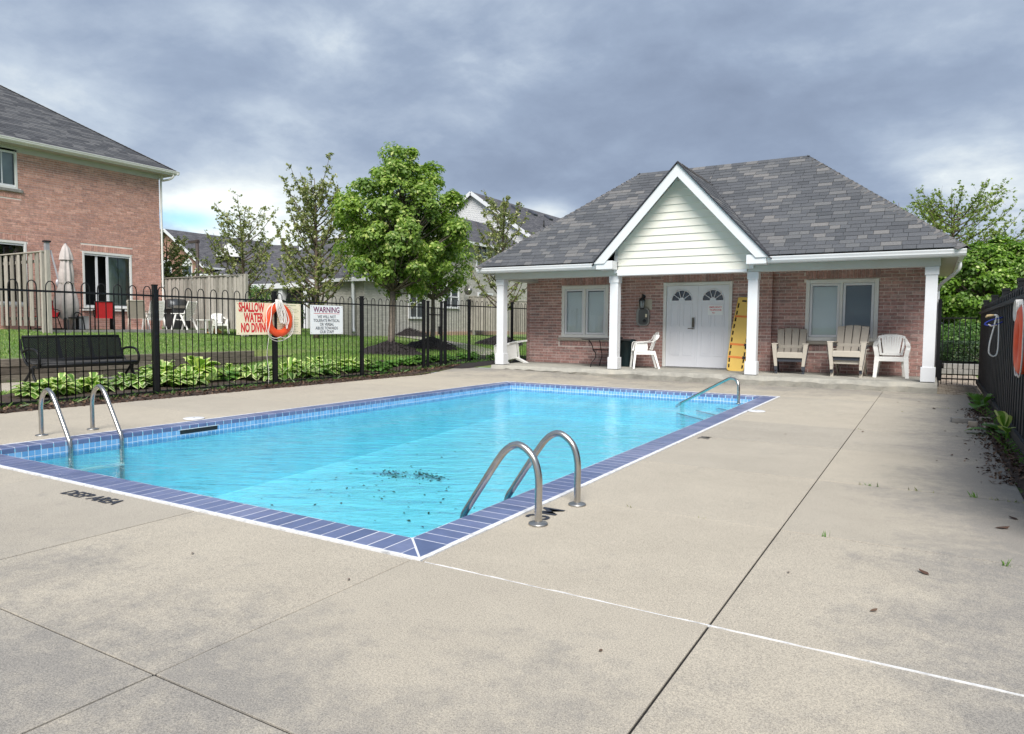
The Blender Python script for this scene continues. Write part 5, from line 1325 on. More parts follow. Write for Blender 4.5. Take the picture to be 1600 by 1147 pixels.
LEAFLB = ['curled brown leaf beside the long joint, level with the far half of the pool', 'small leaf on the slab between the pool edge and the long joint', 'dark curled leaf in the middle of the right hand slab, near the bottom', 'small leaf below the dark curled one, right of the long joint',
    'large dark leaf lying against the right edge of the photo', 'dark leaf just beyond the large one at the right edge', 'tiny dark leaf just below the near corner of the pool, left side', 'tiny leaf near the white joint, close to where the joints cross', 'speck of leaf just right of the long joint, above the white joint',
    'small leaf on the right slab, two joints before the loose bricks', 'long brown leaf on the deck beside the soil strip', 'brown leaf just before the loose bricks', 'leaf near the long joint in front of the plastic armchair', 'small leaf between the grab rail and the long joint', 'tiny dark leaf below the DEEP AREA lettering',
    'tiny leaf on the slab left of the DEEP AREA lettering', 'leaf on the deck before the left window of the clubhouse', 'leaf below the foot of the left porch post', 'leaf left of the foot of the left porch post', 'tiny leaf beyond the far left corner of the pool', 'dark leaf on the stained deck before the iron gate', 'leaf at the foot of the porch slab by the last post',
    'large leaf on the stained deck nearest the gate pavers', 'tiny dark leaf left of the white joint, by the pool corner']
for (x, y, s) in ((-.62, 9.0, .035), (-1.35, 8.3, .025), (.02, 3.95, .045), (-.16, 3.3, .03), (.42, 5.1, .06), (.5, 5.4, .045), (-3.25, 2.25, .02), (-1.0, 2.35, .02), (-.55, 3.6, .018), (.1, 7.4, .02), (.38, 8.9, .05), (.2, 9.6, .03), (-.4, 12.9, .03), (-1.6, 11.9, .025), (-5.0, 2.05, .025), (-5.6, 2.3, .02), (-6.3, 14.2, .04), (-8.9, 14.1, .04), (-9.4, 14.2, .03), (-8.0, 13.4, .02), (.1, 12.2, .06), (-.1, 13.2, .04), (.3, 13.6, .05), (-2.3, 2.4, .018)):
    scatter_leaf(x, y, s, dead, rl.uniform(0, 6), LEAFLB.pop(0))

# bench
bx, by0, by1 = -14.35, 6.72, 8.55
bench = thing('park_bench', 'black mesh metal bench with curved ends behind the iron fence', 'bench', (bx, 7.5, 0))
def lattice(name, P, nu, nv, parent, w=.0075):
    """expanded-metal sheet: two families of crossing wires over the surface P(u, v)"""
    m = MB()
    for fam in (0, 1):
        for i in range(-nv, nu+1):
            pts = []
            for j in range(nv+1):
                u = (i+j)/nu if fam == 0 else (i+nv-j)/nu
                if 0 <= u <= 1: pts.append(P(u, j/nv))
            for a, b in zip(pts, pts[1:]): m.bar(a, b, w*2.0, w, (1, 0, .3))
    return obj(name, m, iron, parent, kind='stuff')
def seatP(u, v): return Vector((bx-.20+.50*v, by0+(by1-by0)*u, .43 - .035*math.sin(v*math.pi) - (.05*max(0, v-.85)/.15)))
def backP(u, v): return Vector((bx-.20-.15*v, by0+(by1-by0)*u, .46+.45*v))
lattice('seat_mesh', seatP, 60, 14, bench); lattice('back_mesh', backP, 60, 13, bench)
for P, v0, v1 in ((seatP, 0, 1), (backP, 0, 1)):
    for v in (v0, v1): m = MB(); m.tube([P(0, v), P(1, v)], .022 if P is backP else .032, 8); obj('frame_tube', m, iron, bench)
    for u in (0, .335, .665, 1): m = MB(); [m.bar(P(u, i/5), P(u, (i+1)/5), .075 if u not in (0, 1) else .03, .01, (1, 0, .3)) for i in range(5)]; obj('strap', m, iron, bench)
for y in (by0-.03, by1+.03):
    m = MB(); m.tube(smooth_path([(bx-.36, y, .86), (bx-.30, y, .60), (bx-.18, y, .42), (bx-.05, y, .36)], 4), .02, 8)
    m.tube(smooth_path([(bx-.28, y, .62), (bx-.10, y, .67), (bx+.18, y, .66), (bx+.30, y, .56), (bx+.32, y, .44), (bx+.24, y, .34), (bx+.10, y, .36)], 5), .024, 8)
    m.tube(smooth_path([(bx+.10, y, .36), (bx+.08, y, .20), (bx+.20, y, .06), (bx+.34, y, .02)], 4), .024, 8); m.tube(smooth_path([(bx+.06, y, .34), (bx-.10, y, .18), (bx-.30, y, .02)], 4), .024, 8)
    obj('bench_end', m, iron, bench)
m = MB(); m.tube([(bx+.05, by0, .33), (bx+.05, by1, .33)], .016, 8); obj('stretcher', m, iron, bench)

# ------------------------------------------------------------------ red brick house on the left
HX, HY1, HG = -25.9, 16.8, .88
house = thing('brick_house', 'two storey red brick house with grey hip roof at the left edge', 'house', (HX, 12, HG))
def hpart(name, mt, *bs, bevel=0, parent=None):
    m = MB()
    for b in bs: m.box(*b)
    return obj(name, m, mt, parent or house, bevel=bevel)
ho = [(10.15, 11.86, 5.50, 6.78), (10.2, 12.06, 1.70, 3.82), (13.84, 15.64, 1.66, 3.70)]      # openings (y0, y1, z0, z1)
m = MB(); ZE = 6.87; hx = HX-.003
def wall_with_holes(m, y0, y1, z0, z1, holes):
    ys_ = sorted({y0, y1, *[h[0] for h in holes], *[h[1] for h in holes]})
    for a, b in zip(ys_, ys_[1:]):
        z = z0
        for h in sorted([h for h in holes if h[0] <= a and h[1] >= b], key=lambda h: h[2]):
            m.box(hx-.2, a, z, hx, b, h[2]); z = h[3]
        m.box(hx-.2, a, z, hx, b, z1)
wall_with_holes(m, -4.0, HY1-.012, HG-.2, ZE, ho)
m.box(-36, HY1-.2, HG-.2, hx-.2, HY1-.012, ZE); m.box(-36, -4, HG-.2, -35.8, HY1-.2, ZE)
hw = obj('wall', m, mortar, house)
its = brick_field((HX, 8.6, 0), (0, 1, 0), HY1-8.6, HG-.1, ZE-.02, (1, 0, 0), [(h[0]-8.6, h[1]-8.6, h[2], h[3]) for h in ho] + [(h[0]-.05-8.6, h[1]+.05-8.6, h[3]-.02, h[3]+.235) for h in ho] + [(ho[0][0]-.1-8.6, ho[0][1]+.1-8.6, 5.2, 5.5)])
for h in ho: its += soldier((HX, 0, 0), (0, 1, 0), h[0]-.05, h[1]+.05, h[3]+.012, h[3]+.22, (1, 0, 0))
its += soldier((HX, 0, 0), (0, 1, 0), ho[0][0]-.1, ho[0][1]+.1, 5.21, 5.40, (1, 0, 0))
its += brick_field((-36, HY1, 0), (1, 0, 0), 10.1, HG-.1, ZE-.02, (0, 1, 0), []) if False else []
pieces('brick', its, brick_house, hw, 300)
hpart('soffit', soffit_m, (HX-.1, -4.4, 6.87, HX+.44, HY1+.40, 6.90), (-36, HY1-.1, 6.87, HX-.1, HY1+.40, 6.90))
hpart('frieze', beige_trim, (HX-.01, -4, 6.70, HX+.02, HY1+.02, 6.869))
hpart('fascia', white_old, (HX+.44, -4.4, 6.88, HX+.46, HY1+.42, 7.02), (-36, HY1+.40, 6.88, HX+.44, HY1+.42, 7.02))
def gutter2(a, b, inward):
    o = gutter(a, b, inward); o.parent = house; 
    for v in o.data.vertices: v.co = v.co + wl(cp) - wl(house)
    o.data.materials.clear(); o.data.materials.append(white_old)
gutter2((HX+.55, -4.4, 6.91), (HX+.55, HY1+.52, 6.91), (-1, 0, 0)); gutter2((HX+.55, HY1+.50, 6.91), (-36, HY1+.50, 6.91), (0, -1, 0))
m = MB(); m.tube(smooth_path([(HX+.46, HY1+.30, 6.92), (HX+.46, HY1+.30, 6.82), (HX+.34, HY1+.22, 6.72), (HX+.12, HY1+.10, 6.66), (HX+.04, HY1+.06, 6.5), (HX+.04, HY1+.06, 1.0)], 4), .04, 8); obj('downspout', m, white_old, house)
e0 = (HX+.48, HY1+.44, 7.03); pr = .66; L_ = 5.6
m = MB(); rz = 7.03+L_*pr; m.add([(HX+.48, -4.44, 7.03), e0, (-36.7, HY1+.44, 7.03), (-36.7, -4.44, 7.03), (HX+.48-L_, -4.44+L_, rz), (HX+.48-L_, HY1+.44-L_, rz)], [(0, 1, 5, 4), (1, 2, 5), (2, 3, 4, 5), (3, 0, 4)])
hr = obj('roof', m, far_roof, house)
# courses of shingles on the slope facing the pool (too fine to pick apart singly)
l2 = math.hypot(L_, L_*pr); sh = shingles((HX+.50, 9.5, 7.03), (0, 1, 0), (-L_/l2, 0, L_*pr/l2), (L_*pr/l2, 0, L_/l2), l2-.1, lambda v: (0, HY1+.44-9.5 - v*L_/l2), row=.145, wmin=.3, wmax=.5)
mb = MB()
for c, a, b, d in sh: mb.obox(c, (a, b, d))
obj('shingle_field', mb, piece_mat('house_shingle', [(0, (.050, .052, .060)), (.5, (.080, .082, .090)), (1, (.13, .13, .135))], .95, 40, .3, .6, 200), hr, kind='stuff')
for i in range(int(L_*1.73/.16)):
    t_ = i*.16/1.73; m = MB(); p = Vector((HX+.48-t_, HY1+.44-t_, 7.03+t_*pr+.03)); q = p + Vector((-.11, -.11, .11*pr-.012)); m.bar(p, q, .24, .012, (0, 0, 1)); obj('ridge_cap', m, cap_m, hr)
def hwin(h, kind):
    y0, y1, z0, z1 = h; x = HX; w = .075; f = MB()
    f.box(x-.08, y0+.003, z0+.003, x+.02, y0+w, z1-.003); f.box(x-.08, y1-w, z0+.003, x+.02, y1-.003, z1-.003); f.box(x-.08, y0+w, z1-w, x+.02, y1-w, z1-.003); f.box(x-.08, y0+w, z0+.003, x+.02, y1-w, z0+w)
    win = obj('sliding_door' if kind else 'window', f, white_old, house, bevel=.005); ym = (y0+y1)/2
    if kind: ym = y0+(y1-y0)*.49
    s = MB(); s.box(x-.045, ym-.03, z0+w, x+.0, ym+.045, z1-w); 
    for (a, b) in ((y0+w, ym-.03), (ym+.045, y1-w)):
        s.box(x-.05, a, z1-w-.06, x-.01, b, z1-w); s.box(x-.05, a, z0+w, x-.01, b, z0+w+.06)
    if kind == 2: s.box(x-.07, ym-.40, z0+w, x-.045, ym-.32, z1-w)
    obj('sash', s, white, win)
    for i, (a, b) in enumerate(((y0+w, ym-.03), (ym+.045, y1-w))):
        if kind == 2 and i == 0: continue            # the left half stands open
        g_ = MB(); g_.add([(x-.03, a, z0+w), (x-.03, b, z0+w), (x-.03, b, z1-w), (x-.03, a, z1-w)], [(0, 1, 2, 3)]); obj('pane', g_, glass, win)
    bk = MB(); bk.box(x-.75 if kind else x-.30, y0+.02, z0+.02, x-.70 if kind else x-.28, y1-.02, z1-.02); obj('interior', bk, dark_in, win)
    if kind == 2:
        cu = MB(); n = 14
        for k in range(n):
            yy = ym+.12+(y1-w-ym-.16)*k/n
            if k in (8,): continue
            cu.obox((x-.20, yy, (z0+z1)/2), ((.012, .022, 0), (.006, -.010, 0), (0, 0, (z1-z0)/2-.10)))
        obj('vertical_blind', cu, mat('green_blind', (.26, .33, .30), .8), win, kind='stuff')
        hpart('door_sill', white_old, (x-.02, y0-.05, z0-.07, x+.10, y1+.05, z0-.004))
    if kind == 0:
        mu = MB(); mu.box(x-.035, ym+.40, z0+w, x-.02, ym+.43, z1-w); obj('muntin', mu, white, win)
        bl = MB(); bl.box(x-.15, y0+w, z0+w, x-.14, y1-w, z1-w); obj('blind', bl, mat('window_shade', (.40, .46, .45), .7), win)
        hpart('sill', stone_m, (x-.05, y0-.12, z0-.09, x+.07, y1+.13, z0-.004))
hwin(ho[0], 0); hwin(ho[1], 1); hwin(ho[2], 2)
t = thing('wall_lamp', 'small wall lamp with a white globe beside the sliding door of the brick house', 'wall lamp', (HX, 13.30, 3.25))
m = MB(); m.lathe((HX+.01, 13.28, 3.32), [(.06, 0), (.06, .04), (.03, .06)], 12, axis='x'); m.tube([(HX+.05, 13.28, 3.32), (HX+.16, 13.30, 3.30), (HX+.17, 13.31, 3.25)], .035, 8); obj('bracket', m, black, t)
m = MB(); m.lathe((HX+.17, 13.31, 3.13), [(.01, -.085), (.06, -.06), (.085, 0), (.06, .06), (.03, .085)], 14); obj('globe', m, white, t)
t = thing('vent_hood', 'round metal vent hood on the wall of the brick house', 'vent', (HX, 13.15, 2.60))
m = MB(); m.lathe((HX+.01, 13.12, 2.52), [(.20, 0), (.20, .03), (.1, .05)], 18, axis='x'); obj('plate', m, aluminium, t)
m = MB(); m.box(HX+.04, 13.0, 2.42, HX+.2, 13.2, 2.55); obj('hood', m, white_old, t, bevel=.02)

# ------------------------------------------------------------------ weathered privacy screens
def board_screen(pts, z0, z1, label, gap=.02, w=.138, cap=True, thick=.02, off=.03, posts_at=()):
    """board-on-board screen from a to b"""
    a, b = Vector((*pts[0], 0)), Vector((*pts[1], 0)); d = (b-a); L_ = d.length; d.normalize(); n = Vector((-d.y, d.x, 0))
    t = thing('wood_fence', label, 'fence', (a.x, a.y, z0)); s = 0; k = 0; me = unit(plank_m, 'board')
    while s + w <= L_:
        o = bpy.data.objects.new('board', me); COL.objects.link(o); o.parent = t; c = a + d*(s+w/2) + n*(off if k % 2 else -off)*.5
        h = z1-z0-.08-random.uniform(0, .02)
        M = Matrix((d*(w-.004), n*thick, Vector((0, 0, h)))).transposed().to_4x4(); M.translation = Vector((c.x, c.y, z0+.05+h/2)) - wl(t); o.matrix_basis = M
        s += w+gap; k += 1
    if cap: m = MB(); m.bar(Vector((a.x, a.y, z1-.01)), Vector((b.x, b.y, z1-.01)), .12, .035); obj('cap_rail', m, plank_m, t)
    for z in (z0+.28, z1-.28): m = MB(); q = n*.06; m.bar(Vector((a.x, a.y, z))+q, Vector((b.x, b.y, z))+q, .04, .09); obj('rail', m, plank_m, t)
    for s in posts_at: c = a+d*s+n*(.0); m = MB(); m.box(c.x-.055, c.y-.055, z0-.2, c.x+.055, c.y+.055, z1+.02); obj('post', m, plank_m, t)
    return t
board_screen([(-25.85, 16.95), (-21.15, 16.95)], .92, 2.93, 'weathered grey board screen between the brick house patio and the trees', posts_at=(2.75, 4.55, 4.72), gap=-.01)
board_screen([(-25.85, 11.25), (-23.15, 11.25)], 1.0, 3.32, 'tall weathered board screen with gaps, left of the closed umbrella', gap=.055, posts_at=(2.62, 2.9), off=.05)
board_screen([(-22.6, 31.0), (-18.7, 31.0)], .85, 2.70, 'grey board fence behind the iron fence, left of the clubhouse', gap=.0, posts_at=(1.9,))
board_screen([(-18.6, 31.2), (-14.2, 31.2)], .80, 2.45, 'lower grey board fence seen between the porch post and brick wall', gap=.0, posts_at=(.05, 2.2))

# ------------------------------------------------------------------ patio furniture by the brick house
PZ = .93
m = MB(); m.box(-25.88, 11.4, .7, -23.2, 16.85, PZ-.005); struct('patio', m, stone_m)
t = thing('umbrella_mast', 'grey aluminium mast of a cantilever umbrella by the tall screen', 'umbrella stand', (-24.6, 12.05, PZ))
m = MB(); m.box(-24.66, 11.99, PZ, -24.54, 12.11, 3.74); obj('mast', m, aluminium, t); m = MB(); m.box(-24.69, 11.96, 3.74, -24.51, 12.14, 3.80); obj('cap', m, black, t)
m = MB(); m.bar((-24.6, 12.16, 3.5), (-24.5, 12.38, 2.3), .06, .05); obj('arm', m, aluminium, t); m = MB(); m.box(-24.9, 11.75, PZ, -24.3, 12.35, PZ+.05); obj('base', m, black, t)
t = thing('patio_umbrella', 'closed pale grey patio umbrella tied at the waist', 'umbrella', (-24.35, 12.55, PZ))
m = MB(); m.tube([(-24.35, 12.52, PZ), (-24.35, 12.50, 3.74)], .024, 8); obj('pole', m, aluminium, t)
def folds(prof, n=44, ph=0.0, amp=.17):
    m = MB(); vs = []
    for (r_, z, dy) in prof:
        for k in range(n):
            a = 2*math.pi*k/n; rr = r_*(1 + amp*math.cos(8*a+ph) + .06*math.cos(3*a+z*3)); vs.append((-24.35+rr*math.cos(a), 12.50+dy+rr*math.sin(a), z + (.05*math.cos(8*a+ph) if z < 2.1 else 0)))
    m.add(vs, [(i*n+k, i*n+(k+1) % n, (i+1)*n+(k+1) % n, (i+1)*n+k) for i in range(len(prof)-1) for k in range(n)], 0, True); return m
obj('canopy', folds([(.03, 3.68, -.02), (.09, 3.5, 0), (.14, 3.25, 0), (.17, 3.0, 0), (.20, 2.75, 0), (.20, 2.55, .0), (.19, 2.45, 0), (.23, 2.25, -.01), (.27, 2.05, -.02), (.31, 1.88, -.03), (.33, 1.72, -.04), (.31, 1.50, -.02), (.22, 1.30, .0)]), umb_fab, t)
obj('canopy_top', folds([(.02, 3.72, -.02), (.10, 3.60, 0), (.17, 3.38, 0), (.20, 3.20, .0)], amp=.10), umb_fab, t)
m = MB(); m.tube([(-24.35+.21*math.cos(a), 12.5+.21*math.sin(a), 2.46) for a in [2*math.pi*q/16 for q in range(16)]], .012, 6, closed=True); obj('tie', m, umb_fab, t)
def sling_chair(label, fab, frame_m, x, y, rz, hback=.92):
    t = thing('sling_chair', label, 'chair', (0, 0, 0), 'sling chairs on the patio of the brick house')
    m = MB(); m.prism([(-.24, .20, .40), (.24, .20, .40), (.25, .40, hback), (-.25, .40, hback)], (0, .015, .0)); obj('backrest', m, fab, t)
    m = MB(); m.prism([(-.24, -.24, .41), (.24, -.24, .41), (.24, .22, .385), (-.24, .22, .385)], (0, 0, .015)); obj('seat', m, fab, t)
    for s in (-1, 1):
        m = MB(); m.tube(smooth_path([(s*.26, .42, hback+.01), (s*.26, .20, .40), (s*.26, -.25, .42), (s*.27, -.30, 0)], 4), .016, 6); m.tube(smooth_path([(s*.26, .28, .62), (s*.30, .05, .66), (s*.30, -.22, .64), (s*.28, -.28, .42)], 3), .015, 6); m.tube([(s*.26, .20, .40), (s*.26, .36, 0)], .015, 6); obj('side_frame', m, frame_m, t)
    m = MB(); m.tube([(-.26, .42, hback+.01), (.26, .42, hback+.01)], .016, 6); obj('top_bar', m, frame_m, t)
    t.location = (x, y, PZ); t.rotation_euler = (0, 0, rz); return t
sling_chair('red fabric chair with its back to the pool, before the sliding door', red_fab, iron, -23.75, 13.35, R(-118))
sling_chair('red fabric chair half hidden between the tall screen and the umbrella', red_fab, iron, -24.4, 11.85, R(20))
sling_chair('beige mesh sling chair with cream frame right of the red chair', beige_fab, taupe_light, -23.9, 14.6, R(-128), 1.0)
t = thing('garden_chair', 'black metal hoop backed chair beside the closed umbrella', 'chair', (-23.9, 12.62, PZ))
m = MB(); m.tube(smooth_path([(-23.9, 12.42, PZ), (-23.9, 12.46, PZ+.4), (-23.95, 12.54, PZ+.55), (-23.95, 12.66, PZ+.55), (-23.9, 12.74, PZ+.4), (-23.9, 12.80, PZ)], 5), .018, 6); m.tube([(-24.3, 12.42, PZ), (-24.3, 12.42, PZ+.4), (-24.3, 12.8, PZ+.4), (-24.3, 12.8, PZ)], .016, 6); obj('frame', m, iron, t)
m = MB(); m.box(-24.32, 12.42, PZ+.37, -23.9, 12.78, PZ+.41); obj('seat', m, black, t)
t = thing('patio_table', 'dark glass patio table behind the red chair', 'table', (-24.6, 13.5, PZ))
m = MB(); m.box(-25.1, 12.65, PZ+.70, -24.15, 14.4, PZ+.725); obj('table_top', m, mat('table_glass', (.02, .025, .03), .1), t)
for (x, y) in ((-25.0, 12.75), (-24.25, 12.75), (-25.0, 14.3), (-24.25, 14.3)): m = MB(); m.bar((x, y, PZ), (x, y, PZ+.70), .07, .07); obj('leg', m, iron, t)
m = MB(); m.box(-24.9, 12.72, PZ, -24.45, 13.25, PZ+.46); solo('storage_box', m, plastic_white, (-24.7, 13, PZ), 'white storage box under the dark patio table', 'box', bevel=.02)
def slat_chair(label, x, y, rz):
    t = thing('slatted_chair', label, 'chair', (0, 0, 0), 'white slatted garden chairs on the patio')
    for k in range(7): z = .42+k*.095; m = MB(); yy = .16+.035*k; m.obox((0, yy, z), ((.26, 0, 0), (0, .012, -.004), (0, .014, .041))); obj('back_slat', m, plastic_white, t)
    for k in range(5): m = MB(); m.obox((0, -.22+k*.09, .38-.008*k), ((.26, 0, 0), (0, .04, 0), (0, 0, .009))); obj('seat_slat', m, plastic_white, t)
    for s in (-1, 1):
        m = MB(); m.bar((s*.29, -.28, 0), (s*.29, -.10, .58), .06, .03, (1, 0, 0)); m.bar((s*.29, .36, 0), (s*.29, .08, .58), .06, .03, (1, 0, 0)); obj('leg', m, plastic_white, t)
        m = MB(); m.box(s*.29-.04, -.28, .58, s*.29+.04, .28, .605); obj('armrest', m, plastic_white, t)
        m = MB(); m.bar((s*.245, .12, .36), (s*.245, .40, 1.05), .03, .04, (0, 1, 0)); obj('stile', m, plastic_white, t)
    t.location = (x, y, PZ); t.rotation_euler = (0, 0, rz); return t
slat_chair('white slatted garden chair right behind the iron fence post', -24.3, 15.45, R(-100))
slat_chair('white slatted garden chair turned sideways beside the black grill', -23.8, 16.3, R(-70))
t = thing('grill', 'covered black barbecue grill by the weathered board screen', 'grill', (-24.5, 16.55, PZ))
m = MB(); m.box(-24.85, 16.2, PZ+.03, -24.25, 16.86, PZ+.80); obj('cabinet', m, mat('grill_cover', (.03, .033, .036), .5), t, bevel=.03)
m = MB(); m.lathe((0, 0, 0), [(.01, -.40), (.26, -.39), (.28, 0), (.26, .39), (.01, .40)], 20, axis='y'); 
for i, v in enumerate(m.v): m.v[i] = (v[0]-24.55, v[1]*.85+16.52, max(v[2], 0)*1.25+PZ+.82)
obj('lid', m, mat('grill_lid', (.07, .075, .08), .35, .5), t)
m = MB(); m.box(-24.28, 16.2, PZ+.80, -24.22, 16.86, PZ+.90); obj('control_panel', m, dull_steel, t); m = MB(); m.box(-24.75, 15.98, PZ+.78, -24.3, 16.2, PZ+.81); obj('side_shelf', m, dull_steel, t)
m = MB(); a = [(-23.4, 17.02, .78), (-23.4, 17.75, .80), (-23.9, 17.75, .84), (-23.9, 17.02, .84)]; pk = [(-23.6, 17.3, 1.06), (-23.7, 17.45, 1.10)]
m.add(a + pk, [(0, 1, 5, 4), (1, 2, 5), (2, 3, 4, 5), (3, 0, 4)]); solo('play_tent', m, mat('orange_cloth', (.62, .30, .09), .8), (-23.6, 17.3, .8), 'low orange cloth heap on the grass beside the grill', 'cloth')
# odd white chairs on the lawn right of the grill
t = thing('plastic_table', 'small white plastic side table on the lawn by the board screen', 'table', (-22.6, 16.4, .82))
m = MB(); m.box(-22.85, 16.15, 1.28, -22.35, 16.7, 1.31); obj('table_top', m, plastic_white, t)
for (x, y) in ((-22.8, 16.2), (-22.4, 16.2), (-22.8, 16.65), (-22.4, 16.65)): m = MB(); m.bar((x, y, .82), (x, y, 1.28), .05, .04); obj('leg', m, plastic_white, t)
c = copy_thing(pc, (-22.2, 16.75-.1, .80), R(75), 'white plastic armchair on the lawn beside the board screen', scale=(.85, .85, .85)); c['group'] = 'white plastic chairs on the lawn'
t = thing('folded_parasol', 'folded white and blue parasol leaning at the end of the board screen', 'parasol', (-21.0, 16.7, .75))
m = MB(); m.tube([(-21.0, 16.7, .75), (-21.0, 16.74, 1.3), (-21.0, 16.8, 1.85)], [.03, .06, .05], 8); obj('canopy', m, white, t); m = MB(); m.tube([(-21.0, 16.8, 1.85), (-21.0, 16.82, 2.0)], .06, 8); obj('cover', m, charcoal, t)

# ------------------------------------------------------------------ houses beyond
def ridge_house(A, B, zr, hw_, ze, zg, wall_m, label, roof_m=far_roof, ends='gable', cat='house', over=.35, gable_m=None):
    """house under a straight ridge from A to B: walls, roof, trim"""
    A, B = Vector((*A, 0)), Vector((*B, 0)); d = (B-A).normalized(); n = Vector((d.y, -d.x, 0)); c = (A+B)/2
    t = thing('house', label, cat, (c.x, c.y, zg)); Z = lambda p, z: Vector((p.x, p.y, z)); pr_ = (zr-ze)/hw_
    m = MB(); a0, a1, b0, b1 = A+n*hw_, A-n*hw_, B+n*hw_, B-n*hw_
    if ends == 'gable':
        m.add([Z(a0, zg), Z(b0, zg), Z(b1, zg), Z(a1, zg), Z(a0, ze), Z(b0, ze), Z(b1, ze), Z(a1, ze)], [(0, 1, 5, 4), (1, 2, 6, 5), (2, 3, 7, 6), (3, 0, 4, 7)]); w = obj('wall', m, wall_m, t)
        for P, q0, q1 in ((A, a0, a1), (B, b0, b1)): m = MB(); m.prism([Z(q0, ze), Z(q1, ze), Z(P, zr-.02)], d*(.1 if P is A else -.1)); obj('gable_wall', m, gable_m or wall_m, t)
        A2, B2 = A-d*over, B+d*over; hh = hw_+over; zl = ze-over*pr_
        for s in (1, -1):
            m = MB(); m.prism([Z(A2+n*s*hh, zl), Z(B2+n*s*hh, zl), Z(B2, zr), Z(A2, zr)], (0, 0, .09)); obj('roof', m, roof_m, t)
            m = MB(); m.bar(Z(A2+n*s*(hh+.03), zl-.01), Z(B2+n*s*(hh+.03), zl-.01), .06, .14); obj('gutter', m, white, t)
            for E_, sg in ((A2, -1), (B2, 1)): m = MB(); m.bar(Z(E_+n*s*hh+d*sg*.025, zl+.0), Z(E_+d*sg*.025, zr+.0), .05, .22, (0, 0, 1)); obj('rake_board', m, white, t)
    else:
        m.add([Z(a0-d*hw_, zg), Z(b0+d*hw_, zg), Z(b1+d*hw_, zg), Z(a1-d*hw_, zg), Z(a0-d*hw_, ze), Z(b0+d*hw_, ze), Z(b1+d*hw_, ze), Z(a1-d*hw_, ze)], [(0, 1, 5, 4), (1, 2, 6, 5), (2, 3, 7, 6), (3, 0, 4, 7)]); obj('wall', m, wall_m, t)
        h = hw_+over; zl = ze-over*pr_; q = [Z(A-d*h+n*h, zl), Z(B+d*h+n*h, zl), Z(B+d*h-n*h, zl), Z(A-d*h-n*h, zl), Z(A, zr), Z(B, zr)]
        m = MB(); m.add(q, [(0, 1, 5, 4), (1, 2, 5), (2, 3, 4, 5), (3, 0, 4), (3, 2, 1, 0)]); obj('roof', m, roof_m, t)
        for i in range(4): m = MB(); m.bar(q[i]+Vector((0, 0, -.03)), q[(i+1) % 4]+Vector((0, 0, -.03)), .10, .14); obj('gutter', m, white, t)
    return t
def far_window(t, c, u, w, h, arched=False, proud=.06, cross=True):
    """window on a far wall: c centre, u along the wall; faces the camera side"""
    c = Vector(c); u = Vector(u).normalized(); n = Vector((u.y, -u.x, 0))
    if n.dot(CAM-c) < 0: n = -n
    up_ = Vector((0, 0, 1)); c = c + n*proud*.5; f = MB(); b = .09
    f.bar(c-u*(w/2+b/2)-up_*(h/2+b), c-u*(w/2+b/2)+up_*(h/2+b), b, proud, n); f.bar(c+u*(w/2+b/2)-up_*(h/2+b), c+u*(w/2+b/2)+up_*(h/2+b), b, proud, n)
    f.bar(c-u*w/2-up_*(h/2+b/2), c+u*w/2-up_*(h/2+b/2), proud, b, up_); f.bar(c-u*w/2+up_*(h/2+b/2), c+u*w/2+up_*(h/2+b/2), proud, b, up_)
    if arched:
        f.prism([c + up_*(h/2+b) + u*(w/2+b)*math.cos(math.pi*i/12) + up_*(w/2)*math.sin(math.pi*i/12) - n*proud/2 for i in range(13)], n*proud)
    wn = obj('window', f, white, t)
    m = MB(); q = n*(-proud*.3); m.add([c-u*w/2-up_*h/2+q, c+u*w/2-up_*h/2+q, c+u*w/2+up_*h/2+q, c-u*w/2+up_*h/2+q], [(0, 1, 2, 3)]); obj('pane', m, MATS['far_pane'], wn)
    if cross: m = MB(); m.bar(c-up_*h/2, c+up_*h/2, .05, .04, n); m.bar(c-u*w/2, c+u*w/2, .04, .05, up_); obj('muntin', m, white, wn)
mat('far_pane', (.05, .065, .08), .12, spec=.9)
h1 = ridge_house((-54.4, 36), (-54.4, 46), 8.77, 4.75, 5.75, .8, far_red, 'far red brick house with a gable and arched white window')
far_window(h1, (-51.9, 36, 5.0), (1, 0, 0), 1.1, 1.5, True); far_window(h1, (-54.6, 36, 5.0), (1, 0, 0), 1.1, 1.5, True)
h2 = ridge_house((-53.4, 38.9), (-45.2, 52.6) if False else (-48.5, 44.2), 7.95, 4.4, 5.2, .8, far_grey, 'long grey roofed row house between the sparse trees')
m = MB(); m.prism([(-50.2, 37.3, 6.6), (-48.6, 38.6, 6.6), (-49.4, 37.95, 7.7)], (-1.5, 1.7, 0)); obj('dormer', m, vinyl_far, h2)
# one-storey house with a white columned porch
h3 = ridge_house((-34, 33), (-27, 33), 6.6, 3.4, 3.7, .8, far_grey, 'low grey roofed house with a white columned porch behind the trees', ends='hip')
m = MB(); m.add([(-33.3, 26.9, 3.36), (-25.6, 26.9, 3.36), (-26.6, 33, 6.55), (-32.6, 33, 6.55)], [(0, 1, 2, 3)]); m.add([(-33.3, 26.9, 3.36), (-33.3, 30.0, 3.36), (-32.6, 33, 6.55)], [(0, 2, 1)]); obj('porch_roof', m, far_roof, h3)
m = MB(); m.box(-33.3, 26.86, 3.10, -25.6, 27.1, 3.38); obj('porch_beam', m, white, h3)
for x in (-32.65, -30.83, -28.9, -26.2): m = MB(); m.box(x-.15, 27.0, .8, x+.15, 27.3, 3.1); obj('porch_post', m, white, h3)
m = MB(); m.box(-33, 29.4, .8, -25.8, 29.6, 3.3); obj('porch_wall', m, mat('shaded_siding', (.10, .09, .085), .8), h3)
m = MB(); m.box(-30.2, 29.33, .85, -29.1, 29.39, 2.9); obj('door', m, mat('grey_door', (.17, .17, .18), .5), h3)
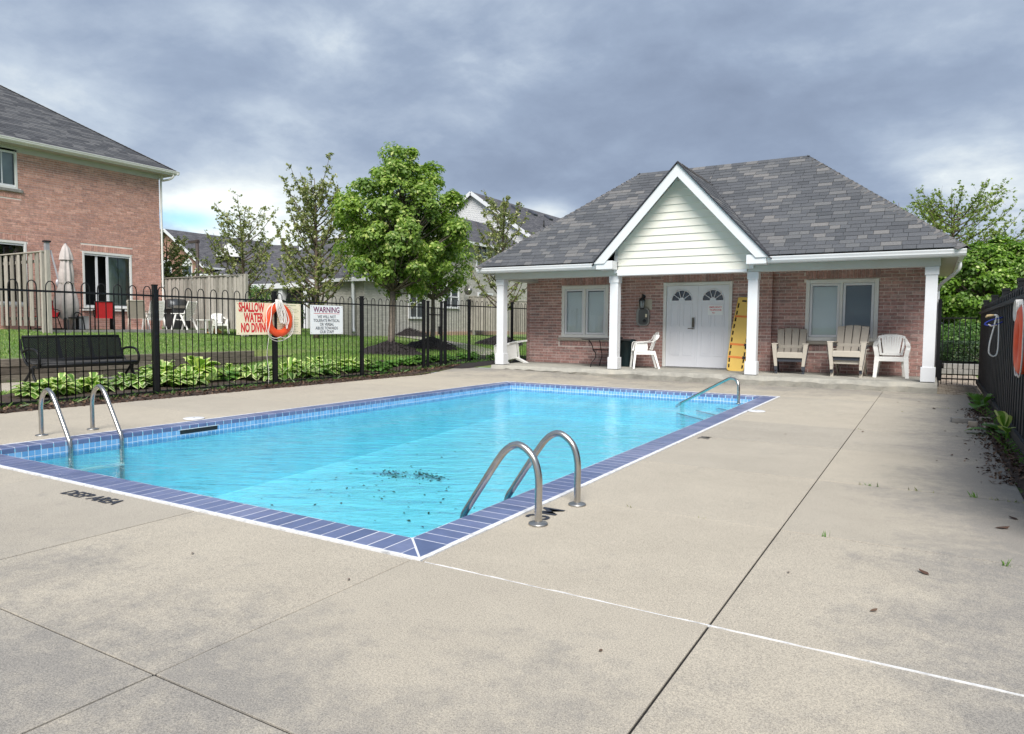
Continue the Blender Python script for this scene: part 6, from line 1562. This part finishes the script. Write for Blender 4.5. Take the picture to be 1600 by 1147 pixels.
# pale brick house behind the maple, side wall and lower wing
h4 = ridge_house((-22.95, 27.9), (-22.95, 35.5), 7.2, 1.95, 5.75, .6, far_grey, 'pale brick two storey house behind the maple tree', ends='hip', over=.4)
far_window(h4, (-20.98, 26.5, 2.22), (0, 1, 0), 1.0, 1.35); far_window(h4, (-20.98, 29.3, 2.6), (0, 1, 0), 1.2, 1.0); far_window(h4, (-20.98, 32.1, 4.9), (0, 1, 0), .9, 1.4); far_window(h4, (-20.98, 32.5, 2.4), (0, 1, 0), 1.3, .9, cross=False)
h4b = ridge_house((-22.35, 24.3), (-22.35, 25.0), 4.35, 1.33, 3.35, .6, far_grey, 'low pale brick wing with a white downspout beside the maple', ends='hip', over=.3)
m = MB(); m.tube([(-21.42, 22.75, 3.2), (-21.46, 22.75, 3.0), (-21.46, 22.75, 1.1), (-21.2, 22.5, .85)], .07, 8); obj('downspout', m, white, h4b)
m = MB(); m.bar((-21.40, 24.2, .62), (-21.40, 26.2, .62), .1, .45); m.bar((-20.96, 26.2, .62), (-20.96, 37.9, .62), .1, .45); obj('brick_plinth', m, mat('plinth', (.42, .29, .22), .9), h4b)
# white vinyl gable with a long ridge
h5 = ridge_house((-25.6, 38.2), (-25.6, 56), 9.62, 4.75, 6.35, .7, vinyl_far, 'tall house with white vinyl gable and long grey roof left of the clubhouse', over=.3)
for k, y in enumerate((42.2, 44.6, 47.0, 52.6)): m = MB(); m.obox((-24.75, y, 9.62-.85*.69+.16), ((.22, 0, -.15), (0, .30, 0), (.03, 0, .07))); obj('roof_vent', m, charcoal, h5)
m = MB(); m.tube([(-23.0, 43.0, 7.7), (-23.0, 43.0, 8.35)], .06, 8); obj('vent_pipe', m, black, h5)
m = MB(); 
for k in range(26): z = 6.5+k*.12; hw_ = max(0, (9.5-z)/.69); m.box(-25.6-hw_, 38.075, z, -25.6+hw_, 38.095, z+.012) if hw_ > .1 else None
obj('siding_line', m, mat('siding_shadow_gap', (.50, .50, .52), .8), h5, kind='stuff')
h6 = ridge_house((5.0, 73.5), (14, 76), 8.7, 5, 6.2, .2, far_red, 'distant grey roofed house beyond the round tree at right')
m = MB(); m.tube([(-36.0, 25.6, .9), (-36.0, 25.6, 5.9)], .10, 8); m.box(-36.7, 25.5, 5.72, -35.9, 25.7, 5.86); solo('lamp_post', m, mat('lamp_post_brown', (.05, .035, .03), .6), (-36, 25.6, .9), 'dark lamp post rising behind the board screen', 'lamp post')
m = MB(); m.tube([(-20.9, 30.5, 2.8), (-20.6, 30.5, 2.95)], .03, 6); 
t = thing('satellite_dish', 'small satellite dish on the wall of the pale brick house', 'satellite dish', (-20.98, 30.6, 2.75)); obj('arm', m, dull_steel, t)
m = MB(); m.lathe((-20.55, 30.35, 2.98), [(.02, 0), (.18, -.05), (.26, -.11)], 16, axis='y'); obj('dish', m, dull_steel, t)

# ------------------------------------------------------------------ trees
def unitv(v): return v/(np.linalg.norm(v)+1e-9)
def limb(m, pts, r0, r1, n=6):
    k = len(pts); m.tube(pts, [r0+(r1-r0)*i/(k-1) for i in range(k)], n)
def curve3(a, b, bend, n=6):
    a, b = np.array(a, float), np.array(b, float); mid = (a+b)/2 + np.array(bend)
    return [tuple((1-t)**2*a + 2*(1-t)*t*mid + t*t*b) for t in np.linspace(0, 1, n)]
def broad_tree(label, base, top, cz, rx, rz, lean, nclump, per, leaf, lm, seed, group=None, trunk_r=.10, split=1.7, hollow=.35, shape=None, cat='tree', flat=.92):
    """tapered trunk, limbs to every clump, clumps of leaves through the crown's volume"""
    rs = np.random.RandomState(seed); bx_, by_, bz = base; t = thing('broadleaf_tree', label, cat, base, group)
    C = np.array([bx_+lean[0], by_+lean[1], cz]); m = MB()
    tp = np.array([bx_+lean[0]*.25, by_+lean[1]*.25, bz+split]); limb(m, curve3((bx_, by_, bz-.1), tp, (.03, .02, 0)), trunk_r, trunk_r*.72, 10)
    spine = curve3(tp, (C[0]+rs.normal(0, .1), C[1], cz+rz*.75), (.1, .05, 0), 8); limb(m, spine, trunk_r*.7, .015, 8)
    P = []; N = []; cl = []
    tries = 0
    while len(cl) < nclump and tries < nclump*60:
        tries += 1; v = rs.normal(0, 1, 3); v /= np.linalg.norm(v); q = rs.uniform(hollow, 1.12)**.6
        c = C + v*np.array([rx, rx, rz])*q
        if shape: 
            if not shape(v, q): continue
        if c[2] < bz+split*.75: continue
        cl.append((c, v, q))
    for c, v, q in cl:
        k = int(min(7, max(0, (c[2]-tp[2])/(spine[-1][2]-tp[2])*7-2))); a = np.array(spine[k])
        limb(m, curve3(a, c, (0, 0, -.1+.15*rs.rand())), .035 if q < .8 else .028, .006, 5)
        cr = rs.uniform(.20, .44)*(1.15-.25*q); n = int(per*rs.uniform(.7, 1.3))
        d = rs.normal(0, 1, (n, 3)); d /= np.linalg.norm(d, axis=1)[:, None]; d[:, 2] = np.where((d[:, 2] < -.2) & (rs.rand(n) < .6), -d[:, 2]*.6, d[:, 2])
        r_ = cr*rs.uniform(.45, 1.05, n)**.7
        p = c + d*r_[:, None]*np.array([1.1, 1.1, flat]); P.append(p); N.append(d*.8 + np.array([0, 0, .55]) + v*.5)
    obj('trunk', m, bark_grey, t); P = np.concatenate(P); N = np.concatenate(N)
    link('crown', leaf_cloud('crown', P-np.array(base), N, leaf, MATS[lm], .62, .45, rs), t); return t
def sprig_tree(label, base, h, spread, nb, twigs, leaf, lm, seed, group=None, upright=.75, trunk_r=.09, split=.9, density=1.0, cat='tree', bk=None, low=.35):
    """open tree: many upswept branches set with short leafy twigs"""
    rs = np.random.RandomState(seed); t = thing('open_tree', label, cat, base, group); B = np.array(base, float); m = MB(); P = []; N = []
    spine = curve3(B+[0, 0, -.1], B+[rs.normal(0, .15), rs.normal(0, .1), h*.93], (rs.normal(0, .12), 0, 0), 12); limb(m, spine, trunk_r, .012, 9)
    def leaves(p, n, s):
        q = p + rs.normal(0, s, (n, 3))*np.array([1, 1, .8]); P.append(q); N.append(rs.normal(0, .6, (n, 3))+np.array([0, 0, .6]))
    for i in range(nb):
        f = split/h + (1-split/h)*(i/nb)**.9*.88; a = B + (np.array(spine[-1])-B)*f; a = np.array(spine[min(11, int(f*11))])*(1-(f*11 % 1)) + np.array(spine[min(11, int(f*11)+1)])*(f*11 % 1)
        az = i*2.4 + rs.normal(0, .4); ln = spread*(1.1-.75*f)*rs.uniform(.75, 1.2)*(1.0 if f > low else 1.1); dirn = np.array([math.cos(az), math.sin(az), 0])
        rise = ln*upright*rs.uniform(.8, 1.5) + .1; e = a + dirn*ln + np.array([0, 0, rise]); br = curve3(a, e, -dirn*0*ln + np.array([0, 0, -rise*.22]) + dirn*ln*.12, 9); limb(m, br, trunk_r*.42*(1-f*.6), .006, 5)
        for k in range(twigs):
            u = rs.uniform(.18, 1); j = u*8; p = np.array(br[int(min(7, j))])*(1-j % 1) + np.array(br[int(min(8, j+1))])*(j % 1)
            tl = rs.uniform(.12, .5)*(1.15-.5*u)*spread*.45; td = unitv(dirn*.5 + rs.normal(0, .75, 3) + np.array([0, 0, .55])); e2 = p + td*tl
            limb(m, [tuple(p), tuple((p+e2)/2 + rs.normal(0, .02, 3)), tuple(e2)], .007, .003, 4)
            nl = int(rs.uniform(3, 9)*density*(1.15-.55*f))
            for q in range(nl): leaves(p + td*tl*rs.uniform(.15, 1.05), rs.randint(1, 4), .035)
    obj('trunk', m, bk or bark, t); P = np.concatenate(P); N = np.concatenate(N)
    link('crown', leaf_cloud('crown', P-B, N, leaf, MATS[lm], .7, .3, rs), t); return t
def mound(x, y, r_, h, label, seed):
    rs = np.random.RandomState(seed); V = [(0, 0, h*1.0)]; F = []; n = 30; rings = 9
    for i in range(1, rings+1):
        f = i/rings
        for k in range(n):
            a = 2*math.pi*k/n; rr = r_*f*(1+.10*math.sin(3*a+seed)+.05*math.sin(7*a)); z = h*(1-f)**.9*(1+.0) + hgt(x+rr*math.cos(a), y+rr*math.sin(a)) - hgt(x, y) + rs.normal(0, .013) - (.05 if i == rings else 0); V.append((rr*math.cos(a), rr*math.sin(a), z))
    tri = [(0, 1+k, 1+(k+1) % n) for k in range(n)]; qu = [(1+(i-1)*n+k, 1+i*n+k, 1+i*n+(k+1) % n, 1+(i-1)*n+(k+1) % n) for i in range(1, rings) for k in range(n)]
    m = MB(); z0 = hgt(x, y); m.add([(v[0]+x, v[1]+y, v[2]+z0) for v in V], tri+qu)
    t = solo('mulch_mound', m, mulch_m, (x, y, z0), label, 'mulch', 'dark mulch mounds heaped round the trees')
    P = np.array([(rs.uniform(-1, 1)*r_*.9, rs.uniform(-1, 1)*r_*.9, 0) for _ in range(500)]); P = P[np.hypot(P[:, 0], P[:, 1]) < r_*.95]
    P[:, 2] = h*(1-np.hypot(P[:, 0], P[:, 1])/r_)**.9 + .012; c = link('mulch_chips', leaf_cloud('mulch_chips', P, np.tile([0, 0, 1.], (len(P), 1)), .07, mulch_m, .5, .6, rs), t); c['kind'] = 'stuff'
mound(-14.0, 16.45, .98, .40, 'dark mulch mound round the maple trunk, nearest the iron fence', 1)
mound(-14.9, 19.7, .95, .42, 'dark mulch mound seen through the narrow iron gate', 2)
mound(-21.2, 26.0, 1.15, .40, 'dark mulch mound farthest back, before the pale brick house', 3)
mound(-15.3, 24.9, 1.05, .42, 'dark mulch mound behind the left porch post of the clubhouse', 4)
zt_ = hgt(-14.0, 16.45)+.3
broad_tree('large green maple tree with dense leafy crown behind the iron fence', (-14.0, 16.45, zt_), 6.6, 4.25, 1.83, 2.10, (.05, .35), 205, 215, .118, 'maple_leaf', 11, trunk_r=.115, split=1.55, hollow=.34,
    shape=lambda v, q: not (v[2] > .45 and (v[0]*.86+v[1]*.51) < -.30 and q > .62))
broad_tree('smaller dark leafed tree right of the maple, over the second mound', (-14.9, 19.7, hgt(-14.9, 19.7)+.3), 4.6, 3.35, 1.15, 1.25, (.0, .2), 62, 150, .11, 'maple_leaf', 12, trunk_r=.085, split=1.4)
sprig_tree('slim young tree on the farthest mound before the pale brick house', (-21.2, 26.0, hgt(-21.2, 26)+.3), 4.2, 1.1, 18, 10, .10, 'pear_leaf', 13, trunk_r=.05)
PG = 'half bare spring trees with small leaves'
sprig_tree('tall open tree with upswept branches just left of the maple', (-20.2, 19.4, hgt(-20.2, 19.4)), 6.5, 1.75, 56, 18, .105, 'pear_leaf', 21, PG, 1.0, .12, .95, 1.15)
sprig_tree('open sparse tree rising behind the weathered board screen', (-25.3, 20.2, .9), 5.4, 2.2, 40, 15, .105, 'pear_leaf', 22, PG, .75, .11, 1.0, .95)
sprig_tree('bushy olive green tree close against the brick house corner', (-28.9, 19.0, .9), 4.3, 1.5, 40, 16, .11, 'pear_leaf', 23, PG, .7, .09, .7, .95)
sprig_tree('open young tree behind the left porch post, beside the clubhouse roof', (-15.3, 24.9, hgt(-15.3, 24.9)+.3), 6.0, 1.75, 44, 14, .105, 'pear_leaf', 24, PG, .95, .10, 1.0, .95)
sprig_tree('wide airy tree with fine pale leaves above the round green tree', (1.0, 47.6, .1), 9.1, 4.6, 60, 26, .13, 'willow_leaf', 31, None, .62, .20, 2.2, 1.15)
sprig_tree('thin bare topped tree peeking over the hip of the clubhouse roof', (-1.9, 50.5, .1), 9.6, 2.3, 26, 10, .12, 'willow_leaf', 32, None, .75, .14, 3.5, .45)
broad_tree('dense round topped green tree beyond the gate at right', (1.85, 31.4, .1), 4.4, 2.45, 1.85, 1.85, (0, 0), 300, 210, .13, 'mulberry_leaf', 41, trunk_r=.09, split=.5, hollow=.72)
# hedge, shrubs
def shrub(label, c, r3, n, leaf, lm, seed, group=None, box=False):
    rs = np.random.RandomState(seed)
    if box: P = rs.uniform(-1, 1, (n, 3)); k = rs.randint(0, 3, n); s = rs.choice([-1, 1], n); P[np.arange(n), k] = s*rs.uniform(.8, 1.02, n); N = P.copy()
    else: P = rs.normal(0, 1, (n, 3)); P /= np.linalg.norm(P, axis=1)[:, None]; N = P.copy(); P *= rs.uniform(.55, 1.05, n)[:, None]; P *= (1 + .12*np.sin(P[:, :1]*7+seed)*np.cos(P[:, 1:2]*6))
    P = P*np.array(r3); P[:, 2] = np.maximum(P[:, 2], -r3[2]*.95) + r3[2]
    t = thing('shrub', label, 'shrub', c, group); m = MB()
    for k in range(7): a = k*.9; limb(m, curve3(c, (c[0]+r3[0]*.6*math.cos(a), c[1]+r3[1]*.6*math.sin(a), c[2]+r3[2]*1.3), (0, 0, -.02)), .014, .005, 5)
    obj('stems', m, bark, t); link('foliage', leaf_cloud('foliage', P, N, leaf, MATS[lm], .8, .5, rs), t); return t
shrub('clipped dark green hedge on the stone planter behind the gate', (1.35, 22.9, .26), (1.05, .55, .30), 9000, .05, 'hedge_leaf', 1, box=True)
shrub('light green shrub behind the clipped hedge, under the round tree', (1.0, 27.6, .3), (1.1, .7, .55), 3500, .09, 'shrub_leaf', 2)
shrub('dark green shrub in front of the white columned porch', (-32.0, 26.2, .8), (1.3, .8, 1.25), 3500, .13, 'shrub_leaf', 3)
shrub('dark green shrub at the wall left of the white downspout', (-24.6, 22.0, .75), (.8, .6, .75), 2600, .11, 'hedge_leaf', 4)
board_screen([(.2, 31.5), (4.4, 31.8)], .1, 1.35, 'pale board fence beyond the gate, under the round green tree')

# ------------------------------------------------------------------ hostas
def hosta_mesh(name, n, ln, wd, mats, seed, up_=.6, margin=True, droop=.6):
    """rosette of ribbed ovate leaves, each with its own paler margin"""
    rs = np.random.RandomState(seed); V = []; F = []; MI = []
    prof = [(0, .10), (.18, .55), (.38, .92), (.58, 1.0), (.78, .78), (.92, .38), (1, .02)]
    for i in range(n):
        az = 2*math.pi*i/n*2.618*1.0 + rs.normal(0, .2); el = up_ + rs.uniform(-.25, .55)*(1 if i > n*.4 else 1.3) ; L_ = ln*rs.uniform(.75, 1.15); w_ = wd*rs.uniform(.8, 1.15)
        base = len(V); stem = L_*rs.uniform(.25, .55); d = np.array([math.cos(az), math.sin(az)]); s = np.array([-d[1], d[0]])
        r0 = stem*math.cos(el); z0 = stem*math.sin(el)*1.15 + .02
        for (t_, ww) in prof:
            r_ = r0 + L_*t_*math.cos(el)*(1+.1*t_); z = z0 + L_*t_*math.sin(el) - droop*L_*t_*t_
            for u in (-1, -.58, 0, .58, 1):
                rip = .010*math.cos(u*9)*math.sin(t_*3.1); fold = .16*abs(u)*ww*w_
                V.append((d[0]*r_ + s[0]*u*ww*w_/2, d[1]*r_ + s[1]*u*ww*w_/2, max(z + fold + rip + rs.normal(0, .002), .01)))
        for a in range(len(prof)-1):
            for b in range(4): q = base+a*5+b; F.append((q, q+1, q+6, q+5)); MI.append(1 if (margin and b in (0, 3)) else 0)
        # petiole
        b0 = len(V); V += [(0, 0, 0), (.012*s[0], .012*s[1], 0), (d[0]*r0+.012*s[0], d[1]*r0+.012*s[1], z0), (d[0]*r0, d[1]*r0, z0)]; F.append((b0, b0+1, b0+2, b0+3)); MI.append(0)
    return quadmesh(name, np.array(V), np.array(F), mats, np.array(MI), smooth=True)
vm = [MATS['hosta_green'], MATS['hosta_margin']]; pmm = [MATS['hosta_plain'], MATS['hosta_plain']]
HM = [hosta_mesh('hosta', 34, .24, .13, vm, s) for s in (1, 2, 3)]; HP_ = [hosta_mesh('hosta', 26, .17, .11, pmm, s) for s in (4, 5)]; HL = [hosta_mesh('hosta', 44, .30, .20, vm, s, .75) for s in (6, 7)]
rh = random.Random(9)
def zone(y):
    for lim, tx in ((5.2, ', left of the bench'), (6.3, ', at the left end of the bench'), (7.1, ', before the left half of the bench'), (7.8, ', before the middle of the bench'), (9.0, ', before the right end of the bench'), (10.0, ', under the orange ring'), (11.1, ', under the WARNING sign'),
                    (12.0, ', right of the WARNING sign'), (13.2, ', before the maple mound'), (14.6, ', left of the narrow gate'), (16.0, ', right of the narrow gate'), (30, ', nearest the porch')):
        if y < lim: return tx
def hosta(x, y, me, sc, label, group):
    if group != 'large hosta mounds beside the bench': label = label + zone(y)
    o = link('hosta', me, None, (x, y, max(hgt(x, y), 0)+.02), label=label, category='plant', group=group); o.rotation_euler = (R(rh.uniform(-6, 6)), R(rh.uniform(-6, 6)), rh.uniform(0, 6.28)); o.scale = (sc, sc, sc*rh.uniform(.9, 1.15))
HG1 = 'small variegated hostas in the bed behind the iron fence'
LB = 'small pale edged hosta in the bed'
for k in range(9): hosta(-12.15+rh.uniform(-.25, .2), 3.3+k*.18, rh.choice(HM), rh.uniform(.85, 1.1), LB, HG1)
for k in range(10): hosta(-12.05+rh.uniform(-.28, .28), 5.55+k*.135, rh.choice(HM), rh.uniform(.95, 1.2), LB, HG1)
for k in range(11): hosta(-12.0+rh.uniform(-.28, .25), 7.1+k*.12, rh.choice(HM), rh.uniform(.95, 1.25), LB, HG1)
for (x, y, s, lb) in ((-12.5, 8.15, 1.35, 'big pale edged hosta mound just left of the fence post by the bench'), (-12.35, 8.75, 1.45, 'biggest hosta mound, just right of the fence post by the bench')):
    hosta(x, y, HL[0] if y < 8.5 else HL[1], s, lb, 'large hosta mounds beside the bench')
for k in range(30): hosta(-12.0+rh.uniform(-.65, .45), 9.4+k*.125, rh.choice(HM if rh.random() < .75 else HP_), rh.uniform(1.0, 1.5), LB, HG1)
HG2 = 'plain green leafy plants in the bed towards the clubhouse'; LC = 'low plain green leafy plant in the bed'
for k in range(24): hosta(-11.75+rh.uniform(-.6, .5), 12.2+k*.15, rh.choice(HP_), rh.uniform(.9, 1.3), LC, HG2)
for k in range(16): hosta(-11.5+rh.uniform(-.6, .5), 15.4+k*.2, rh.choice(HP_), rh.uniform(.7, 1.0), LC, HG2)
def big_hosta(x, y, leaves, mt, label):
    t = thing('hosta', label, 'plant', (x, y, 0), 'hostas growing at the foot of the board fence')
    for (az, el, ln, wd, st) in leaves:
        me = hosta_mesh('leaf', 1, ln, wd, mt, int(abs(az)*7)+3, el, mt is not pmm, .35); o = link('leaf', me, t, (0, 0, 0)); o.rotation_euler = (0, 0, R(az)); o.scale = (1, 1, st)
big_hosta(.70, 12.5, [(150, .55, .22, .22, 1.2), (205, .75, .21, .21, 1.1), (95, .6, .20, .20, 1.1), (260, .5, .22, .22, 1.2), (20, .9, .20, .2, 1.1), (320, .8, .2, .2, 1.2), (180, 1.0, .18, .19, 1.1)], pmm, 'glossy green hosta by the board fence, farther from the camera')
big_hosta(.74, 9.55, [(170, .35, .20, .17, .9), (215, .45, .19, .17, 1.0), (125, .5, .19, .16, 1.0), (250, .5, .18, .16, 1.0)], pmm, 'low green hosta leaves by the board fence, beside the loose bricks')
big_hosta(.76, 9.25, [(200, .95, .24, .22, 1.15), (150, 1.05, .23, .22, 1.1), (250, .9, .21, .2, 1.0)], vm, 'pale yellow edged hosta standing upright against the board fence')
# loose bricks
for (x, y, z, a, lx, mt, lb) in ((.40, 10.62, 0, 8, .24, stone_m, 'pale concrete block, leftmost of the loose blocks by the board fence'), (.50, 10.28, 0, -4, .10, paver_m, 'small weathered paver in front of the pale block'), (.66, 10.2, 0, 6, .105, paver_m, 'small rough paver nearest the hosta leaves'), (.66, 10.85, 0, 12, .12, paver_m, 'mossy paver stood behind the other loose blocks')):
    m = MB(); m.obox((0, 0, .032), ((lx*.5, 0, 0), (0, .05, 0), (0, 0, .032))); o = solo('loose_brick', m, mt, (x, y, z), lb, 'brick', 'loose bricks by the board fence', bevel=.008); 
    for v in o.data.vertices: v.co = v.co + Vector((x, y, z))
    o.rotation_euler = (0, 0, R(a))

# ------------------------------------------------------------------ grass
def blades(name, P, h, w, m_, seed, label, lean=.35):
    rs = np.random.RandomState(seed); n = len(P); a = rs.uniform(0, 2*math.pi, n); d = np.stack([np.cos(a), np.sin(a), np.zeros(n)], 1); hh = (h*rs.uniform(.5, 1.3, n))[:, None]
    b = rs.normal(0, lean, (n, 3)); b[:, 2] = 0; w_ = (w*rs.uniform(.7, 1.3, n))[:, None]; up_ = np.array([0, 0, 1.])
    A = P - d*w_; B = P + d*w_; C_ = P + d*w_*.6 + (up_+b*.5)*hh*.6; D_ = P + (up_ + b)*hh
    V = np.stack([A, B, C_, D_], 1).reshape(-1, 3); i = np.arange(n)*4; F = np.stack([i, i+1, i+2, i+3], 1)
    link(name, quadmesh(name, V, F, [MATS[m_]]), kind='stuff', label=label)
rs = np.random.RandomState(77)
def pts(n, x0, x1, y0, y1, keep=None):
    P = np.stack([rs.uniform(x0, x1, n), rs.uniform(y0, y1, n)], 1)
    if keep is not None: P = P[[keep(x, y) for x, y in P]]
    return np.array([(x, y, hgt(x, y)-.01) for x, y in P])
nopad = lambda x, y: not (-15.3 < x < -13.3 and 5.5 < y < 9.0)
blades('grass', pts(26000, -15.5, -12.7, 1.5, 16, nopad), .06, .006, 'grass_blade', 1, 'mown grass between the flower bed and the timber edging')
blades('grass', pts(52000, -25, -15.7, 3.5, 22), .045, .009, 'grass_blade', 2, 'lawn sloping up to the brick house patio')
blades('grass', pts(22000, -15.7, -11.6, 14.5, 26), .045, .008, 'grass_blade', 3, 'lawn round the maple tree')
blades('grass', pts(12000, -30, -15.7, 20, 32), .05, .012, 'grass_blade', 4, 'lawn before the pale brick house')
# ragged weeds under the iron fence and against the right fence
P = np.array([(-10.52 - abs(rs.normal(0, .22)), y, .01) for y in rs.uniform(2, 20, 2000)]); P[:, 2] = [hgt(x, y)+.02 for x, y, _ in P]
blades('weeds', P, .075, .007, 'shrub_leaf', 5, 'weeds along the foot of the iron fence', .8)
P = np.array([(.66 + abs(rs.normal(0, .09)), y, .01) for y in rs.uniform(7.2, 15, 500)]); blades('weeds', P, .06, .004, 'hosta_plain', 6, 'weeds along the foot of the board fence', .8)
# tufts in the slab joints
def tuft(x, y, n, s, spread, lb):
    P = np.stack([x + rs.uniform(-spread, spread, n), y + rs.normal(0, .004, n), np.full(n, -.01)], 1); k = rs.RandomState if False else None
    a = rs.uniform(0, 2*math.pi, n); V = []; F = []
    for i, (p, q) in enumerate(zip(P, a)):
        w_ = .003; h = s*rs.uniform(.5, 1.2); l = rs.normal(0, .35, 2)*h; b = len(V); V += [(p[0]-w_*math.cos(q), p[1]-w_*math.sin(q), p[2]), (p[0]+w_*math.cos(q), p[1]+w_*math.sin(q), p[2]), (p[0]+l[0]*.4+w_*.6, p[1]+l[1]*.4, p[2]+h*.6), (p[0]+l[0], p[1]+l[1], p[2]+h)]; F.append((b, b+1, b+2, b+3))
    V = np.array(V)-np.array([x, y, 0]); o = link('weed', quadmesh('weed', V, np.array(F), [MATS['pear_leaf' if s < .04 else 'hosta_plain']]), None, (x, y, 0)); o['label'] = lb; o['category'] = 'weed'; o['group'] = 'weeds sprouting from the slab joints'
WL = ['short weed at the long joint, second cross joint from the white one', 'clump of thin weeds right of the long joint, second cross joint', 'middle weed of the row along the second cross joint', 'sparse weed in the row along the second cross joint', 'leafy green weed near the right end of the second cross joint', 'low green weed filling the right end of the second cross joint',
    'thin weed on the first cross joint right of the long joint', 'thin weed on the cross joint nearest the ladder', 'thin weed midway between the ladder and the long joint', 'green weed on the first cross joint by the right edge', 'green weed at the far right end of the first cross joint', 'tiny weed beside the long joint near the porch', 'low weeds in the joint before the gate pavers', 'tiny weed at the long joint by the middle slabs']
for (x, y, n, s, sp_) in ((-.41, 5.95, 5, .035, .02), (-.33, 5.95, 9, .04, .04), (-.04, 5.95, 7, .035, .05), (.06, 5.95, 4, .03, .02), (.31, 5.94, 12, .05, .03), (.50, 5.93, 26, .03, .12), (-.46, 4.35, 5, .05, .03), (-1.66, 4.37, 6, .03, .04), (-1.18, 4.36, 5, .03, .03), (.38, 4.3, 9, .05, .02), (.55, 4.3, 8, .05, .04), (-.30, 11.5, 4, .03, .02), (.2, 12.4, 12, .03, .1), (-.66, 9.22, 5, .03, .02)): tuft(x, y, n, s, sp_, WL.pop(0))
